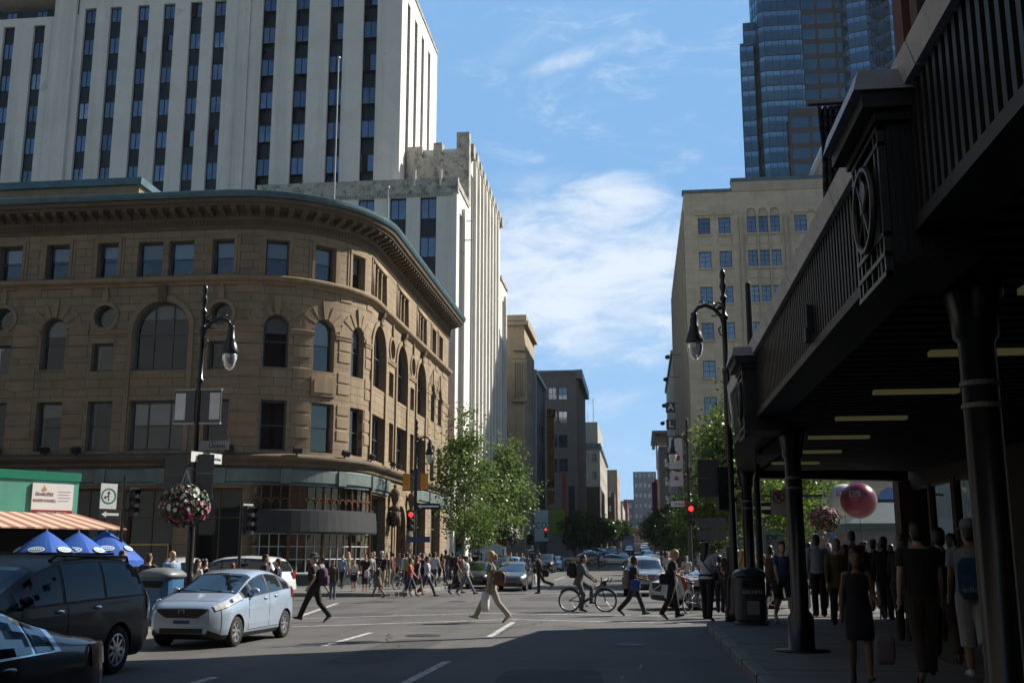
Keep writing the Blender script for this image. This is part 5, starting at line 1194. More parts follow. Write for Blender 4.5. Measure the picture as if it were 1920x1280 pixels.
for k, (px, py, Y, lab) in enumerate(((88, 994, 33.2, 'blue market umbrella leftmost in front of the kiosk'), (148, 996, 34.6, 'blue market umbrella in the middle of the three before the kiosk'), (200, 994, 35.8, 'blue market umbrella with the clearest white oval, nearest the signal'))):
    p = on_y(px, py, Y); t = thing('umbrella', lab, 'umbrella', (p[0], Y, .15), RT(12 + 9 * k), 'blue market umbrellas')
    zt = p[2] - .15; r = 1.3; n = 6; b = MB()
    for q in range(n):
        a0, a1 = 2 * PI * q / n, 2 * PI * (q + 1) / n; L_ = 6
        def up(s, a, f): 
            sag = 1 - .1 * math.sin(PI * f) * s; return (r * s * math.cos(a) * sag, r * s * math.sin(a) * sag, zt - 1.02 * s * (.72 + .28 * s))
        for i in range(L_):
            for j in range(4):
                f0, f1 = j / 4, (j + 1) / 4; b.poly([up(i / L_, a0 + (a1 - a0) * f0, f0), up((i + 1) / L_, a0 + (a1 - a0) * f0, f0), up((i + 1) / L_, a0 + (a1 - a0) * f1, f1), up(i / L_, a0 + (a1 - a0) * f1, f1)])
        e0, e1 = up(1, a0, 0), up(1, a1, 1); m1 = up(1, (a0 + a1) / 2, .5)
        b.poly([e0, m1, (m1[0], m1[1], m1[2] - .2), (e0[0], e0[1], e0[2] - .2)]); b.poly([m1, e1, (e1[0], e1[1], e1[2] - .2), (m1[0], m1[1], m1[2] - .2)])
    b.build('canopy', M_UMB, t)
    b = MB(); b.tube([(0, 0, 0), (0, 0, zt + .05)], .03, 8); b.lathe([(.3, 0), (.3, .08), (.05, .1)], (0, 0, 0), 12); b.build('pole', M_STEEL, t)
    b = MB(); b2 = MB()
    for q in range(n):
        am = 2 * PI * (q + .5) / n; s = .68; mid = up(s, am, .5); nr = Vector((math.cos(am) * .66, math.sin(am) * .66, .75)); tx = Vector((-math.sin(am), math.cos(am), 0)); ty = nr.cross(tx)
        c0 = Vector(mid) + nr * .035
        for bb, rx, ry, o_ in ((b, .26, .13, 0), (b2, .21, .09, .006)): bb.poly([c0 + nr * o_ + tx * rx * math.cos(2 * PI * i / 16) + ty * ry * math.sin(2 * PI * i / 16) for i in range(16)])
        for i in range(5): b.poly([c0 + nr * .012 + tx * (-.15 + .065 * i + dx) + ty * dy for dx, dy in ((0, -.04), (.04, -.04), (.04, .04), (0, .04))])
    b.build('white_oval', M_SWHT, t); b2.build('blue_oval', M_UME, t)
# ================================================================ balloons and glass-roofed kiosk on the square
for (px, py, Y, r, m_, txt, lab) in ((1583, 936, 62, .86, M_BNW, 'ET', 'big white balloon half hidden behind the red one'), (1610, 938, 59, .95, mat('balloon_red', (.16, .004, .022), .3, var=.03, spec=.6), 'LES', 'big dark red balloon floating over the square')):  # red deepened: the balloon's shade is put into its colour
    p = on_y(px, py, Y); t = thing('balloon', lab, 'balloon', p, 0, 'big balloons'); b = MB(); b.ball((0, 0, 0), r, r, r, 24, 16); b.build('skin', m_, t, True); b = MB(); b.tube([(0, 0, -r), (.1, 0, -p[2] + .15)], .015, 5); b.build('string', M_BLKM, t)
    lettering(txt, t, (-.45 if r > .95 else -.35, -r * .93, .05 if r > .95 else .3), .42, M_SWHT if r > .95 else mat('letter_grey', (.15, .16, .2), .6), rot=(PI / 2, 0, -.45), bold=.01)
hut = thing('pavilion', 'low pavilion with pale walls and a grey green pyramid roof on the square', 'pavilion', (17, 76, 0), world=True)
b = MB(); facade(b, lambda u, v, d=0.0: (u, 76 + d, v), [(15.6, 16.6, 1.2, 2.6, ''), (17.2, 18.4, 1.2, 2.6, '')], 14.6, 21, .15, 3.3, .2); b.box(14.6, 76.4, .15, 21, 82, 3.3); b.build('wall', mat('pavilion_wall', (.22, .23, .24), .8), hut)
b = MB(); b.hexa([(14.0, 75.2, 3.7), (21.6, 75.2, 3.7), (21.6, 82.6, 3.7), (14.0, 82.6, 3.7), (16.6, 78, 5.4), (19, 78, 5.4), (19, 80, 5.4), (16.6, 80, 5.4)]); b.box(14.1, 75.3, 3.3, 21.5, 82.5, 3.695); b.build('roof', mat('slate_green', (.08, .12, .12), .6, var=.15), hut)
b = MB(); b.hexa([(16.4, 77.8, 5.403), (19.2, 77.8, 5.403), (19.2, 80.2, 5.403), (16.4, 80.2, 5.403), (17.5, 78.8, 6.3), (18.1, 78.8, 6.3), (18.1, 79.2, 6.3), (17.5, 79.2, 6.3)]); b.build('skylight', M_GLB, hut)
b = MB(); b.box(15.6, 76.22, 1.2, 18.4, 76.25, 2.6); b.build('window', M_GLS, hut)
wkb = thing('sales_stall', 'low stall with a row of pale window panes on the square', 'stall', (9, 72, 0), world=True)
b = MB(); b.box(8, 72, .15, 13.5, 75, 3.2); b.build('wall', mat('stall_green', (.12, .16, .14), .7), wkb)
for k in range(5):
    b = MB(); b.box(8.2 + k * 1.05, 71.96, 2.2, 9.1 + k * 1.05, 71.995, 2.9); b.build('pane', M_GLB, wkb)

# ================================================================ shop signs, awnings and banners along the street
def sign_at(px, py, Y, w_, h_, m_, label, name='shop_sign', cat='sign', txt=None, tm=None, proj=True, rz=0):
    p = on_y(px, py, Y); t = thing(name, label, cat, (p[0], Y, p[2]), RT(rz)); b = MB(); b.box(-w_ / 2, 0, -h_ / 2, w_ / 2, .14, h_ / 2); b.build('board', m_, t)
    b = MB(); b.box(-w_ / 2 - .03, -.012, h_ / 2 + .001, w_ / 2 + .03, .16, h_ / 2 + .05); b.box(-w_ / 2 - .03, -.012, -h_ / 2 - .05, w_ / 2 + .03, .16, -h_ / 2 - .001); b.tube([(-w_ / 2 - .9, .07, h_ / 2 - .1), (-w_ / 2, .07, h_ / 2 - .1)], .03, 5); b.build('frame', M_BLKM, t)
    if txt: lettering(txt, t, (0, -.01, 0), h_ * .3, tm or M_SBLK, xs=.8)
    return t
C_ = lambda n, c, **k: mat(n, c, .55, **k)
sign_at(1015, 985, 118, 1.5, 3.4, C_('sign_pale_blue', (.34, .48, .50)), 'tall pale blue and white shop sign hung over the left pavement', txt='CO', tm=M_SBLK)
sign_at(1025, 985, 119, .5, 3.6, C_('sign_bright_red', (.45, .03, .02)), 'narrow red sign beside the pale blue one')
sign_at(1045, 978, 128, 1.7, 3.0, C_('banner_lime', (.16, .28, .03)), 'lime green banner hung over the left pavement, nearest of two', 'street_banner', 'banner')
sign_at(1084, 980, 146, 1.5, 3.0, C_('banner_olive', (.10, .17, .02)), 'darker lime green banner further along the left pavement', 'street_banner', 'banner')
sign_at(1058, 930, 140, .6, 6.5, C_('sign_coral', (.42, .09, .06)), 'tall coral red vertical sign beyond the gym sign')
sign_at(1072, 950, 160, .9, 6.0, C_('sign_dark_script', (.03, .035, .05)), 'dark vertical sign past the coral one')
sign_at(1121, 960, 228, 2.2, 8.5, C_('sign_white_tall', (.70, .72, .74)), 'tall white sign with a blue mark in the middle distance')
sign_at(1128, 985, 229, .6, 5, C_('sign_red_tall', (.42, .03, .04)), 'thin red sign edging the tall white one')
sign_at(886, 969, 88, 1.0, .5, C_('sign_red_small', (.5, .03, .02)), 'small red shop sign seen through the young trees')
sign_at(902, 966, 92, 1.1, .5, M_SWHT, 'small white shop sign right of the red one')
sign_at(893, 990, 94, 1.0, 1.4, C_('sign_yellow', (.75, .42, .03)), 'yellow shop sign under the leaves of the young trees')
sign_at(1228, 950, 200, .9, 9, C_('banner_crimson', (.26, .03, .05)), 'tall crimson banner on the right side of the street', 'street_banner', 'banner')
for (y0, y1, x0, c_, lab, mm) in ((83.6, 88.6, -14.3, (.16, .16, .165), 'grey cloth shop awning at the foot of the white block', 'aw_grey'), (92, 98, -14.3, (.25, .24, .23), 'pale grey shop awning further along the white block', 'aw_pale'), (124, 132, -12.9, (.05, .055, .06), 'dark shop awning under the beige stone building', 'aw_dark'), (137, 147, -12.95, (.22, .23, .25), 'long grey glass awning under the steel framed building', 'aw_long')):
    t = thing('shop_awning', lab, 'awning', (x0, y0, 0), world=True); z = gz(y0); b = MB()
    b.hexa([(x0 + .01, y0, z + 3.6), (x0 + 1.7, y0, z + 2.7), (x0 + 1.7, y1, z + 2.7), (x0 + .01, y1, z + 3.6), (x0 + .01, y0, z + 3.68), (x0 + 1.74, y0, z + 2.76), (x0 + 1.74, y1, z + 2.76), (x0 + .01, y1, z + 3.68)]); b.build('cloth', mat(mm, c_, .8, var=.15), t)
    b = MB(); b.box(x0 + 1.69, y0, z + 2.4, x0 + 1.73, y1, z + 2.699); b.build('valance', mat(mm, c_, .8), t)
    b = MB()
    for y in (y0 + .1, y1 - .1): b.tube([(x0 + .02, y, z + 2.4), (x0 + 1.65, y, z + 2.66)], .025, 5)
    b.build('arm', M_BLKM, t)
    b = MB(); b.box(x0 + .004, y0 + .2, z + .4, x0 + .05, y1 - .2, z + 2.9); b.build('shop_window', M_GLS, t)
# ================================================================ trees
def leafmat(name, col):
    if name in MATS: return MATS[name]
    m = bpy.data.materials.new(name); m.use_nodes = True; MATS[name] = m; nt = m.node_tree; N = nt.nodes; L = nt.links; N.remove(N['Principled BSDF'])
    gi = N.new('ShaderNodeNewGeometry'); rp = N.new('ShaderNodeValToRGB'); L.new(gi.outputs['Random Per Island'], rp.inputs[0])
    e = rp.color_ramp.elements; e[0].color = (*[c * .55 for c in col], 1); e[1].color = (col[0] * 1.5, col[1] * 1.35, col[2] * 1.2, 1)
    d = N.new('ShaderNodeBsdfDiffuse'); t = N.new('ShaderNodeBsdfTranslucent'); g = N.new('ShaderNodeBsdfGlossy'); g.inputs['Roughness'].default_value = .35; g.inputs[0].default_value = (.8, .85, .8, 1)
    L.new(rp.outputs[0], d.inputs[0]); L.new(rp.outputs[0], t.inputs[0]); a = N.new('ShaderNodeMixShader'); a.inputs[0].default_value = .45; L.new(d.outputs[0], a.inputs[1]); L.new(t.outputs[0], a.inputs[2])
    b_ = N.new('ShaderNodeMixShader'); b_.inputs[0].default_value = .03; L.new(a.outputs[0], b_.inputs[1]); L.new(g.outputs[0], b_.inputs[2]); L.new(b_.outputs[0], N['Material Output'].inputs[0]); return m
LF = leafmat('leaf_fresh_green', (.12, .20, .04)); LF2 = leafmat('leaf_grey_green', (.14, .225, .065)); LFD = leafmat('leaf_dark_green', (.045, .09, .022))
M_BARK = mat('bark', (.085, .07, .055), .9, var=.3, scale=6, bump=.6); M_BARKL = mat('pale_bark', (.30, .28, .24), .9, var=.35, scale=8, bump=.5)
def tree(name, label, loc, h, r, n, leaf, lm, bark, seed, trunk_h=2.2, group=None, tr=.1, gap=.5, shape=1.0, ls=.12):
    rr = random.Random(seed); t = thing(name, label, 'tree', loc, rr.random() * 6, group); b = MB()
    top = h * .86; lean = Vector((rr.uniform(-.2, .2), rr.uniform(-.2, .2), 0))
    tp = [Vector((0, 0, 0)), Vector((.03, .02, trunk_h * .5)), Vector((-.03, .04, trunk_h))] + [Vector((0, 0, trunk_h)) + (Vector((0, 0, top - trunk_h)) + lean) * (k / 5) + Vector((rr.uniform(-.12, .12), rr.uniform(-.12, .12), 0)) for k in range(1, 6)]
    b.tube(tp, [tr * 1.3, tr, tr * .9] + [tr * (.75 - .13 * k) for k in range(1, 6)], 8)
    tips = []
    nl = 16
    for k in range(nl):
        f = (k + rr.random()) / nl; z = trunk_h + (top - trunk_h) * (f * .92); a = k * 2.4 + rr.uniform(-.4, .4)
        prof = math.sin(PI * (.16 + .80 * f) ** (.8 * shape)); ln = r * max(.3, prof) * rr.uniform(.65, 1.12)
        p0 = Vector((lean.x * f, lean.y * f, z)); d = Vector((math.cos(a), math.sin(a), rr.uniform(.25, .7))); d.normalize()
        pts = [p0 + d * ln * q + Vector((0, 0, .12 * ln * q * q)) + Vector((rr.uniform(-.06, .06), rr.uniform(-.06, .06), 0)) * q for q in (0, .35, .7, 1.0)]
        b.tube(pts, [tr * .35, tr * .25, tr * .15, .01], 5)
        for q in range(5):
            m = pts[1 + (q % 3)] ; e = m + Vector((rr.uniform(-1, 1), rr.uniform(-1, 1), rr.uniform(-.3, .8))).normalized() * ln * rr.uniform(.2, .5)
            b.tube([m, (m + e) / 2 + Vector((0, 0, .05)), e], [.016, .012, .005], 4); tips.append(e); tips.append((m + e) / 2)
        tips.append(pts[-1])
    for q in range(10): tips.append(Vector((lean.x, lean.y, top)) + Vector((rr.uniform(-.5, .5) * r * .5, rr.uniform(-.5, .5) * r * .5, rr.uniform(-.2, h - top))))
    b.build('trunk', bark, t)
    bb = MB(); wts = [rr.uniform(.25, 1.6) for _ in tips]
    cs = [(Vector(p), rr.uniform(.22, .5) * (r / 2.0) ** .5) for p in tips]
    idx = rr.choices(range(len(cs)), weights=wts, k=n)
    for i in idx:
        c, s = cs[i]; p = c + Vector((rr.gauss(0, s), rr.gauss(0, s), rr.gauss(0, s * .75)))
        if rr.random() < .02: p += Vector((rr.gauss(0, .4), rr.gauss(0, .4), rr.gauss(0, .3)))
        a = Vector((rr.gauss(0, 1), rr.gauss(0, 1), rr.gauss(-.35, .7))); 
        if a.length < .1: continue
        a.normalize(); e = a.cross(Vector((rr.gauss(0, 1), rr.gauss(0, 1), rr.gauss(0, 1))))
        if e.length < .1: continue
        e.normalize(); l = ls * rr.uniform(.7, 1.35); w_ = l * rr.uniform(.38, .5)
        bb.poly([p, p + a * l * .5 + e * w_, p + a * l, p + a * l * .5 - e * w_])
    bb.build('crown', lm, t); return t
tree('young_tree', 'young tree with loose grey green leaves nearest the tan building', (-9.75, 60, .15), 9.4, 2.25, 8400, 1, LF2, M_BARKL, 4, 2.3, 'young street trees', ls=.15)
tree('young_tree', 'young tree with fresh green leaves on the far pavement, right of the other young tree', (-8.5, 68, .2), 8.8, 2.35, 8200, 1, LF2, M_BARKL, 9, 2.2, 'young street trees', ls=.16)
tree('young_tree', 'small bright green sapling low between the two young trees', (-9.4, 63.5, .15), 4.6, 1.5, 3200, 1, LF, M_BARKL, 12, 1.7, 'young street trees', tr=.06, ls=.14)
SQ = [(4.9, 58, 9.2, 2.7, 'bright green tree beside the limestone front behind the lamp', LF), (6.2, 62.5, 12.2, 3.2, 'tall green tree rising behind the canopy edge', LF), (9.0, 66, 9.0, 3.4, 'broad green tree seen under the canopy', LF), (4.2, 72, 5.4, 2.6, 'dark bushy tree behind the right red signal', LFD), (5.6, 88, 6.6, 3.1, 'dark tree behind the lamp posts at the square', LFD), (12.5, 92, 9, 3.6, 'green tree behind the balloons', LF), (8.2, 100, 8.5, 3.4, 'dark green tree at the back of the square', LFD), (3.6, 104, 5.2, 2.4, 'low dark tree at the far corner of the square', LFD)]
for k, (x, y, h, r, lab, lm) in enumerate(SQ): tree('square_tree', lab, (x, y, .15 + gz(y)), h, r, 8500 if y < 70 else 4500, 1, lm, M_BARK, 30 + k, 2.6 if y < 70 else 1.4, 'trees on the square', tr=.17, ls=.2 if y < 80 else .26)
FARL = ['first', 'second', 'third', 'fourth', 'fifth', 'sixth', 'seventh', 'eighth']
for k, (x, y, h, r) in enumerate(((-7.6, 128, 6.0, 2.0), (-7.2, 160, 6.6, 2.4), (-7.0, 186, 6.2, 2.2), (-6.6, 215, 7.0, 2.6), (-6.0, 300, 7.5, 3), (-5, 380, 9, 3.6))):
    tree('street_tree', 'dark street tree, %s one away along the left pavement beyond the steel framed building' % FARL[k], (x, y, gz(y)), h, r, 2200, 1, LFD, M_BARK, 60 + k, 1.8, 'dark street trees on the left', tr=.12, ls=.36 if y < 200 else .5)
for k, (x, y, h, r) in enumerate(((4.6, 122, 7.2, 2.8), (4.4, 140, 7.0, 2.6), (4.2, 160, 7.6, 2.9), (4.2, 185, 7.4, 2.9), (4.0, 215, 8, 3), (3.6, 260, 8.5, 3.2), (2.8, 340, 9, 3.6))):
    tree('street_tree', 'dark street tree, %s one away along the right pavement beyond the square' % FARL[k], (x, y, gz(y)), h, r, 2600, 1, LFD, M_BARK, 80 + k, 1.6, 'dark street trees on the right', tr=.14, ls=.36 if y < 200 else .5)
import bmesh
# ================================================================ vehicles
M_TYRE = mat('tyre_rubber', (.014, .014, .014), .85, var=.1, bump=.3); M_RIM = mat('alloy_rim', (.55, .55, .57), .3, metal=.85, var=.05); M_PLAS = mat('black_car_plastic', (.015, .015, .016), .6, var=.1)
M_CGL = glassmat('car_glass', (.010, .013, .014), refl=.10, gloss=(.85, .95, 1), wob=.004, tint=.1); M_CGD = glassmat('dark_car_glass', (.004, .004, .005), refl=.0, gloss=(.42, .5, .58), wob=.004, tint=.1)
M_LENS = mat('headlight_lens', (.72, .74, .76), .12, metal=.25, var=.15, scale=14, coat=.6); M_TAIL = mat('red_tail_lens', (.30, .012, .012), .2, var=.1, coat=.5); M_CHR = mat('chrome', (.7, .7, .72), .15, metal=1, var=0); M_AMB = mat('amber_lens', (.55, .18, .03), .25, var=.05, coat=.4)
M_HON = mat('lit_headlight', (.9, .85, .7), .3, emit=((1, .8, .5), 4)); M_PLATE = mat('licence_plate', (.65, .67, .7), .5, var=.03)
def paintm(name, col, metal=.35, rough=.32, coat=.8, spec=.5): return mat('paint_' + name, col, rough, metal=metal, var=.03, scale=3, coat=coat, spec=spec)
def lerp(a, b, t): return a + (b - a) * t
def curve(pts, soft=.10):
    def at(x):
        if x <= pts[0][0]: return pts[0][1]
        for (x0, y0), (x1, y1) in zip(pts, pts[1:]):
            if x <= x1: return lerp(y0, y1, (x - x0) / (x1 - x0))
        return pts[-1][1]
    def f(x):
        return (at(x - soft) + 2 * at(x - soft / 2) + 3 * at(x) + 2 * at(x + soft / 2) + at(x + soft)) / 9
    return f
def make_car(name, label, cat, S, body, group=None, K=.93, lit=False, glass=None):
    L, W, Hh, wb, fo, wr = S['dim']; top_ = curve(S['top'], S.get('soft', .1)); belt_ = curve(S['belt'], .2); rw = S.get('rw', .74) * W / 2; zb0 = S.get('zb', .22)
    glass = glass or M_CGL
    def hw(x):
        f = max(0, (.55 - x) / .55); r = max(0, (x - (L - .5)) / .5); return W / 2 * (1 - S.get('tf', .26) * f ** 2.2 - S.get('tr', .16) * r ** 2.2)
    def sect(x):
        w = hw(x); top = top_(x); zb = zb0 + .10 * max(0, (.25 - x) / .25) + .14 * max(0, (x - (L - .3)) / .3)
        bl = min(belt_(x), top - .02); t = min(1, max(0, (top - bl - .03) / .38)); t = t * t * (3 - 2 * t)
        re = lerp(w * .88, min(rw, w * .9), t); zr = top - lerp(.015, .10, t); zr = max(zr, bl + .005)
        p5 = (w * .972, bl); p8 = (re, zr)
        return [(0, zb), (w * .88, zb), (w * .965, zb + .09), (w, lerp(zb, bl, .38)), (w * .998, lerp(zb, bl, .74)), p5, (lerp(p5[0], re, .3) + .012 * t, lerp(bl, zr, .33)), (lerp(p5[0], re, .64) + .014 * t, lerp(bl, zr, .68)), p8, (re * .78, lerp(zr, top, .72)), (0, top)]
    def SP(x, j, sd=1):
        s = sect(x); i = min(9, int(j)); f = j - i; return Vector((L / 2 - x, sd * lerp(s[i][0], s[i + 1][0], f), lerp(s[i][1], s[i + 1][1], f)))
    def SPo(x, j, sd, off):
        p = SP(x, j, sd); a = SP(min(L, x + .03), j, sd) - SP(max(0, x - .03), j, sd); c = SP(x, min(10, j + .15), sd) - SP(x, max(0, j - .15), sd); n = a.cross(c) * sd
        if n.length < 1e-9: return p
        n.normalize()
        if n.dot(Vector((p.x * .02, p.y, p.z - .6))) < 0: n = -n
        return p + n * off
    root = thing(name, label, cat, (0, 0, 0), 0, group)
    b = MB(); xs = [0, .03, .08, .15, .25]; x = .4
    while x < L - .3: xs.append(x); x += .115
    xs += [L - .25, L - .15, L - .08, L - .03, L]
    rings_ = []
    for x in xs:
        s = sect(x); e = min(x, L - x); k = .03 / (.03 + e * 6) if e < .1 else 0
        zc = (s[0][1] + s[-1][1]) / 2
        pts = [(L / 2 - x, y, lerp(z, zc, k * .10)) for y, z in s] + [(L / 2 - x, -y, lerp(z, zc, k * .10)) for y, z in reversed(s[1:-1])]
        rings_.append(pts)
    b.rings(rings_, 0)
    for k in range(len(b.f) - 2):
        j = k % 20
        if j in (0, 1, 18, 19): b.m[k] = 1
    me = b.mesh('body', [body, M_PLAS], True); o = link('body', me, root)
    ax = [L / 2 - fo, L / 2 - fo - wb]
    cm = MB()
    for a in ax:
        for sd in (-1, 1):
            n = 24; r = wr * 1.17
            cm.rings([[(a + r * math.cos(2 * PI * q / n), y, wr + r * math.sin(2 * PI * q / n)) for q in range(n)] for y in ((sd * (W / 2 - .3), sd * (W / 2 + .2)) if sd > 0 else (sd * (W / 2 + .2), sd * (W / 2 - .3)))], 0)
    cut = link('cutter', cm.mesh('cutter', [M_PLAS]), None)
    for ob in (o, cut):
        bm = bmesh.new(); bm.from_mesh(ob.data); bmesh.ops.recalc_face_normals(bm, faces=bm.faces[:]); bm.to_mesh(ob.data); bm.free()
    md = o.modifiers.new('arches', 'BOOLEAN'); md.object = cut; md.operation = 'DIFFERENCE'; md.solver = 'EXACT'; md.material_mode = 'TRANSFER'
    dg = bpy.context.evaluated_depsgraph_get(); me2 = bpy.data.meshes.new_from_object(o.evaluated_get(dg)); o.modifiers.clear(); o.data = me2; bpy.data.objects.remove(cut)
    try:
        me2.set_sharp_from_angle(angle=RT(38))
    except Exception: pass
    def patch(bb, x0, x1, j0, j1, sd, off, m=0, nx=10, nj=5, sl0=0.0, sl1=0.0):
        g_ = [[SPo(lerp(x0 + sl0 * q / nj, x1 + sl1 * q / nj, p / nx), lerp(j0, j1, q / nj), sd, off) for q in range(nj + 1)] for p in range(nx + 1)]
        for p in range(nx):
            for q in range(nj):
                f4 = [g_[p][q], g_[p + 1][q], g_[p + 1][q + 1], g_[p][q + 1]]
                bb.poly(f4 if sd > 0 else f4[::-1], m)
    def tpatch(bb, x0, x1, j0, off, m=0, nx=10, ny=14):
        def G(p, q):
            x = lerp(x0, x1, p / nx); v = -1 + 2 * q / ny; j = 10 - abs(v) * (10 - j0); return SPo(x, j, 1 if v >= 0 else -1, off)
        for p in range(nx):
            for q in range(ny): bb.poly([G(p, q), G(p, q + 1), G(p + 1, q + 1), G(p + 1, q)], m)
    xc, xr, rr0, rr1 = S['ws'] + S['rwn']
    b = MB(); tpatch(b, xc - .04, xr + .03, 8.12, .003); b.build('windscreen_seal', M_PLAS, root, True)
    b = MB(); tpatch(b, xc, xr, 8.3, .008); b.build('windscreen', glass, root, True)
    b = MB()
    for sd in (-1, 1): patch(b, .32, xc - .02, 8.30, 8.36, sd, .0015, nx=10, nj=1); patch(b, .2, .212, 2.2, 8.2, sd, .0015, nx=1, nj=14); patch(b, L - .3, L - .288, 2.4, 5.0, sd, .0015, nx=1, nj=8)
    tpatch(b, .318, .332, 8.33, .0015, nx=1); b.build('panel_gap', M_DARK, root)
    for y_ in (.32, -.18):
        b = MB(); p0 = SPo(xc + .03, 9.0, 1, .012); p0.y = y_; q0 = SPo(xc + (xr - xc) * .12, 9.4, 1, .014); q0.y = y_ - .48; b.tube([p0, q0], .011, 5); b.build('wiper', M_PLAS, root)
    b = MB(); tpatch(b, rr0, rr1, 8.35, .008); b.build('rear_window', glass, root, True)
    for sd in (-1, 1):
        b = MB(); patch(b, S['sw'][0][0] - .1, S['sw'][-1][1] + .08, 5.06, 7.93, sd, .003, nx=26); b.build('window_surround', S.get('surround', M_PLAS), root, True)
    for w_ in S['sw']:
        for sd in (-1, 1):
            b = MB(); patch(b, w_[0], w_[1], 5.2, 7.8, sd, .008, nx=12, sl0=w_[2] if len(w_) > 2 else 0, sl1=w_[3] if len(w_) > 3 else 0); b.build('side_window', S.get('sglass', glass), root, True)
    for d_ in S['doors']:
        for sd in (-1, 1):
            b = MB(); patch(b, d_[0] - .008, d_[1] + .008, d_[2], 5.02, sd, .0012, 1, nx=12); patch(b, d_[0], d_[1], d_[2] + .06, 5.0, sd, .005, 0, nx=12); d = b.build('door', [body, M_DARK], root, True)
            b = MB(); p = SPo(d_[1] - .16, 4.62, sd, .02); b.ball(p, .105, .022, .026, n=8, k=6); b.build('handle', S.get('handle', body), d, True)
    if S.get('trim'):
        b = MB()
        for sd in (-1, 1): patch(b, fo + wr * 1.3, L - (L - fo - wb) - wr * 1.3, 2.6, 2.9, sd, .012, nx=14, nj=1)
        b.build('side_trim', S['trim'], root)
    for sd in (-1, 1):
        x = xc + .5; p = SPo(x, 5.3, sd, .10); b = MB(); b.ball(p + Vector((0, 0, .05)), .065, .10, .07, n=10, k=8); b.tube([SPo(x, 5.1, sd, 0), p], .025, 6); b.build('mirror', S.get('mirror', body), root, True)
        hl = S['hl']; b = MB(); patch(b, hl[0] - .02, hl[1] + .03, hl[2] - .12, hl[3] + .1, sd, .004, 1, nx=8); patch(b, hl[0], hl[1], hl[2], hl[3], sd, .012, 0, nx=8); 
        h = b.build('headlight', [M_LENS, M_PLAS], root, True)
        c = SPo((hl[0] + hl[1]) / 2, (hl[2] + hl[3]) / 2, sd, .016); b = MB(); b.ball(c, .05, .05, .045, n=8, k=6); b.build('bulb', M_HON if lit else M_CHR, h, True)
        tl = S['tl']; b = MB(); patch(b, tl[0], tl[1], tl[2], tl[3], sd, .012, 0, nx=6)
        b.rings([[(-L / 2 - .002, sd * (hw(L) * .93), z), (-L / 2 - .002, sd * hw(L) * .72, z), (-L / 2 + .05, sd * hw(L) * .72, z), (-L / 2 + .05, sd * hw(L) * 1.0, z)] for z in S['tz']]) if S.get('tbox', 1) else None; b.build('tail_light', S.get('tlm', M_TAIL), root)
        for a in ax:
            b = MB(); yo = sd * (W / 2 - .015); yi = sd * (W / 2 - .22); n = 28
            prof = [(wr * .66, yi), (wr * .9, yi), (wr, yi + sd * .03), (wr, yo - sd * .03), (wr * .95, yo), (wr * .68, yo - sd * .004)]
            b.rings([[(a + r * math.cos(2 * PI * q / n), y, wr + r * math.sin(2 * PI * q / n)) for q in range(n)] for r, y in prof], 0, cap=False)
            wl_ = b.build('wheel', M_TYRE, root, True)
            b = MB(); y = yo - sd * .025
            def rp(r, t, d): return (a + r * math.cos(t), y + sd * d, wr + r * math.sin(t))
            b.rings([[rp(r, 2 * PI * q / n, d) for q in range(n)] for r, d in ((wr * .68, .018), (wr * .63, .02), (wr * .58, -.03), (wr * .5, -.07))], 0, cap=False)
            b.rings([[rp(r, 2 * PI * q / n, d) for q in range(n)] for r, d in ((wr * .56, -.075), (.01, -.08))], 1, cap=False)
            ns = S.get('spokes', 7)
            for q in range(ns):
                t = 2 * PI * q / ns + .3; w1, w2 = .16, .075
                pts = [rp(wr * .10, t - .9, .012), rp(wr * .10, t + .9, .012), rp(wr * .62, t + w2 * 1.3, .006), rp(wr * .62, t - w2 * 1.3, .006)]
                q2 = [rp(wr * .10, t - .9, -.05), rp(wr * .10, t + .9, -.05), rp(wr * .62, t + w2 * 1.3, -.05), rp(wr * .62, t - w2 * 1.3, -.05)]
                b.hexa(q2 + pts, 0)
            b.rings([[rp(r, 2 * PI * q / 12, d) for q in range(12)] for r, d in ((wr * .17, .0), (wr * .15, .022), (.01, .024))], 0, cap=False)
            b.build('rim', [S.get('rim', M_RIM), M_DARK], wl_)
    # front: grille, lower intake, plate; rear: bumper, plate
    xf = L / 2 + .004
    def nose(z): return xf
    g_ = S['grille']; b = MB(); b.prism([(y, z) for y, z in g_[0]], xf - .05, xf + .006, 'x'); 
    gr = b.build('grille', M_PLAS, root)
    if g_[1]:
        b = MB()
        for z in g_[1]:
            ww = max(abs(p[0]) for p in g_[0]) * .86; b.box(xf + .0065, -ww, z - .008, xf + .014, ww, z + .008)
        b.build('grille_bar', M_CHR, gr)
    b = MB(); b.box(xf - .05, -W * .27, S['intake'][0], xf + .005, W * .27, S['intake'][1]); b.build('intake', M_PLAS, root)
    b = MB()
    for sd in (-1, 1): b.rings([[(xf - .1 + (.098 if r < .06 else .0), sd * W * .36 + r * math.cos(2 * PI * q / 12), S['intake'][0] + .12 + r * math.sin(2 * PI * q / 12)) for q in range(12)] for r in (.075, .05)])
    b.build('fog_light', M_LENS, root) if S.get('fog') else None
    b = MB(); b.box(-L / 2 - .012, -.17, .62, -L / 2 + .02, .17, .75); b.build('licence_plate', M_PLATE, root)
    b = MB(); b.box(-L / 2 - .05, -W * .40, .36, -L / 2 + .06, W * .40, .56); b.build('rear_bumper', S.get('bumper', body), root)
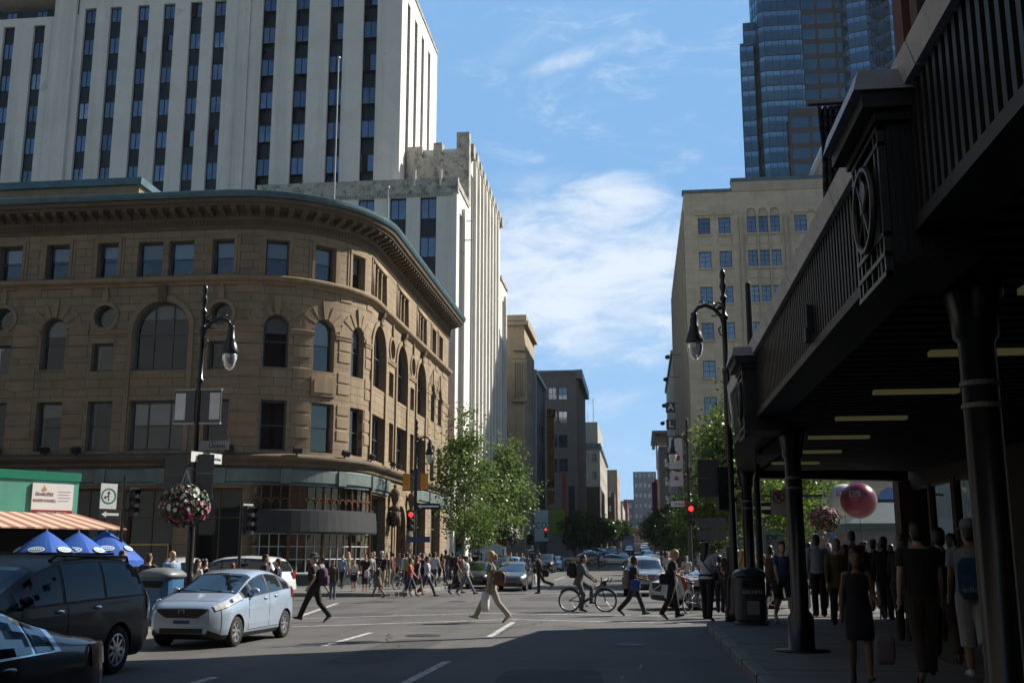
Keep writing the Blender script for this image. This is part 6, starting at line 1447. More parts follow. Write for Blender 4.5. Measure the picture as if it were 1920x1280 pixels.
    if S.get('rails'):
        b = MB()
        for sd in (-1, 1): b.tube([SPo(S['rails'][0], 8.5, sd, .0), SPo(S['rails'][0] + .12, 8.5, sd, .07), SPo(S['rails'][1] - .12, 8.5, sd, .07), SPo(S['rails'][1], 8.5, sd, .0)], .022, 6)
        if S.get('bars'):
            for x in (S['rails'][0] + .5, S['rails'][1] - .5): b.tube([SPo(x, 8.5, 1, .075), SPo(x, 8.5, -1, .075)], .02, 6)
        b.build('roof_rail', S.get('railm', M_PLAS), root)
    b = MB(); p = SPo(L - .7, 9.8, 1, 0); b.tube([p, p + Vector((-.15, 0, .22))], .006, 4); b.build('aerial', M_BLKM, root) if S.get('aer') else None
    root['K'] = K; root.scale = (K, K, K); return root
FIT = dict(dim=(3.95, 1.70, 1.53, 2.5, .76, .30), top=[(0, .76), (.05, .83), (.25, .90), (.7, 1.01), (.95, 1.07), (1.75, 1.43), (2.15, 1.515), (2.5, 1.53), (3.1, 1.48), (3.5, 1.38), (3.78, 1.06), (3.92, .8), (3.95, .62)], belt=[(0, .70), (.4, .82), (.9, .93), (2, .985), (3.2, 1.06), (3.95, 1.08)], ws=(.93, 1.78), rwn=(3.52, 3.80), sw=[(1.12, 1.52), (1.58, 2.26), (2.36, 2.98), (3.1, 3.42)], doors=[(1.3, 2.3, 2.2), (2.34, 2.85, 2.2)], hl=(.10, .98, 5.0, 7.9), tl=(3.55, 3.9, 4.2, 6.0), tz=(.8, 1.1), grille=([(-.34, .60), (.34, .60), (.50, .70), (.56, .77), (-.56, .77), (-.50, .70)], [.775]), intake=(.30, .40), spokes=7, rw=.74, zb=.17, tf=.30)
VAN = dict(dim=(5.1, 2.0, 1.76, 3.0, .98, .345), top=[(0, .74), (.06, .86), (.5, .98), (1.05, 1.1), (2.0, 1.58), (2.5, 1.71), (3.4, 1.76), (4.4, 1.72), (4.75, 1.60), (4.98, 1.1), (5.07, .8), (5.1, .6)], belt=[(0, .7), (.6, .92), (1.2, 1.02), (3, 1.06), (4.9, 1.10)], ws=(1.06, 2.02), rwn=(4.76, 4.97), sw=[(1.52, 2.5), (2.58, 3.55), (3.62, 4.66)], doors=[(1.6, 2.58, 2.0), (2.62, 3.52, 2.0)], hl=(.06, .55, 4.5, 5.6), tl=(4.78, 5.06, 3.6, 6.4), tz=(.8, 1.15), grille=([(-.55, .56), (.55, .56), (.6, .74), (-.6, .74)], [.62, .68]), intake=(.28, .42), spokes=9, rw=.80, rails=(2.5, 4.6), bars=True, handle=M_CHR, trim=mat('grey_side_trim', (.05, .055, .06), .45), sglass=M_CGD, tf=.2, tr=.14)
SED = dict(dim=(4.75, 1.82, 1.45, 2.75, .92, .325), top=[(0, .66), (.06, .74), (.5, .84), (1.25, .96), (2.05, 1.33), (2.5, 1.44), (3.0, 1.45), (3.45, 1.36), (4.1, 1.09), (4.55, 1.03), (4.7, .92), (4.75, .62)], belt=[(0, .6), (.6, .80), (1.3, .90), (3, .94), (4.75, .98)], ws=(1.23, 2.07), rwn=(3.45, 4.08), sw=[(1.62, 2.55), (2.64, 3.48), (3.53, 3.78)], doors=[(1.6, 2.6, 2.1), (2.64, 3.3, 2.1)], hl=(.05, .5, 4.4, 5.3), tl=(4.3, 4.73, 4.1, 5.9), tz=(.78, .97), tbox=0, tlm=M_TAIL, grille=([(-.42, .55), (.42, .55), (.46, .7), (-.46, .7)], [.6, .65]), intake=(.26, .4), spokes=7, rw=.72, surround=M_CHR, tf=.2)
CIV = dict(dim=(4.5, 1.75, 1.43, 2.7, .9, .315), top=[(0, .66), (.06, .73), (.4, .81), (.9, .92), (1.8, 1.3), (2.3, 1.42), (2.7, 1.43), (3.2, 1.34), (3.95, 1.06), (4.35, 1.01), (4.46, .88), (4.5, .6)], belt=[(0, .6), (.6, .80), (1.3, .9), (3, .95), (4.5, .97)], ws=(.9, 1.82), rwn=(3.25, 3.92), sw=[(1.3, 2.2), (2.3, 3.15), (3.2, 3.45)], doors=[(1.35, 2.26, 2.1), (2.3, 3.05, 2.1)], hl=(.08, .62, 4.5, 6.6), tl=(4.15, 4.47, 4.1, 5.5), tz=(.78, .95), grille=([(-.42, .57), (.42, .57), (.5, .66), (-.5, .66)], [.64]), intake=(.26, .42), spokes=7, rw=.72)
SUV = dict(dim=(4.6, 1.82, 1.70, 2.65, .88, .36), top=[(0, .88), (.06, .96), (.5, 1.04), (1.2, 1.12), (1.85, 1.5), (2.25, 1.66), (2.8, 1.70), (3.7, 1.66), (4.15, 1.52), (4.45, 1.15), (4.57, .9), (4.6, .7)], belt=[(0, .8), (.6, .98), (1.3, 1.06), (4.6, 1.12)], ws=(1.18, 1.9), rwn=(4.12, 4.42), sw=[(1.5, 2.35), (2.43, 3.25), (3.32, 4.0)], doors=[(1.5, 2.38, 2.1), (2.42, 3.2, 2.1)], hl=(.05, .55, 4.5, 6.2), tl=(4.2, 4.56, 4.0, 6.0), tz=(.9, 1.2), grille=([(-.36, .68), (.36, .68), (.44, .9), (-.44, .9)], [.74, .8, .86]), intake=(.34, .52), spokes=6, rw=.78, zb=.26, rails=(2.3, 4.0), fog=True)
WAG = dict(dim=(4.84, 1.87, 1.60, 2.76, .95, .35), top=[(0, .80), (.06, .87), (.5, .97), (1.35, 1.08), (2.1, 1.44), (2.6, 1.58), (3.3, 1.60), (4.1, 1.55), (4.45, 1.44), (4.72, 1.1), (4.82, .85), (4.84, .62)], belt=[(0, .7), (.6, .92), (1.4, 1.0), (4.84, 1.05)], ws=(1.33, 2.12), rwn=(4.42, 4.70), sw=[(1.7, 2.6), (2.68, 3.5), (3.57, 4.3)], doors=[(1.7, 2.62, 2.1), (2.66, 3.4, 2.1)], hl=(.06, .6, 4.4, 5.8), tl=(4.45, 4.8, 4.0, 7), tz=(.9, 1.25), grille=([(-.33, .56), (.33, .56), (.38, .84), (-.38, .84)], []), intake=(.3, .46), spokes=5, rw=.76, rails=(2.6, 4.3), railm=M_CHR, fog=True, zb=.26, trim=M_PLAS)
P_BLU = paintm('pale_blue', (.42, .52, .66)); P_NAVY = paintm('dark_green_grey', (.007, .012, .016), .0, .4, .12, .25); P_BLK = paintm('black', (.012, .016, .022), .3); P_DGRY = paintm('dark_grey', (.075, .082, .09)); P_GRY = paintm('silver_grey', (.32, .34, .37)); P_SIL = paintm('silver', (.45, .48, .5)); P_GOLD = paintm('gold_beige', (.30, .26, .19)); P_WHT = paintm('white', (.7, .7, .7), 0); P_DGR = paintm('dark_green', (.02, .04, .035)); P_SKY = paintm('light_blue', (.22, .38, .55))
def park(c, x, y, rz, z=None): c.location = (x, y, gz(y) if z is None else z); c.rotation_euler = (0, 0, RT(rz)); return c
fit = park(make_car('hatchback', 'pale metallic blue hatchback waiting beside the dark minivan', 'car', FIT, P_BLU, 'cars in traffic', K=.88), -7.84, 20.1, -94)
b = MB()
for (y0, z0, y1, z1) in ((-.07, .69, -.045, .79), (.045, .69, .07, .79), (-.05, .73, .05, .75)): b.box(1.975 + .012, y0, z0, 1.975 + .024, y1, z1)
b.build('emblem', M_CHR, fit)
b = MB(); b.box(1.96, -.17, .49, 1.99, .17, .55); b.build('dealer_plate', mat('dealer_plate', (.03, .05, .1), .5), fit)
van = park(make_car('minivan', 'dark green grey minivan with roof rack in the near left lane', 'car', VAN, P_NAVY, 'cars in traffic'), -8.18, 13.25, -93)
park(make_car('sedan', 'black sedan with chrome window frame cut by the lower left corner', 'car', SED, P_BLK, 'cars in traffic'), -5.2, 6.5, -92)
civ = park(make_car('sedan', 'dark grey sedan with one lit headlight behind the walking blonde woman', 'car', CIV, P_DGRY, 'cars in traffic', lit=True), -5.95, 50.8, -90)
suv = park(make_car('sport_utility', 'silver grey sport utility car facing the crossing', 'car', SUV, P_GRY, 'cars in traffic'), .15, 45.5, -90)
b = MB(); n = 20; xf = 2.304
b.tube([(xf + .02, .14 * math.cos(2 * PI * k / n), .8 + .1 * math.sin(2 * PI * k / n)) for k in range(n + 1)], .018, 5); b.box(xf + .008, -.15, .785, xf + .03, .15, .815); b.build('emblem', M_CHR, suv)
wag = park(make_car('station_wagon', 'silver estate car turning in from the side street behind the pedestrians', 'car', WAG, P_SIL, 'cars in traffic', K=.92), 2.55, 34.2, 203)
b = MB(); xf = 2.42; b.tube([(xf + .015, -.3, .6), (xf + .015, .3, .8)], .016, 5); b.tube([(xf + .012, y, z) for y, z in ((-.34, .56), (.34, .56), (.39, .85), (-.39, .85), (-.34, .56))], .016, 5); b.build('grille_frame', M_CHR, wag)
mini = park(make_car('minivan', 'silver minivan seen from the rear behind the man in the black hat', 'car', dict(VAN, sglass=M_CGL, rails=None), P_WHT, 'cars in traffic', K=.9), -15.5, 40.2, 172)
HAT2 = dict(FIT); hb = make_car('hatchback', 'white hatchback hidden up to its roof behind the pale blue one', 'car', HAT2, P_WHT, 'cars in traffic', K=1.0); park(hb, -16.4, 37.6, 118)
dk_ = park(make_car('sedan', 'dark green sedan parked by the kerb behind the crowd', 'car', CIV, P_DGR, 'cars in traffic'), -8.1, 54.2, -90)
def recolour(root, old, new):
    for o in list(root.children) + [g for c in root.children for g in c.children]:
        if o.type == 'MESH' and any(m == old for m in o.data.materials):
            o.data = o.data.copy()
            for i, m in enumerate(o.data.materials):
                if m == old: o.data.materials[i] = new
    return root
def more(src, old, new, x, y, rz, label):
    c = dup(src, (x, y, gz(y)), RT(rz), label, 'cars in traffic'); return recolour(c, old, new) if new != old else c
more(suv, P_GRY, P_DGR, -8.0, 61.0, -90, 'dark green sport utility car parked second along the left kerb')
more(hb, P_WHT, P_SKY, -8.0, 66.5, -90, 'light blue hatchback parked third along the left kerb')
more(suv, P_GRY, P_NAVY, -8.0, 92, -90, 'dark blue sport utility car parked along the left kerb behind the suited man')
more(fit, P_BLU, P_SKY, -7.6, 97.5, -90, 'small light blue car just behind the dark blue sport utility car')
more(wag, P_SIL, P_GOLD, -6.3, 117.5, 180, 'gold beige estate car crossing the street beyond the cyclist')
more(civ, P_DGRY, P_SIL, -2.7, 115.0, 0, 'silver car crossing the street in the distance behind the far cyclist')
more(civ, P_DGRY, P_NAVY, -1.9, 126, -90, 'navy sedan with lit amber lamp in the middle distance')
more(suv, P_GRY, P_NAVY, -3.8, 150, -90, 'dark sport utility car with lit headlights far down the middle lane')
q = 0
for (y, x, m_, nm) in ((70, 1.35, P_SIL, 'silver'), (92, 1.3, P_DGRY, 'dark grey'), (112, 1.2, P_GRY, 'grey'), (130, 1.1, P_SIL, 'silver'), (150, 1.1, P_WHT, 'white'), (172, 1.0, P_DGRY, 'dark grey'), (196, 1.0, P_SIL, 'silver'), (225, .9, P_WHT, 'white'), (262, .8, P_GRY, 'grey')):
    more((civ, hb)[q % 2], (P_DGRY, P_WHT)[q % 2], m_, x, y, -90, '%s car, %s in the right hand queue behind the sport utility car' % (nm, ('first', 'second', 'third', 'fourth', 'fifth', 'sixth', 'seventh', 'eighth', 'ninth')[q])); q += 1
q = 0
for (y, x, m_) in ((134, -6.4, P_DGRY), (142, -6.3, P_GRY), (156, -6.2, P_SIL), (172, -5.8, P_NAVY), (188, -1.8, P_DGRY), (210, -5.2, P_SIL)):
    more((hb, civ)[q % 2], (P_WHT, P_DGRY)[q % 2], m_, x, y, -90, 'small distant car, %s along the left lanes past the silver crossing car' % ('first', 'second', 'third', 'fourth', 'fifth', 'sixth')[q]); q += 1
tk = thing('truck', 'pale box truck far down the street', 'truck', (-2.6, 250, gz(250)), 0)
b = MB(); b.box(-1.25, 0, .9, 1.25, 7, 3.4); b.build('box', mat('truck_grey', (.4, .4, .4), .6), tk); b = MB(); b.prism([(-1.8, .5), (-.0, .5), (-.0, 2.5), (-.9, 2.5), (-1.5, 1.5), (-1.8, 1.4)], -1.15, 1.15, 'x'); b.build('cab', P_GRY, tk)
for x in (-1, 1):
    for y in (-.9, 5.6):
        b = MB(); b.rings([[(x * 1.1 + d, y + .45 * math.cos(2 * PI * q / 14), .45 + .45 * math.sin(2 * PI * q / 14)) for q in range(14)] for d in (-.14, .14)]); b.build('wheel', M_TYRE, tk)
# ---------------------------------------------------------------- bicycles
def make_bike(label, K=.93, cargo=True, frame=None):
    t = thing('bicycle', label, 'bicycle', group='bicycles'); fm = frame or mat('bike_frame_grey', (.16, .165, .17), .35, metal=.4)
    r = .335; wx = (-.56, .56)
    for a in wx:
        b = MB(); n = 30; b.tube([(a + r * math.cos(2 * PI * q / n), 0, r + r * math.sin(2 * PI * q / n)) for q in range(n + 1)], .022, 6); w_ = b.build('wheel', M_TYRE, t, True)
        b = MB(); b.tube([(a + (r - .03) * math.cos(2 * PI * q / n), 0, r + (r - .03) * math.sin(2 * PI * q / n)) for q in range(n + 1)], .012, 5)
        for q in range(14):
            th = 2 * PI * q / 14; b.tube([(a, .02 * (-1) ** q, r), (a + (r - .03) * math.cos(th), 0, r + (r - .03) * math.sin(th))], .0022, 3)
        b.tube([(a, -.05, r), (a, .05, r)], .03, 8); b.build('rim', M_STEEL, w_)
    b = MB(); b.tube([(-.12, 0, .29), (.2, 0, .48), (.43, 0, .82), (.46, 0, .95)], [.045, .042, .04, .035], 8); b.tube([(-.12, 0, .29), (-.2, 0, .55), (-.27, 0, .86)], .028, 8); b.tube([(-.12, .04, .29), (-.56, .05, .335)], .016, 6); b.tube([(-.12, -.04, .29), (-.56, -.05, .335)], .016, 6); b.tube([(-.2, .04, .55), (-.56, .05, .335)], .014, 6); b.tube([(-.2, -.04, .55), (-.56, -.05, .335)], .014, 6)
    b.build('frame', fm, t, True)
    b = MB()
    for s in (-.05, .05): b.tube([(.44, s, .72), (.5, s, .55), (.56, s, .335)], .016, 6)
    b.tube([(.46, 0, .9), (.43, 0, 1.03)], .02, 6); b.tube([(.36, -.28, 1.04), (.42, -.16, 1.06), (.43, 0, 1.04), (.42, .16, 1.06), (.36, .28, 1.04)], .014, 6); b.build('handlebar', M_BLKM, t)
    b = MB(); b.ball((-.29, 0, .90), .13, .08, .04, n=10, k=6); b.build('saddle', M_BLKM, t, True)
    b = MB()
    for c in (-.56, .56): b.tube([(c + .375 * math.cos(a), 0, r + .375 * math.sin(a)) for a in [PI * (.12 + .62 * k / 10) + (.1 if c < 0 else 0) for k in range(11)]], .02, 5)
    b.tube([(-.12, -.08, .29), (-.02, -.08, .17)], .012, 5); b.tube([(-.12, .08, .29), (-.22, .08, .41)], .012, 5); b.box(-.07, -.16, .155, .04, -.08, .18); b.box(-.27, .08, .395, -.16, .16, .42); b.build('mudguard', M_BLKM, t)
    if cargo:
        b = MB(); b.tube([(.5, -.14, .93), (.72, -.14, .9), (.76, -.14, 1.02), (.76, .14, 1.02), (.72, .14, .9), (.5, .14, .93)], .012, 5); b.tube([(.62, -.14, .915), (.66, -.14, 1.04), (.66, .14, 1.04), (.62, .14, .915)], .01, 5); b.box(.48, -.05, .78, .6, .05, .92); b.build('front_rack', M_BLKM, t)
    t.scale = (K, K, K); return t
bk = make_bike('grey city bicycle with front rack ridden by the man in the grey suit'); bp = on_z(1102, 1146); bk.location = (bp[0], bp[1], 0); bk.rotation_euler = (0, 0, RT(-2))
p = on_z(1318, 1150, 0); dup(bk, (p[0] - .15, p[1] + .3, 0), RT(60), 'bicycle leaning behind the blonde woman in black near the kerb')
p = on_z(757, 1104, .15); dup(bk, (p[0], p[1], .15), RT(65), 'bicycle with thin wheels ridden along the pavement by the man in white')
p = (-3.75, 104, gz(104)); dup(bk, p, RT(0), 'distant bicycle with a dark rider in front of the silver crossing car')
# ================================================================ people
def cloth(col, name=None): return mat('cloth_%02x%02x%02x' % tuple(int(min(.99, c) * 255) for c in col), col, .85, var=.12, scale=5, bump=.6, bscale=14, sheen=.1)
SK = [mat('skin_pale', (.55, .33, .24), .5, var=.06), mat('skin_tan', (.42, .24, .16), .5, var=.06), mat('skin_brown', (.20, .10, .06), .5, var=.06), mat('skin_dark', (.09, .045, .03), .5, var=.06)]
HR = dict(black=mat('hair_black', (.012, .010, .009), .45, var=.2, scale=30), brown=mat('hair_brown', (.055, .03, .018), .5, var=.25, scale=30), blonde=mat('hair_blonde', (.46, .31, .13), .5, var=.25, scale=30), grey=mat('hair_grey', (.28, .27, .26), .6, var=.2, scale=30), red=mat('hair_auburn', (.16, .045, .02), .5, var=.2, scale=30))
M_SHOE = mat('shoe_black', (.02, .018, .017), .5, var=.1); M_SHOW = mat('shoe_white', (.6, .6, .6), .6, var=.1); M_SHOR = mat('shoe_red', (.45, .03, .03), .5, var=.1); M_EYE = mat('eye_dark', (.015, .01, .01), .3, var=0); M_LIP = mat('lip', (.35, .12, .10), .5, var=0)
MALE = [(.86, .105, .155), (.93, .112, .165), (1.02, .108, .155), (1.12, .106, .152), (1.22, .115, .168), (1.32, .12, .182), (1.39, .108, .18), (1.44, .08, .13), (1.475, .06, .07)]
FEM = [(.86, .11, .165), (.93, .112, .17), (1.02, .098, .145), (1.11, .088, .126), (1.21, .106, .14), (1.29, .115, .15), (1.37, .095, .148), (1.425, .068, .10), (1.46, .05, .055)]
def remesh(o, v, sm=3):
    m = o.modifiers.new('join', 'REMESH'); m.mode = 'VOXEL'; m.voxel_size = v; m.use_smooth_shade = True
    if sm: s = o.modifiers.new('smooth', 'SMOOTH'); s.iterations = sm; s.factor = .5
    return o
class Pose: pass
def person(label, loc, face, h, sex='m', skin=0, hair='black', cut='short', top=(.05, .05, .05), sleeve='short', bot=(.03, .03, .04), kind='trousers', shoe=None, legs=((22, 6), (-18, 22)), arms=((-18, 15, 8), (20, 22, 8)), lean=2, look=0, nod=0, jacket=False, hat=None, bald=False, vox=.016, fat=1.0, eyes=False, hem=None, group='people on the crossing and pavements', sit=None, collar=None, face_on=True):
    """one walking, standing or riding figure; legs: (hip swing, knee bend) left/right, arms: (swing, elbow bend, spread)"""
    s = h / 1.75; R = math.radians; root = thing('person', label, 'person', loc, R(face), group); root.scale = (s, s, s)
    T = MALE if sex == 'm' else FEM; hz = .92; hw_ = .092 if sex == 'm' else .098; sw = .185 if sex == 'm' else .16
    J = []; low = 9
    for k, sd in ((0, 1), (1, -1)):
        a, kn = R(legs[k][0]), R(legs[k][1]); hip = Vector((0, sd * hw_, hz)); knee = hip + Vector((math.sin(a) * .445, sd * -.008, -math.cos(a) * .445)); an = knee + Vector((math.sin(a - kn) * .41, sd * -.006, -math.cos(a - kn) * .41))
        p = legs[k][2] if len(legs[k]) > 2 else (R(-12) if (a - kn) > .12 else (R(38) if (a - kn) < -.35 else (R(18) if a - kn < -.15 else 0)))
        heel = an + Vector((-.05 * math.cos(p), 0, .05 * math.sin(p) - .065)); toe = an + Vector((.17 * math.cos(p), sd * .02, -.17 * math.sin(p) - .065)); J.append((hip, knee, an, heel, toe, p)); low = min(low, heel.z, toe.z)
    dz = -low if sit is None else sit
    up = Vector((0, 0, dz)); ln = R(lean); hip0 = Vector((0, 0, hz))
    def UB(p):    # upper body leans about the hips
        p = Vector(p) - hip0; return Vector((p.x * math.cos(ln) + p.z * math.sin(ln), p.y, -p.x * math.sin(ln) + p.z * math.cos(ln))) + hip0 + up
    hd = R(look); nd = R(nod); hc = Vector((.005, 0, 1.52))
    def HD(p):    # head turns and nods on the neck
        p = Vector(p) - hc; p = Vector((p.x * math.cos(nd) + p.z * math.sin(nd), p.y, -p.x * math.sin(nd) + p.z * math.cos(nd))); p = Vector((p.x * math.cos(hd) - p.y * math.sin(hd), p.x * math.sin(hd) + p.y * math.cos(hd), p.z)); return UB(p + hc)
    def ring(z, rx, ry, xo=0, n=14): return [UB((xo + rx * math.cos(2 * PI * k / n), ry * math.sin(2 * PI * k / n), z)) for k in range(n)]
    A = []
    for k, sd in ((0, 1), (1, -1)):
        sa, eb, ab = R(arms[k][0]), R(arms[k][1]), R(arms[k][2]); tw = R(arms[k][3]) if len(arms[k]) > 3 else 0
        sh = Vector((0, sd * sw, 1.405)); d1 = Vector((math.sin(sa), sd * math.sin(ab), -math.cos(sa) * math.cos(ab))).normalized(); el = sh + d1 * .285
        d2 = Vector((math.sin(sa + eb), sd * (math.sin(ab) * .4 - math.sin(tw)), -math.cos(sa + eb))).normalized(); wr_ = el + d2 * .25; A.append((sh, el, wr_, d2))
    b = MB(); f = fat
    b.rings([ring(z, rx * f * .94, ry * f * .94) for z, rx, ry in T])
    b.tube([UB((-.005, 0, 1.42)), UB((0, 0, 1.5)), HD((.008, 0, 1.57))], [.062 if sex == 'm' else .052, .055 if sex == 'm' else .046, .056], 10)
    hp = [(1.505, .03, .03, .055), (1.52, .062, .045, .034), (1.55, .084, .060, .016), (1.59, .094, .070, .006), (1.635, .097, .076, .0), (1.68, .095, .077, -.004), (1.715, .082, .068, -.008), (1.74, .05, .045, -.01), (1.75, .02, .02, -.01)]
    b.rings([[HD((xo + rx * math.cos(2 * PI * k / 14), ry * math.sin(2 * PI * k / 14), z)) for k in range(14)] for z, rx, ry, xo in hp])
    b.tube([HD((.085, 0, 1.648)), HD((.112, 0, 1.608)), HD((.09, 0, 1.600))], [.008, .015, .012], 6)
    for sd in (-1, 1): b.ball(HD((-.004, sd * .078, 1.622)), .022, .010, .032, n=6, k=5)
    for (hip, knee, an, heel, toe, p) in J:
        b.tube([hip + up + Vector((0, 0, .03)), hip + up - (hip - knee) * .25, knee + up, knee + up - (knee - an) * .3, an + up], [.088 * f, .082 * f, .054, .056, .037], 10)
        b.tube([heel + up + Vector((0, 0, .03)), (heel + toe) / 2 + up + Vector((0, 0, .035)), toe + up + Vector((0, 0, .02))], [.036, .04, .026], 8)
    for (sh, el, wr_, d2) in A:
        b.tube([UB(sh + Vector((0, -sh.y * .35, .01))), UB(sh), UB(sh + (el - sh) * .4), UB(el), UB(el + (wr_ - el) * .3), UB(wr_)], [.05, .056 if sex == 'm' else .046, .047 if sex == 'm' else .038, .037, .037, .025], 9)
        sd = 1 if sh.y > 0 else -1; fx = Vector((1, 0, 0)) - d2 * d2.x; fx.normalize(); sy = d2.cross(fx)
        pm = wr_ + d2 * .05; b.tube([UB(wr_), UB(pm), UB(wr_ + d2 * .09)], [.024, .033, .032], 8)
        for q, ln_ in enumerate((.068, .08, .076, .06)):
            o_ = fx * (.026 - .0175 * q); base = wr_ + d2 * .085 + o_; md = base + d2 * ln_ * .55 + o_ * .12 - sy * sd * .006; tp = md + d2 * ln_ * .4 - sy * sd * .02
            b.tube([UB(base), UB(md), UB(tp)], [.0098, .009, .0075], 6)
        th = wr_ + d2 * .03 + fx * .025; b.tube([UB(th), UB(th + d2 * .03 + fx * .022), UB(th + d2 * .065 + fx * .026 - sy * sd * .008)], [.013, .0115, .009], 6)
    remesh(b.build('body', SK[skin], root, True), min(vox, .013), 2)
    # hair or hat
    if not bald:
        b = MB(); hp2 = [(1.525, .045, .06, -.052), (1.56, .06, .074, -.052), (1.60, .072, .079, -.045), (1.64, .085, .084, -.032), (1.68, .100, .087, -.016), (1.72, .094, .08, -.012), (1.752, .066, .058, -.012), (1.768, .025, .025, -.012)]
        if cut != 'short': hp2 = [(1.53, .05, .07, -.06), (1.58, .066, .083, -.05)] + hp2[1:]
        b.rings([[HD((xo + rx * math.cos(2 * PI * k / 14), ry * math.sin(2 * PI * k / 14), z)) for k in range(14)] for z, rx, ry, xo in hp2])
        if cut == 'long': b.rings([[HD((xo + rx * math.cos(2 * PI * k / 10), ry * math.sin(2 * PI * k / 10), z)) for k in range(10)] for z, rx, ry, xo in ((1.66, .06, .086, -.05), (1.55, .055, .095, -.075), (1.45, .05, .10, -.10), (1.36, .038, .085, -.125), (1.30, .015, .05, -.135))])
        if cut == 'tail': b.tube([HD((-.10, 0, 1.67)), HD((-.145, 0, 1.64)), HD((-.15, 0, 1.55)), HD((-.13, 0, 1.44))], [.03, .032, .03, .012], 8)
        if cut == 'bun': b.ball(HD((-.12, 0, 1.70)), .05, n=8, k=6)
        remesh(b.build('hair', HR[hair], root, True), vox, 2)
    if hat:
        b = MB(); kd, col = hat; b.rings([[HD((xo + rx * math.cos(2 * PI * k / 16), ry * math.sin(2 * PI * k / 16), z)) for k in range(16)] for z, rx, ry, xo in ((1.675, .108, .094, -.008), (1.72, .108, .092, -.008), (1.775, .088, .075, -.01), (1.79, .04, .035, -.01))])
        if kd == 'brim': b.rings([[HD((-.005 + r * 1.12 * math.cos(2 * PI * k / 20), r * math.sin(2 * PI * k / 20), z)) for k in range(20)] for r, z in ((.10, 1.69), (.155, 1.668), (.155, 1.66), (.10, 1.676))])
        else: b.hexa([HD(p) for p in ((.08, -.07, 1.678), (.19, -.05, 1.664), (.19, .05, 1.664), (.08, .07, 1.678), (.08, -.07, 1.69), (.19, -.05, 1.672), (.19, .05, 1.672), (.08, .07, 1.69))])
        b.build('hat', cloth(col), root, True)
    if eyes:
        for sd in (-1, 1):
            b = MB(); b.ball(HD((.086, sd * .032, 1.640)), .009, .013, .008, n=6, k=4); b.build('eye', M_EYE, root)
        b = MB(); b.ball(HD((.092, 0, 1.567)), .006, .022, .006, n=8, k=4); b.build('mouth', M_LIP, root)
    # clothes
    g = .014
    if kind in ('trousers', 'jeans', 'capri', 'shorts'):
        b = MB(); b.rings([ring(z, (rx + g) * f, (ry + g) * f) for z, rx, ry in ((.835, .09, .15), (.88, .112, .162), (.94, .112, .166), (1.0, .107, .156), (1.03, .104, .15))])
        for (hip, knee, an, heel, toe, p) in J:
            if kind in ('trousers', 'jeans'):
                w_ = 1.0 if kind == 'trousers' else .88
                b.tube([hip + up + Vector((0, 0, .0)), hip + up - (hip - knee) * .3, knee + up + Vector((.004, 0, 0)), knee + up - (knee - an) * .5, an + up + Vector((-.008, 0, .0)), an + up + Vector((-.006, 0, -.03))], [.1 * f, .096 * f, .076 * w_, .073 * w_, .068 * w_, .07 * w_], 10)
            else:
                e = .12 if kind == 'shorts' else -.2
                b.tube([hip + up, hip + up - (hip - knee) * .4, knee + up + (hip - knee) * max(e, 0)] + ([knee + up - (knee - an) * .35] if e < 0 else []), [.102 * f, .1 * f, .092] + ([.088] if e < 0 else []), 10)
        remesh(b.build('shorts' if kind in ('shorts', 'capri') else 'trousers', cloth(bot), root, True), vox)
    elif kind in ('skirt', 'dress'):
        kx = max(J[0][1].x, J[1][1].x); kn_ = min(J[0][1].x, J[1][1].x); zb = .52 if hem is None else hem; mx_ = (kx + kn_) / 2; wx = (kx - kn_) / 2
        b = MB(); b.rings([[UB((0, 0, 0)) * 0 + Vector((lerp(0, mx_, t) + (rx + wx * t * .9) * math.cos(2 * PI * k / 16), ry * math.sin(2 * PI * k / 16), z)) + up for k in range(16)] for z, rx, ry, t in ((zb, .13, .19, .9), (lerp(zb, .9, .4), .132, .19, .5), (.86, .13, .185, .1), (.95, .125, .178, 0), (1.04, .108, .155, 0))]); b.build('skirt', cloth(bot), root, True)
    z0 = .78 if jacket else .90
    b = MB(); lo = [(z0, .128, .18), (.84, .127, .178)] if jacket else [(z0, .112, .165)]
    b.rings([ring(z, (rx + g + (.012 if jacket else .004)) * f, (ry + g + (.01 if jacket else 0)) * f) for z, rx, ry in lo + [t for t in T if .91 < t[0] < 1.45]])
    if sleeve != 'none':
        for (sh, el, wr_, d2) in A:
            gs = .019 if sex == 'm' else .014; sh2 = sh + Vector((0, -sh.y * .3, .012)); r0 = (.056 if sex == 'm' else .046) + gs
            pts = [UB(sh2), UB(sh), UB(sh + (el - sh) * .62)]; rr_ = [.055 + gs, r0, r0 - .004]
            if sleeve == 'long': pts += [UB(el), UB(el + (wr_ - el) * .5), UB(wr_ - (wr_ - el) * .04)]; rr_ = [.055 + gs, r0, r0 - .006, .056, .05, .042]
            b.tube(pts, rr_, 10)
    else:
        for (sh, el, wr_, d2) in A: b.tube([UB((0, sh.y * .5, 1.38)), UB((0, sh.y * .62, 1.44)), UB((-.03, sh.y * .55, 1.40))], .022, 6)
    remesh(b.build('jacket' if jacket else 'shirt', cloth(top), root, True), vox)
    if collar:
        b = MB(); b.rings([ring(z, rx, ry, .012) for z, rx, ry in ((1.43, .075, .085), (1.475, .066, .07), (1.49, .064, .068))], cap=False); b.build('collar', cloth(collar), root, True)
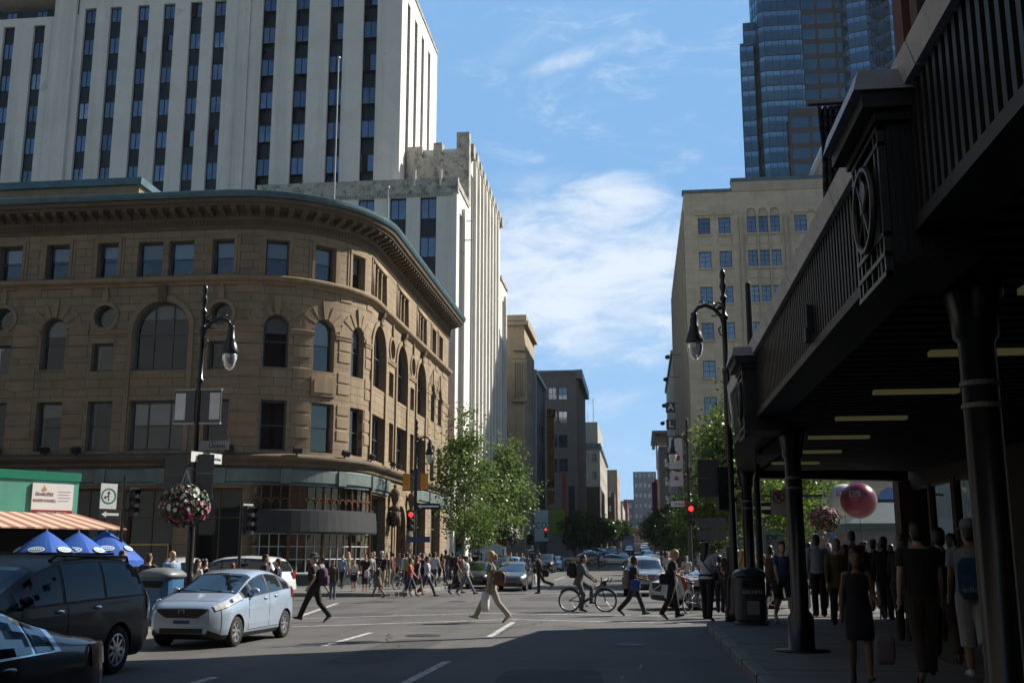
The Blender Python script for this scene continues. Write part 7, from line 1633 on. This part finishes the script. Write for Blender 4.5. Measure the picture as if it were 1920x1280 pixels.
    for (hip, knee, an, heel, toe, p) in J:
        b = MB(); u = (toe - heel).normalized(); sdv = Vector((0, 1, 0)); nv = u.cross(sdv) * -1
        if nv.z < 0: nv = -nv
        prof = [(-.025, .028, .05), (.0, .038, .085), (.06, .038, .09), (.12, .044, .07), (.19, .044, .05), (.235, .03, .03)]
        b.rings([[heel + up + u * x_ + sdv * (w_ * math.cos(2 * PI * k / 10)) + nv * (hh / 2 + hh / 2 * math.sin(2 * PI * k / 10)) for k in range(10)] for x_, w_, hh in prof]); b.build('shoe', shoe or M_SHOE, root, True)
    P_ = Pose(); P_.root = root; P_.s = s; P_.loc = Vector(loc); P_.face = R(face); P_.UB = UB; P_.hand = [UB(a[2] + a[3] * .1) for a in A]; P_.up = up
    def W(p):
        p = Vector(p) * s; c, n_ = math.cos(P_.face), math.sin(P_.face); return Vector((p.x * c - p.y * n_, p.x * n_ + p.y * c, p.z)) + P_.loc
    P_.W = W; return P_
def rbox(b, c, sx, sy, sz, e=.3, n=16, m=0):
    """soft rounded bag volume"""
    rs = []
    for i in range(7):
        t = -1 + 2 * i / 6; k = max((1 - abs(t) ** 7) ** .5 if abs(t) < 1 else 0, .62 if t > 0 else .72)
        rs.append([(c[0] + sx / 2 * k * math.copysign(abs(math.cos(a)) ** .6, math.cos(a)), c[1] + sy / 2 * k * math.copysign(abs(math.sin(a)) ** .6, math.sin(a)), c[2] + sz / 2 * t) for a in [2 * PI * q / n for q in range(n)]])
    b.rings(rs, m)
def backpack(P_, label, col, size=(.2, .3, .42), z=1.2, x=-.21, straps=True):
    c = P_.UB((x, 0, z)); w_ = P_.W(c); t = thing('backpack', label, 'backpack', w_, P_.face); s = P_.s; t.scale = (s,) * 3
    b = MB(); rbox(b, (0, 0, 0), *size); b.build('bag', cloth(col), t, True); b = MB(); rbox(b, (-size[0] * .48, 0, -.07), size[0] * .45, size[1] * .75, size[2] * .5); b.build('pocket', cloth(col), t, True)
    if straps:
        b = MB()
        for sd in (-1, 1): b.tube([Vector((-x - .06, sd * .10, .16)), Vector((-x + .02, sd * .115, .25)), Vector((-x + .125, sd * .125, .14)), Vector((-x + .14, sd * .13, 0)), Vector((-x + .06, sd * .17, -.12)), Vector((.02, sd * .13, -.15))], .016, 5)
        b.build('strap', cloth((.02, .02, .02)), t)
    return t
def hold_bag(P_, hand, label, cat, name, col, size=(.16, .3, .4), drop=.3, m=None, off=(0, 0, 0)):
    w_ = P_.W(P_.hand[hand] + Vector(off)); t = thing(name, label, cat, w_, P_.face); t.scale = (P_.s,) * 3; mm = m or cloth(col)
    b = MB(); rbox(b, (0, 0, -drop - size[2] / 2 + .12), *size[::1]); b.build('bag', mm, t, True)
    b = MB(); z = -drop + .1
    b.tube([(0, -size[1] * .22, z), (0, -.015, -.01), (0, .015, -.01), (0, size[1] * .22, z)], .01, 5); b.build('handle', mm, t); return t
def sling(P_, label, cat, name, col, pos, size, strap=None, m=None):
    c = P_.UB(pos); t = thing(name, label, cat, P_.W(c), P_.face); t.scale = (P_.s,) * 3; mm = m or cloth(col)
    b = MB(); rbox(b, (0, 0, 0), *size); b.build('bag', mm, t, True)
    if strap:
        b = MB(); b.tube([Vector(p) - Vector(pos) for p in strap], .014, 5); b.build('strap', mm, t)
    return t
def spot(px, pyf, pyh, g0=0.0, Y=None):
    """feet on the ground under that point of the photograph, and the height the head reaches"""
    if Y is None: x, y, z = on_z(px, pyf, g0)
    else: p = on_y(px, 1040, Y); x, y, z = p[0], Y, g0
    return (x, y, z), on_y(px, pyh, y)[2] - z
WALK = dict(legs=((24, 4), (-14, 26)), arms=((-20, 12, 7), (24, 20, 7))); WALK2 = dict(legs=((-14, 26), (24, 4)), arms=((24, 20, 7), (-20, 12, 7))); STAND = dict(legs=((3, 2), (-3, 2)), arms=((-2, 12, 7), (3, 14, 7))); STAND2 = dict(legs=((6, 8), (-4, 2)), arms=((5, 60, 10, 30), (2, 12, 7)))
BK = (.012, .012, .014); NV = (.02, .025, .05); JN = (.09, .14, .22); WH = (.62, .62, .62); GY = (.12, .12, .125); KH = (.33, .28, .2)
# ---- on the near crossing
L_, h = spot(588, 1166, 1037); p1 = person('man in a black shirt and dark bucket hat striding left past the pale blue car', L_, 183, h, skin=0, hair='grey', top=BK, bot=(.014, .014, .016), legs=((26, 2), (-16, 24)), arms=((-14, 52, 6), (-10, 52, 8)), hat=('brim', (.05, .055, .065)), lean=5, fat=1.12, eyes=True, vox=.012)
backpack(p1, 'purple backpack on the man with the dark bucket hat', (.055, .02, .06), (.22, .32, .46), 1.14, -.23)
L_, h = spot(922, 1166, 1031); p2 = person('blonde woman in khaki trousers striding left over the crossing with a white bag', L_, 180, h, 'f', 0, 'blonde', 'tail', top=(.20, .19, .15), bot=(.36, .31, .23), legs=((-22, 18), (30, 2)), arms=((4, 10, 9), (-6, 14, 9)), shoe=mat('shoe_beige', (.3, .25, .18), .6), lean=3, eyes=True, vox=.011, jacket=False)
hold_bag(p2, 0, 'white plastic shopping bag hanging from the hand of the blonde woman in khaki', 'plastic bag', 'plastic_bag', WH, (.20, .32, .48), .12, mat('white_plastic', (.72, .72, .72), .45, var=.06, scale=8, bump=.8, bscale=12), off=(.02, .06, .0))
sling(p2, 'brown leather shoulder bag on the blonde woman in khaki', 'handbag', 'shoulder_bag', (.14, .06, .035), (-.22, .16, 1.08), (.30, .14, .34), [(-.12, .14, 1.22), (-.02, .15, 1.46), (.05, .12, 1.44), (-.05, .18, 1.3), (-.26, .16, 1.2)], mat('brown_leather', (.12, .045, .025), .45, var=.2))
L_, h = (bp[0] - .27 * .93, bp[1], 0), 1.62
p3 = person('man in a grey suit riding the grey city bicycle to the right', L_, -2, h, skin=1, hair='black', top=(.10, .10, .105), sleeve='long', bot=(.10, .10, .105), legs=((62, 62), (18, 26, .2)), arms=((44, 22, 8), (40, 26, 8)), lean=14, nod=-8, sit=.0, jacket=True, eyes=True, vox=.012, collar=(.5, .5, .5))
backpack(p3, 'bulky black backpack on the riding man in the grey suit', BK, (.26, .36, .5), 1.22, -.27)
L_, h = spot(1190, 1153, 1040); p4 = person('man in a black polo shirt walking right with a blue bag at his side', L_, 5, h, skin=2, hair='black', top=BK, bot=(.02, .025, .035), legs=((22, 2), (-24, 18)), arms=((6, 74, 8), (10, 70, 8)), fat=1.12, eyes=True, vox=.012, lean=2)
sling(p4, 'shiny blue bag hung at the side of the man in the black polo shirt', 'bag', 'carrier_bag', (.04, .08, .3), (.02, -.24, .93), (.3, .16, .34), [(.0, -.2, 1.1), (-.02, -.12, 1.44)])
backpack(p4, 'beige and black rucksack on the man in the black polo shirt', (.20, .17, .13), (.2, .3, .55), 1.08, -.22)
L_, h = spot(1262, 1161, 1033); p5 = person('blonde woman in black with her head bowed, papers under her arm', L_, 8, h, 'f', 0, 'blonde', 'short', top=BK, bot=(.014, .014, .014), legs=((12, 4), (-14, 14)), arms=((14, 112, 8), (10, 60, 6)), nod=24, lean=4, fat=1.1, vox=.012)
sling(p5, 'black handbag on the hip of the bowed blonde woman', 'handbag', 'shoulder_bag', BK, (-.22, -.16, .98), (.3, .14, .28), [(-.16, -.16, 1.1), (-.02, -.13, 1.45)])
t = thing('paper', 'white and red papers held by the bowed blonde woman', 'papers', p5.W((.24, -.16, .93)), RT(8)); b = MB(); b.hexa([(-.02, -.012, -.3), (.08, -.012, -.32), (.08, 0, -.32), (-.02, 0, -.3), (-.14, -.012, .2), (-.02, -.012, .24), (-.02, 0, .24), (-.14, 0, .2)]); b.build('white_sheet', M_SWHT, t); b = MB(); b.hexa([(.05, -.03, -.2), (.14, -.03, -.12), (.14, -.02, -.12), (.05, -.02, -.2), (-.06, -.03, .2), (.0, -.03, .26), (.0, -.02, .26), (-.06, -.02, .2)]); b.build('red_sheet', mat('paper_red', (.5, .1, .07), .6), t)
L_, h = spot(1328, 1164, 1020, .15); p6 = person('black haired woman in a white T-shirt with a dark strap across her back', L_, 62, h, 'f', 1, 'black', 'long', top=(.55, .53, .62), bot=BK, legs=((4, 2), (-4, 6)), arms=((6, 58, 10), (4, 50, 10)), fat=1.12, vox=.012, look=-20)
sling(p6, 'small dark sling bag on the woman in the white T-shirt', 'bag', 'sling_bag', BK, (-.05, -.26, .98), (.2, .1, .2), [(-.1, -.2, 1.02), (-.15, -.02, 1.24), (-.11, .1, 1.42), (.0, .12, 1.47), (.1, .1, 1.40)])
for args in ((1372, 1152, 1024, 95, 'f', 1, 'black', 'long', (.03, .02, .02), BK, STAND2, 'dark haired woman in black facing the crossing beside the right lamp post'), (1352, 1148, 1040, 75, 'f', 2, 'black', 'bun', (.08, .03, .05), (.02, .015, .02), STAND2, 'woman with tied up hair and pinkish dark blouse just left of the right lamp post'), (1396, 1150, 1031, 20, 'f', 0, 'blonde', 'long', (.42, .36, .14), NV, STAND, 'blonde woman in a yellow top behind the litter bin'), (1430, 1152, 1034, 160, 'f', 0, 'blonde', 'tail', (.4, .3, .2), GY, STAND, 'slim fair haired woman in beige right of the litter bin')):
    L_, h = spot(*args[:3], .15); person(args[11], L_, args[3], h, args[4], args[5], args[6], args[7], top=args[8], bot=args[9], sleeve='none' if 'slim' in args[11] else 'short', vox=.013, **args[10])
# ---- far side of the crossing and the sunlit pavement
L_, h = spot(1012, 1112, 1036); q = person('man in a dark suit walking left in front of the parked cars', L_, 180, h, skin=0, hair='black', top=(.016, .016, .022), sleeve='long', bot=(.018, .018, .024), legs=((4, 2), (-26, 46)), arms=((-22, 20, 8), (14, 14, 8)), jacket=True, lean=5, vox=.014, collar=WH)
hold_bag(q, 1, 'white shopping bag carried by the man in the dark suit', 'bag', 'shopping_bag', WH, (.10, .3, .42), .1)
sling(q, 'black briefcase on the shoulder of the man in the dark suit', 'briefcase', 'briefcase', BK, (-.26, .2, .86), (.34, .14, .32), [(-.2, .2, 1.0), (0, .14, 1.45)])
CR = [
 (623, 1123, 1051, 0, -75, 'm', 2, 'black', 'short', (.05, .045, .03), 'long', JN, 'jeans', STAND, dict(jacket=True), 'man in an olive jacket and blue jeans waiting at the pavement edge'),
 (602, 1116, 1045, .15, 165, 'f', 2, 'black', 'bun', (.3, .28, .26), 'short', (.25, .2, .15), 'skirt', WALK, dict(hem=.6), 'woman in a pale patterned top and skirt behind the man with the bucket hat'),
 (663, 1108, 1047, .15, -85, 'f', 0, 'brown', 'short', (.55, .54, .55), 'none', BK, 'shorts', STAND, {}, 'woman in a white sleeveless top and black shorts by the bow window'),
 (684, 1107, 1039, .15, -80, 'm', 1, 'brown', 'short', BK, 'short', (.02, .022, .035), 'capri', STAND2, dict(shoe=M_SHOR), 'man in black with red shoes standing by the bow window'),
 (714, 1110, 1034, .15, 85, 'm', 1, 'grey', 'short', BK, 'short', KH, 'shorts', STAND, dict(hat=('cap', (.45, .47, .5)), fat=1.15), 'broad man in a black shirt and pale cap facing the tan building'),
 (709, 1121, 1052, .15, 175, 'f', 3, 'black', 'bun', (.035, .025, .02), 'none', (.16, .13, .12), 'skirt', WALK2, dict(hem=.55), 'dark skinned woman in a patterned skirt striding left'),
 (768, 1119, 1046, .15, 5, 'f', 0, 'brown', 'short', (.55, .03, .025), 'none', (.04, .05, .08), 'capri', WALK, {}, 'woman in a bright red sleeveless top and dark leggings'),
 (765, 1108, 1037, .15, -60, 'm', 1, 'black', 'short', (.35, .33, .12), 'short', NV, 'trousers', STAND, {}, 'man in a pale yellow shirt behind the woman in the red top'),
 (781, 1117, 1041, .15, 60, 'f', 0, 'red', 'long', BK, 'none', (.05, .05, .07), 'shorts', WALK2, {}, 'auburn haired woman in black top and dark shorts'),
 (791, 1109, 1037, .15, 30, 'm', 0, 'brown', 'short', (.03, .03, .045), 'short', NV, 'trousers', STAND, {}, 'man with a dark rucksack left of the man in the pale shirt'),
 (755, 1103, 1038, .15, 40, 'm', 0, 'brown', 'short', (.16, .24, .42), 'short', NV, 'jeans', WALK, {}, 'man in a blue shirt just beyond the cyclist on the pavement'),
 (800, 1119, 1041, 0, 5, 'm', 1, 'black', 'short', (.48, .52, .66), 'short', (.03, .04, .065), 'jeans', dict(legs=((26, 2), (-22, 22)), arms=((-16, 40, 8), (18, 30, 8))), {}, 'man in a pale blue shirt and dark jeans stepping off the kerb to the right'),
 (814, 1101, 1035, .15, 70, 'm', 0, 'brown', 'short', (.46, .48, .54), 'short', (.04, .06, .1), 'jeans', WALK, {}, 'man in a light grey T-shirt walking away along the pavement'),
 (828, 1094, 1037, .15, 80, 'f', 0, 'brown', 'long', (.42, .3, .2), 'none', BK, 'jeans', WALK2, {}, 'woman in a beige top and black trousers walking away'),
 (835, 1090, 1030, .15, 80, 'm', 0, 'brown', 'short', (.16, .05, .05), 'short', JN, 'jeans', STAND, {}, 'tall man in a dark red shirt beside the woman in beige'),
 (843, 1089, 1037, .15, 90, 'm', 1, 'grey', 'short', (.12, .15, .22), 'long', NV, 'trousers', STAND, {}, 'man in a blue grey jacket partly behind the tree trunk'),
 (855, 1114, 1043, 0, 20, 'f', 2, 'black', 'long', BK, 'none', BK, 'dress', WALK, dict(hem=.5), 'woman in a black dress crossing in front of the dark green sedan'),
 (874, 1116, 1041, 0, 0, 'f', 1, 'black', 'bun', (.62, .62, .64), 'short', (.16, .18, .22), 'jeans', dict(legs=((-24, 16), (28, 0)), arms=((16, 14, 8), (-18, 10, 8))), {}, 'woman in a white T-shirt and grey jeans striding right'),
 (881, 1092, 1036, .15, 200, 'm', 0, 'grey', 'short', (.6, .6, .62), 'short', NV, 'trousers', STAND, dict(bald=True), 'bald man in white behind the dark green sedan')]
CP_ = {}
for c in CR:
    L_, h = spot(c[0], c[1], c[2], c[3]); CP_[c[0]] = person(c[15], L_, c[4], h, c[5], c[6], c[7], c[8], top=c[9], sleeve=c[10], bot=c[11], kind=c[12], vox=.017, **c[13], **c[14])
backpack(CP_[791], 'dark rucksack on the man left of the pale shirt', (.02, .02, .03)); hold_bag(CP_[684], 0, 'white and red plastic bag held by the man with red shoes', 'plastic bag', 'plastic_bag', (.6, .5, .5), (.14, .24, .36), .1)
hold_bag(CP_[835], 1, 'white plastic bag held by the tall man in dark red', 'plastic bag', 'plastic_bag', WH, (.16, .26, .36), .1); sling(CP_[800], 'black shoulder bag behind the man in the pale blue shirt', 'bag', 'shoulder_bag', BK, (-.22, .1, 1.15), (.2, .3, .36), [(-.12, .12, 1.3), (0, .13, 1.46), (.1, -.05, 1.2)])
L_, h = spot(742, 1103, 1035, .15); person('man in a white T-shirt riding a bicycle away along the pavement', on_z(757, 1104, .15), 65, h * 1.0, skin=0, hair='brown', top=(.58, .56, .57), bot=KH, kind='shorts', legs=((50, 55), (16, 24, .2)), arms=((50, 18, 12), (46, 20, 12)), lean=16, sit=.02, vox=.017, shoe=M_SHOW)
p = (-3.75 - .25, 104, gz(104)); person('distant rider in dark clothes on the far bicycle', p, 0, 1.6, skin=1, top=(.02, .02, .05), bot=BK, legs=((60, 62), (18, 26, .2)), arms=((48, 20, 8), (44, 22, 8)), lean=16, vox=.022)
# ---- behind the pale blue car and beside the bin (left)
LFT = [(228, 26.5, 1032, .15, 20, 'm', 1, 'black', 'short', (.02, .02, .025), 'short', NV, STAND, {}, 'black haired man whose head shows above the minivan by the blue umbrella'),
 (279, 23.4, 1037, .15, 85, 'm', 0, 'brown', 'short', (.03, .028, .026), 'long', (.03, .028, .026), STAND, dict(jacket=True, vox=.012), 'man in a dark brown suit seen from behind left of the blue bin'),
 (323, 25.6, 1032, .15, -40, 'm', 0, 'grey', 'short', (.30, .44, .66), 'short', (.03, .03, .04), STAND, dict(bald=True, fat=1.12, eyes=True, vox=.012, look=30), 'bald man in a light blue polo shirt behind the blue bin'),
 (371, 26.4, 1048, 0, 60, 'f', 0, 'brown', 'long', (.6, .6, .6), 'short', NV, STAND, {}, 'brown haired woman in white beside the left lamp post'),
 (384, 27.6, 1047, 0, 60, 'f', 1, 'black', 'bun', BK, 'short', NV, STAND, {}, 'dark haired woman just behind the brown haired woman in white'),
 (437, 28.5, 1055, 0, 100, 'f', 0, 'red', 'short', (.2, .05, .05), 'short', NV, STAND, {}, 'red haired woman whose head shows above the pale blue car roof'),
 (497, 29.5, 1039, 0, 20, 'm', 1, 'black', 'short', (.016, .016, .02), 'long', NV, STAND, dict(jacket=True), 'black haired man in a dark jacket behind the pale blue car'),
 (523, 30.5, 1047, 0, 190, 'm', 0, 'brown', 'short', (.02, .03, .07), 'short', NV, STAND2, {}, 'man in a navy shirt by the rear of the silver minivan')]
for c in LFT:
    L_, h = spot(c[0], 0, c[2], c[3], Y=c[1]); k_ = dict(c[12]); k_.update(c[13]); k_.setdefault('vox', .014); person(c[14], L_, c[4], h, c[5], c[6], c[7], c[8], top=c[9], sleeve=c[10], bot=c[11], **k_)
# ---- under the canopy, seen from behind
L_, h = spot(1838, 1276, 981, .15); p7 = person('man in a pale shirt, cap and pale three quarter trousers walking away', L_, 78, h, skin=1, hair='black', top=(.30, .36, .42), bot=(.42, .42, .44), kind='capri', legs=((10, 4), (-12, 22)), arms=((2, 42, 8), (4, 30, 10)), hat=('cap', (.25, .29, .38)), fat=1.08, vox=.011, look=25, lean=3, shoe=M_SHOW)
t = backpack(p7, 'blue drawstring bag on the man in the pale shirt and cap', (.02, .11, .2), (.13, .33, .46), 1.1, -.19); lettering('adidas', t, (-.12, 0, -.12), .1, mat('pale_bag_print', (.3, .42, .5), .6), rot=(PI / 2, 0, -PI / 2))
L_, h = spot(1740, 1279, 989, .15); person('broad man in a black T-shirt walking away beside the man in the cap', L_, 88, h, skin=0, hair='black', top=(.012, .012, .013), bot=(.05, .035, .028), legs=((-8, 14), (10, 4)), arms=((-6, 12, 10), (4, 20, 8)), fat=1.14, vox=.011)
L_, h = spot(1778, 1240, 989, .15); q = person('dark clothed man between the black T-shirt and the cap', L_, 85, h, skin=1, hair='black', top=BK, bot=(.05, .03, .02), sleeve='long', vox=.013, **WALK); hold_bag(q, 0, 'red bag hanging low beside the dark clothed man', 'bag', 'shopping_bag', (.4, .03, .02), (.12, .26, .42), .15)
L_, h = spot(1618, 1284, 1034, .15); q = person('young woman in a dark dress walking towards the camera under the canopy', L_, -95, h, 'f', 2, 'black', 'long', top=(.006, .006, .01), bot=(.006, .006, .014), kind='dress', sleeve='none', legs=((14, 4), (-10, 20)), arms=((6, 70, 8), (-4, 12, 10)), hem=.55, eyes=True, vox=.011)  # dress and skin darkened: canopy shade is put into their colours
hold_bag(q, 0, 'pale pink plastic bag beside the young woman in the dark dress', 'plastic bag', 'plastic_bag', (.17, .14, .15), (.10, .26, .38), .5, off=(0, .05, 0))  # bag colour darkened too, holding the canopy's shade
CAN_ = [(1577, 1178, 1010, 88, 'm', 0, 'grey', (.10, .07, .03), 'long', (.02, .02, .025), WALK, dict(jacket=True, fat=1.1), 'grey haired man in a brown jacket walking away'),
 (1538, 1155, 1002, 92, 'm', 1, 'black', (.30, .36, .48), 'long', BK, STAND, {}, 'black haired man in a pale blue shirt with his back turned'),
 (1472, 1168, 1014, -80, 'f', 0, 'brown', (.05, .09, .22), 'short', (.03, .03, .04), WALK, dict(kind='shorts', shoe=M_SHOW), 'woman in a blue shirt and dark shorts walking towards the camera left of the column'),
 (1606, 1150, 994, 85, 'm', 2, 'black', (.16, .012, .012), 'short', NV, STAND, {}, 'tall man in a dark red shirt seen from behind'),
 (1645, 1150, 1010, 80, 'm', 0, 'brown', (.025, .02, .02), 'long', KH, WALK, dict(jacket=True), 'man in a dark jacket and khaki trousers right of the red shirt'),
 (1657, 1138, 1016, 100, 'm', 0, 'brown', (.3, .3, .3), 'short', NV, STAND, {}, 'brown haired man in pale grey beyond the dark jacket'),
 (1678, 1145, 1020, 85, 'f', 1, 'black', (.35, .36, .40), 'short', BK, STAND, {}, 'black haired woman in a pale T-shirt with a strap by the corner pier'),
 (1508, 1150, 1030, -60, 'f', 0, 'red', (.2, .1, .08), 'short', NV, STAND, {}, 'auburn haired woman facing out behind the canopy column')]
for c in CAN_:
    L_, h = spot(c[0], c[1], c[2], .15); k_ = dict(c[10]); k_.update(c[11]); q = person(c[12], L_, c[3], h, c[4], c[5], c[6], 'short', top=c[7], sleeve=c[8], bot=c[9], vox=.014, **k_)
    if c[0] == 1678: hold_bag(q, 1, 'teal shopping bag held by the woman in the pale T-shirt by the pier', 'bag', 'shopping_bag', (.03, .25, .22), (.12, .26, .4), .12); sling(q, 'small black bag slung across the woman by the pier', 'bag', 'sling_bag', BK, (-.05, .2, 1.0), (.18, .1, .2), [(-.1, .15, 1.05), (-.14, 0, 1.25), (-.08, -.12, 1.44)])
# ---- more dark figures under the canopy and at the kerb
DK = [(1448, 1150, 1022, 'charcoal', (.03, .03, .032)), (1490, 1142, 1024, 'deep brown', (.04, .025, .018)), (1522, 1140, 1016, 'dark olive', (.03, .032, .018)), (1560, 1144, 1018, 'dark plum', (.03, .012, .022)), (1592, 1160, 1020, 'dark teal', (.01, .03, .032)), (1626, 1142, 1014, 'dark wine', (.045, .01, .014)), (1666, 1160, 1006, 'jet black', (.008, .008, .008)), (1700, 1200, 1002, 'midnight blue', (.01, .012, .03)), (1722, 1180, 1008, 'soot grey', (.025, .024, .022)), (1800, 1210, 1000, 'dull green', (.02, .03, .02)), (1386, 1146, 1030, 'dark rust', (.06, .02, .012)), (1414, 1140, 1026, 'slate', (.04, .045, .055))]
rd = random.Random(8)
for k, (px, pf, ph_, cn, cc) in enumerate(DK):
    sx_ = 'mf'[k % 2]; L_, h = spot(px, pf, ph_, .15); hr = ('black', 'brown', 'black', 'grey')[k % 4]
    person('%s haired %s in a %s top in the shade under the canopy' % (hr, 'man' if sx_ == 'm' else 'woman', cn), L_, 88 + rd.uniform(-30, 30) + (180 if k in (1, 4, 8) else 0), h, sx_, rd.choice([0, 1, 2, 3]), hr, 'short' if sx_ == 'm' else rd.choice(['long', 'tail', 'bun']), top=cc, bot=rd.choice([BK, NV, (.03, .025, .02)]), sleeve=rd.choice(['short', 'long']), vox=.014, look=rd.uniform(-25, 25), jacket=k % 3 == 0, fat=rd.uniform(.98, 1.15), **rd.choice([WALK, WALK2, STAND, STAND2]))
# ---- the denser crowd on the sunlit pavement
rc = random.Random(21); TC = [('white', (.58, .58, .6)), ('navy', (.02, .03, .07)), ('black', BK), ('red', (.4, .03, .03)), ('grey', (.2, .2, .21)), ('sky blue', (.2, .32, .5)), ('green', (.06, .14, .06)), ('pink', (.5, .22, .26)), ('brown', (.12, .06, .03))]
BC = [('jeans', JN), ('black trousers', BK), ('khaki trousers', KH), ('grey trousers', GY)]
XC = [(694, 1101), (700, 1097), (726, 1099), (733, 1095), (748, 1097), (760, 1096), (775, 1100), (786, 1097), (797, 1099), (805, 1096), (819, 1092), (847, 1095), (862, 1093), (868, 1098), (641, 1104), (652, 1102)]
for k, (px, py) in enumerate(XC):
    tn, tcol = TC[k % 9]; bn_, bcol = BC[(k * 3 + k // 4) % 4]; sx_ = 'f' if rc.random() < .5 else 'm'; hr = rc.choice(['black', 'brown', 'brown', 'blonde', 'grey']); ct = rc.choice(['long', 'tail', 'bun']) if sx_ == 'f' else 'short'; L_, h = spot(px, py, 1036 + rc.uniform(-3, 6), .15)
    ps = rc.choice([WALK, WALK2, STAND, STAND2, dict(legs=((16, 3), (-10, 16)), arms=((-10, 8, 9), (10, 46, 10)))])
    person('%s haired %s in %s top and %s amid the crowd%s' % (hr, 'woman' if sx_ == 'f' else 'man', tn, bn_, ('', ' by the bow')[px < 660]), L_, rc.choice([80, 90, 60, -80, -95, 0, 180, 120]), h, sx_, rc.choice([0, 0, 1, 2]), hr, ct, top=tcol, bot=bcol, sleeve=rc.choice(['short', 'short', 'long', 'none' if sx_ == 'f' else 'short']), kind='jeans', vox=.02, look=rc.uniform(-30, 30), lean=rc.uniform(0, 6), **ps)
# ---- people further off
FAR = [(1252, 52, 1034, .0, -85, 'm', 0, 'grey', (.55, .52, .5), NV, 'man in a white shirt beyond the silver grey car'), (1287, 46.6, 1042, .15, -100, 'm', 0, 'grey', (.5, .48, .48), GY, 'grey haired man in a pale shirt behind the bowed blonde woman'), (1240, 56, 1032, 0, 80, 'f', 1, 'black', (.1, .12, .2), NV, 'woman in dark blue beyond the silver grey car'), (1310, 48.5, 1037, .15, 190, 'f', 1, 'brown', (.2, .1, .08), NV, 'woman in a reddish top near the post of the red signal'), (1413, 48, 1030, .15, -90, 'f', 0, 'brown', (.5, .2, .08), NV, 'woman in an orange top on the square behind the column'), (1448, 50, 1032, .15, 60, 'm', 1, 'black', (.25, .04, .04), NV, 'man in a red shirt on the square'),
 (948, 74, 1036, .2, -90, 'f', 1, 'black', (.2, .18, .18), NV, 'woman in grey in the far crowd behind the dark grey sedan, leftmost'), (958, 77, 1035, .2, -90, 'm', 0, 'brown', (.12, .05, .04), NV, 'man in brown in the far crowd behind the dark grey sedan'), (968, 74, 1037, .2, 90, 'f', 0, 'red', (.3, .25, .2), BK, 'auburn haired woman in the far crowd behind the dark grey sedan'), (979, 80, 1036, .2, -90, 'm', 1, 'black', (.45, .45, .48), NV, 'man in a white shirt in the far crowd left of the suited man'), (990, 76, 1040, .2, 90, 'm', 0, 'brown', (.1, .15, .28), NV, 'man in blue in the far crowd just left of the suited man'), (938, 72, 1038, .2, 90, 'm', 2, 'black', (.05, .05, .06), NV, 'man in dark clothes in the far crowd beyond the flower basket')]
for c in FAR:
    L_, h = spot(c[0], 0, c[2], c[3], Y=c[1]); person(c[10], L_, c[4], h, c[5], c[6], c[7], 'short', top=c[8], bot=c[9], vox=.022, **random.choice((WALK, WALK2, STAND)))
pl = thing('stone_plinth', 'low stone plinth on the square behind the canopy columns', 'plinth', (9.3, 58, .15), 0); b = MB(); b.box(-1.6, -.8, 0, 1.6, .8, .9); b.box(-1.4, -.6, .903, 1.4, .6, 1.25); b.build('block', M_STONEP, pl); b = MB(); b.box(-1.65, -.85, .84, 1.65, .85, .9 + .002); b.build('ledge', M_STONEP, pl)
for x, f_, top_c, lab in ((8.95, -60, (.10, .2, .45), 'man in a blue shirt bending on the stone plinth'), (9.95, 100, (.06, .14, .3), 'man in a darker blue shirt standing on the stone plinth')):
    person(lab, (x, 58, 1.403), f_, 1.55, top=top_c, bot=NV, skin=0, hair='brown', vox=.02, lean=35 if 'bending' in lab else 3, **STAND)
# ================================================================ the air between near and far
hm_ = bpy.data.materials.new('thin_haze'); hm_.use_nodes = True; nt = hm_.node_tree; nt.nodes.remove(nt.nodes['Principled BSDF'])
pv = nt.nodes.new('ShaderNodeVolumePrincipled'); pv.inputs['Color'].default_value = (.80, .88, 1.0, 1); pv.inputs['Density'].default_value = .0001; pv.inputs['Anisotropy'].default_value = .2
nt.links.new(pv.outputs[0], nt.nodes['Material Output'].inputs['Volume'])
b = MB(); b.box(-905, -85, -1.5, 905, 1805, 145); tag(b.build('haze', hm_), 'thin bluish haze in the far street', None, None, 'stuff')
sc.cycles.volume_bounces = 0; sc.cycles.volume_max_steps = 8
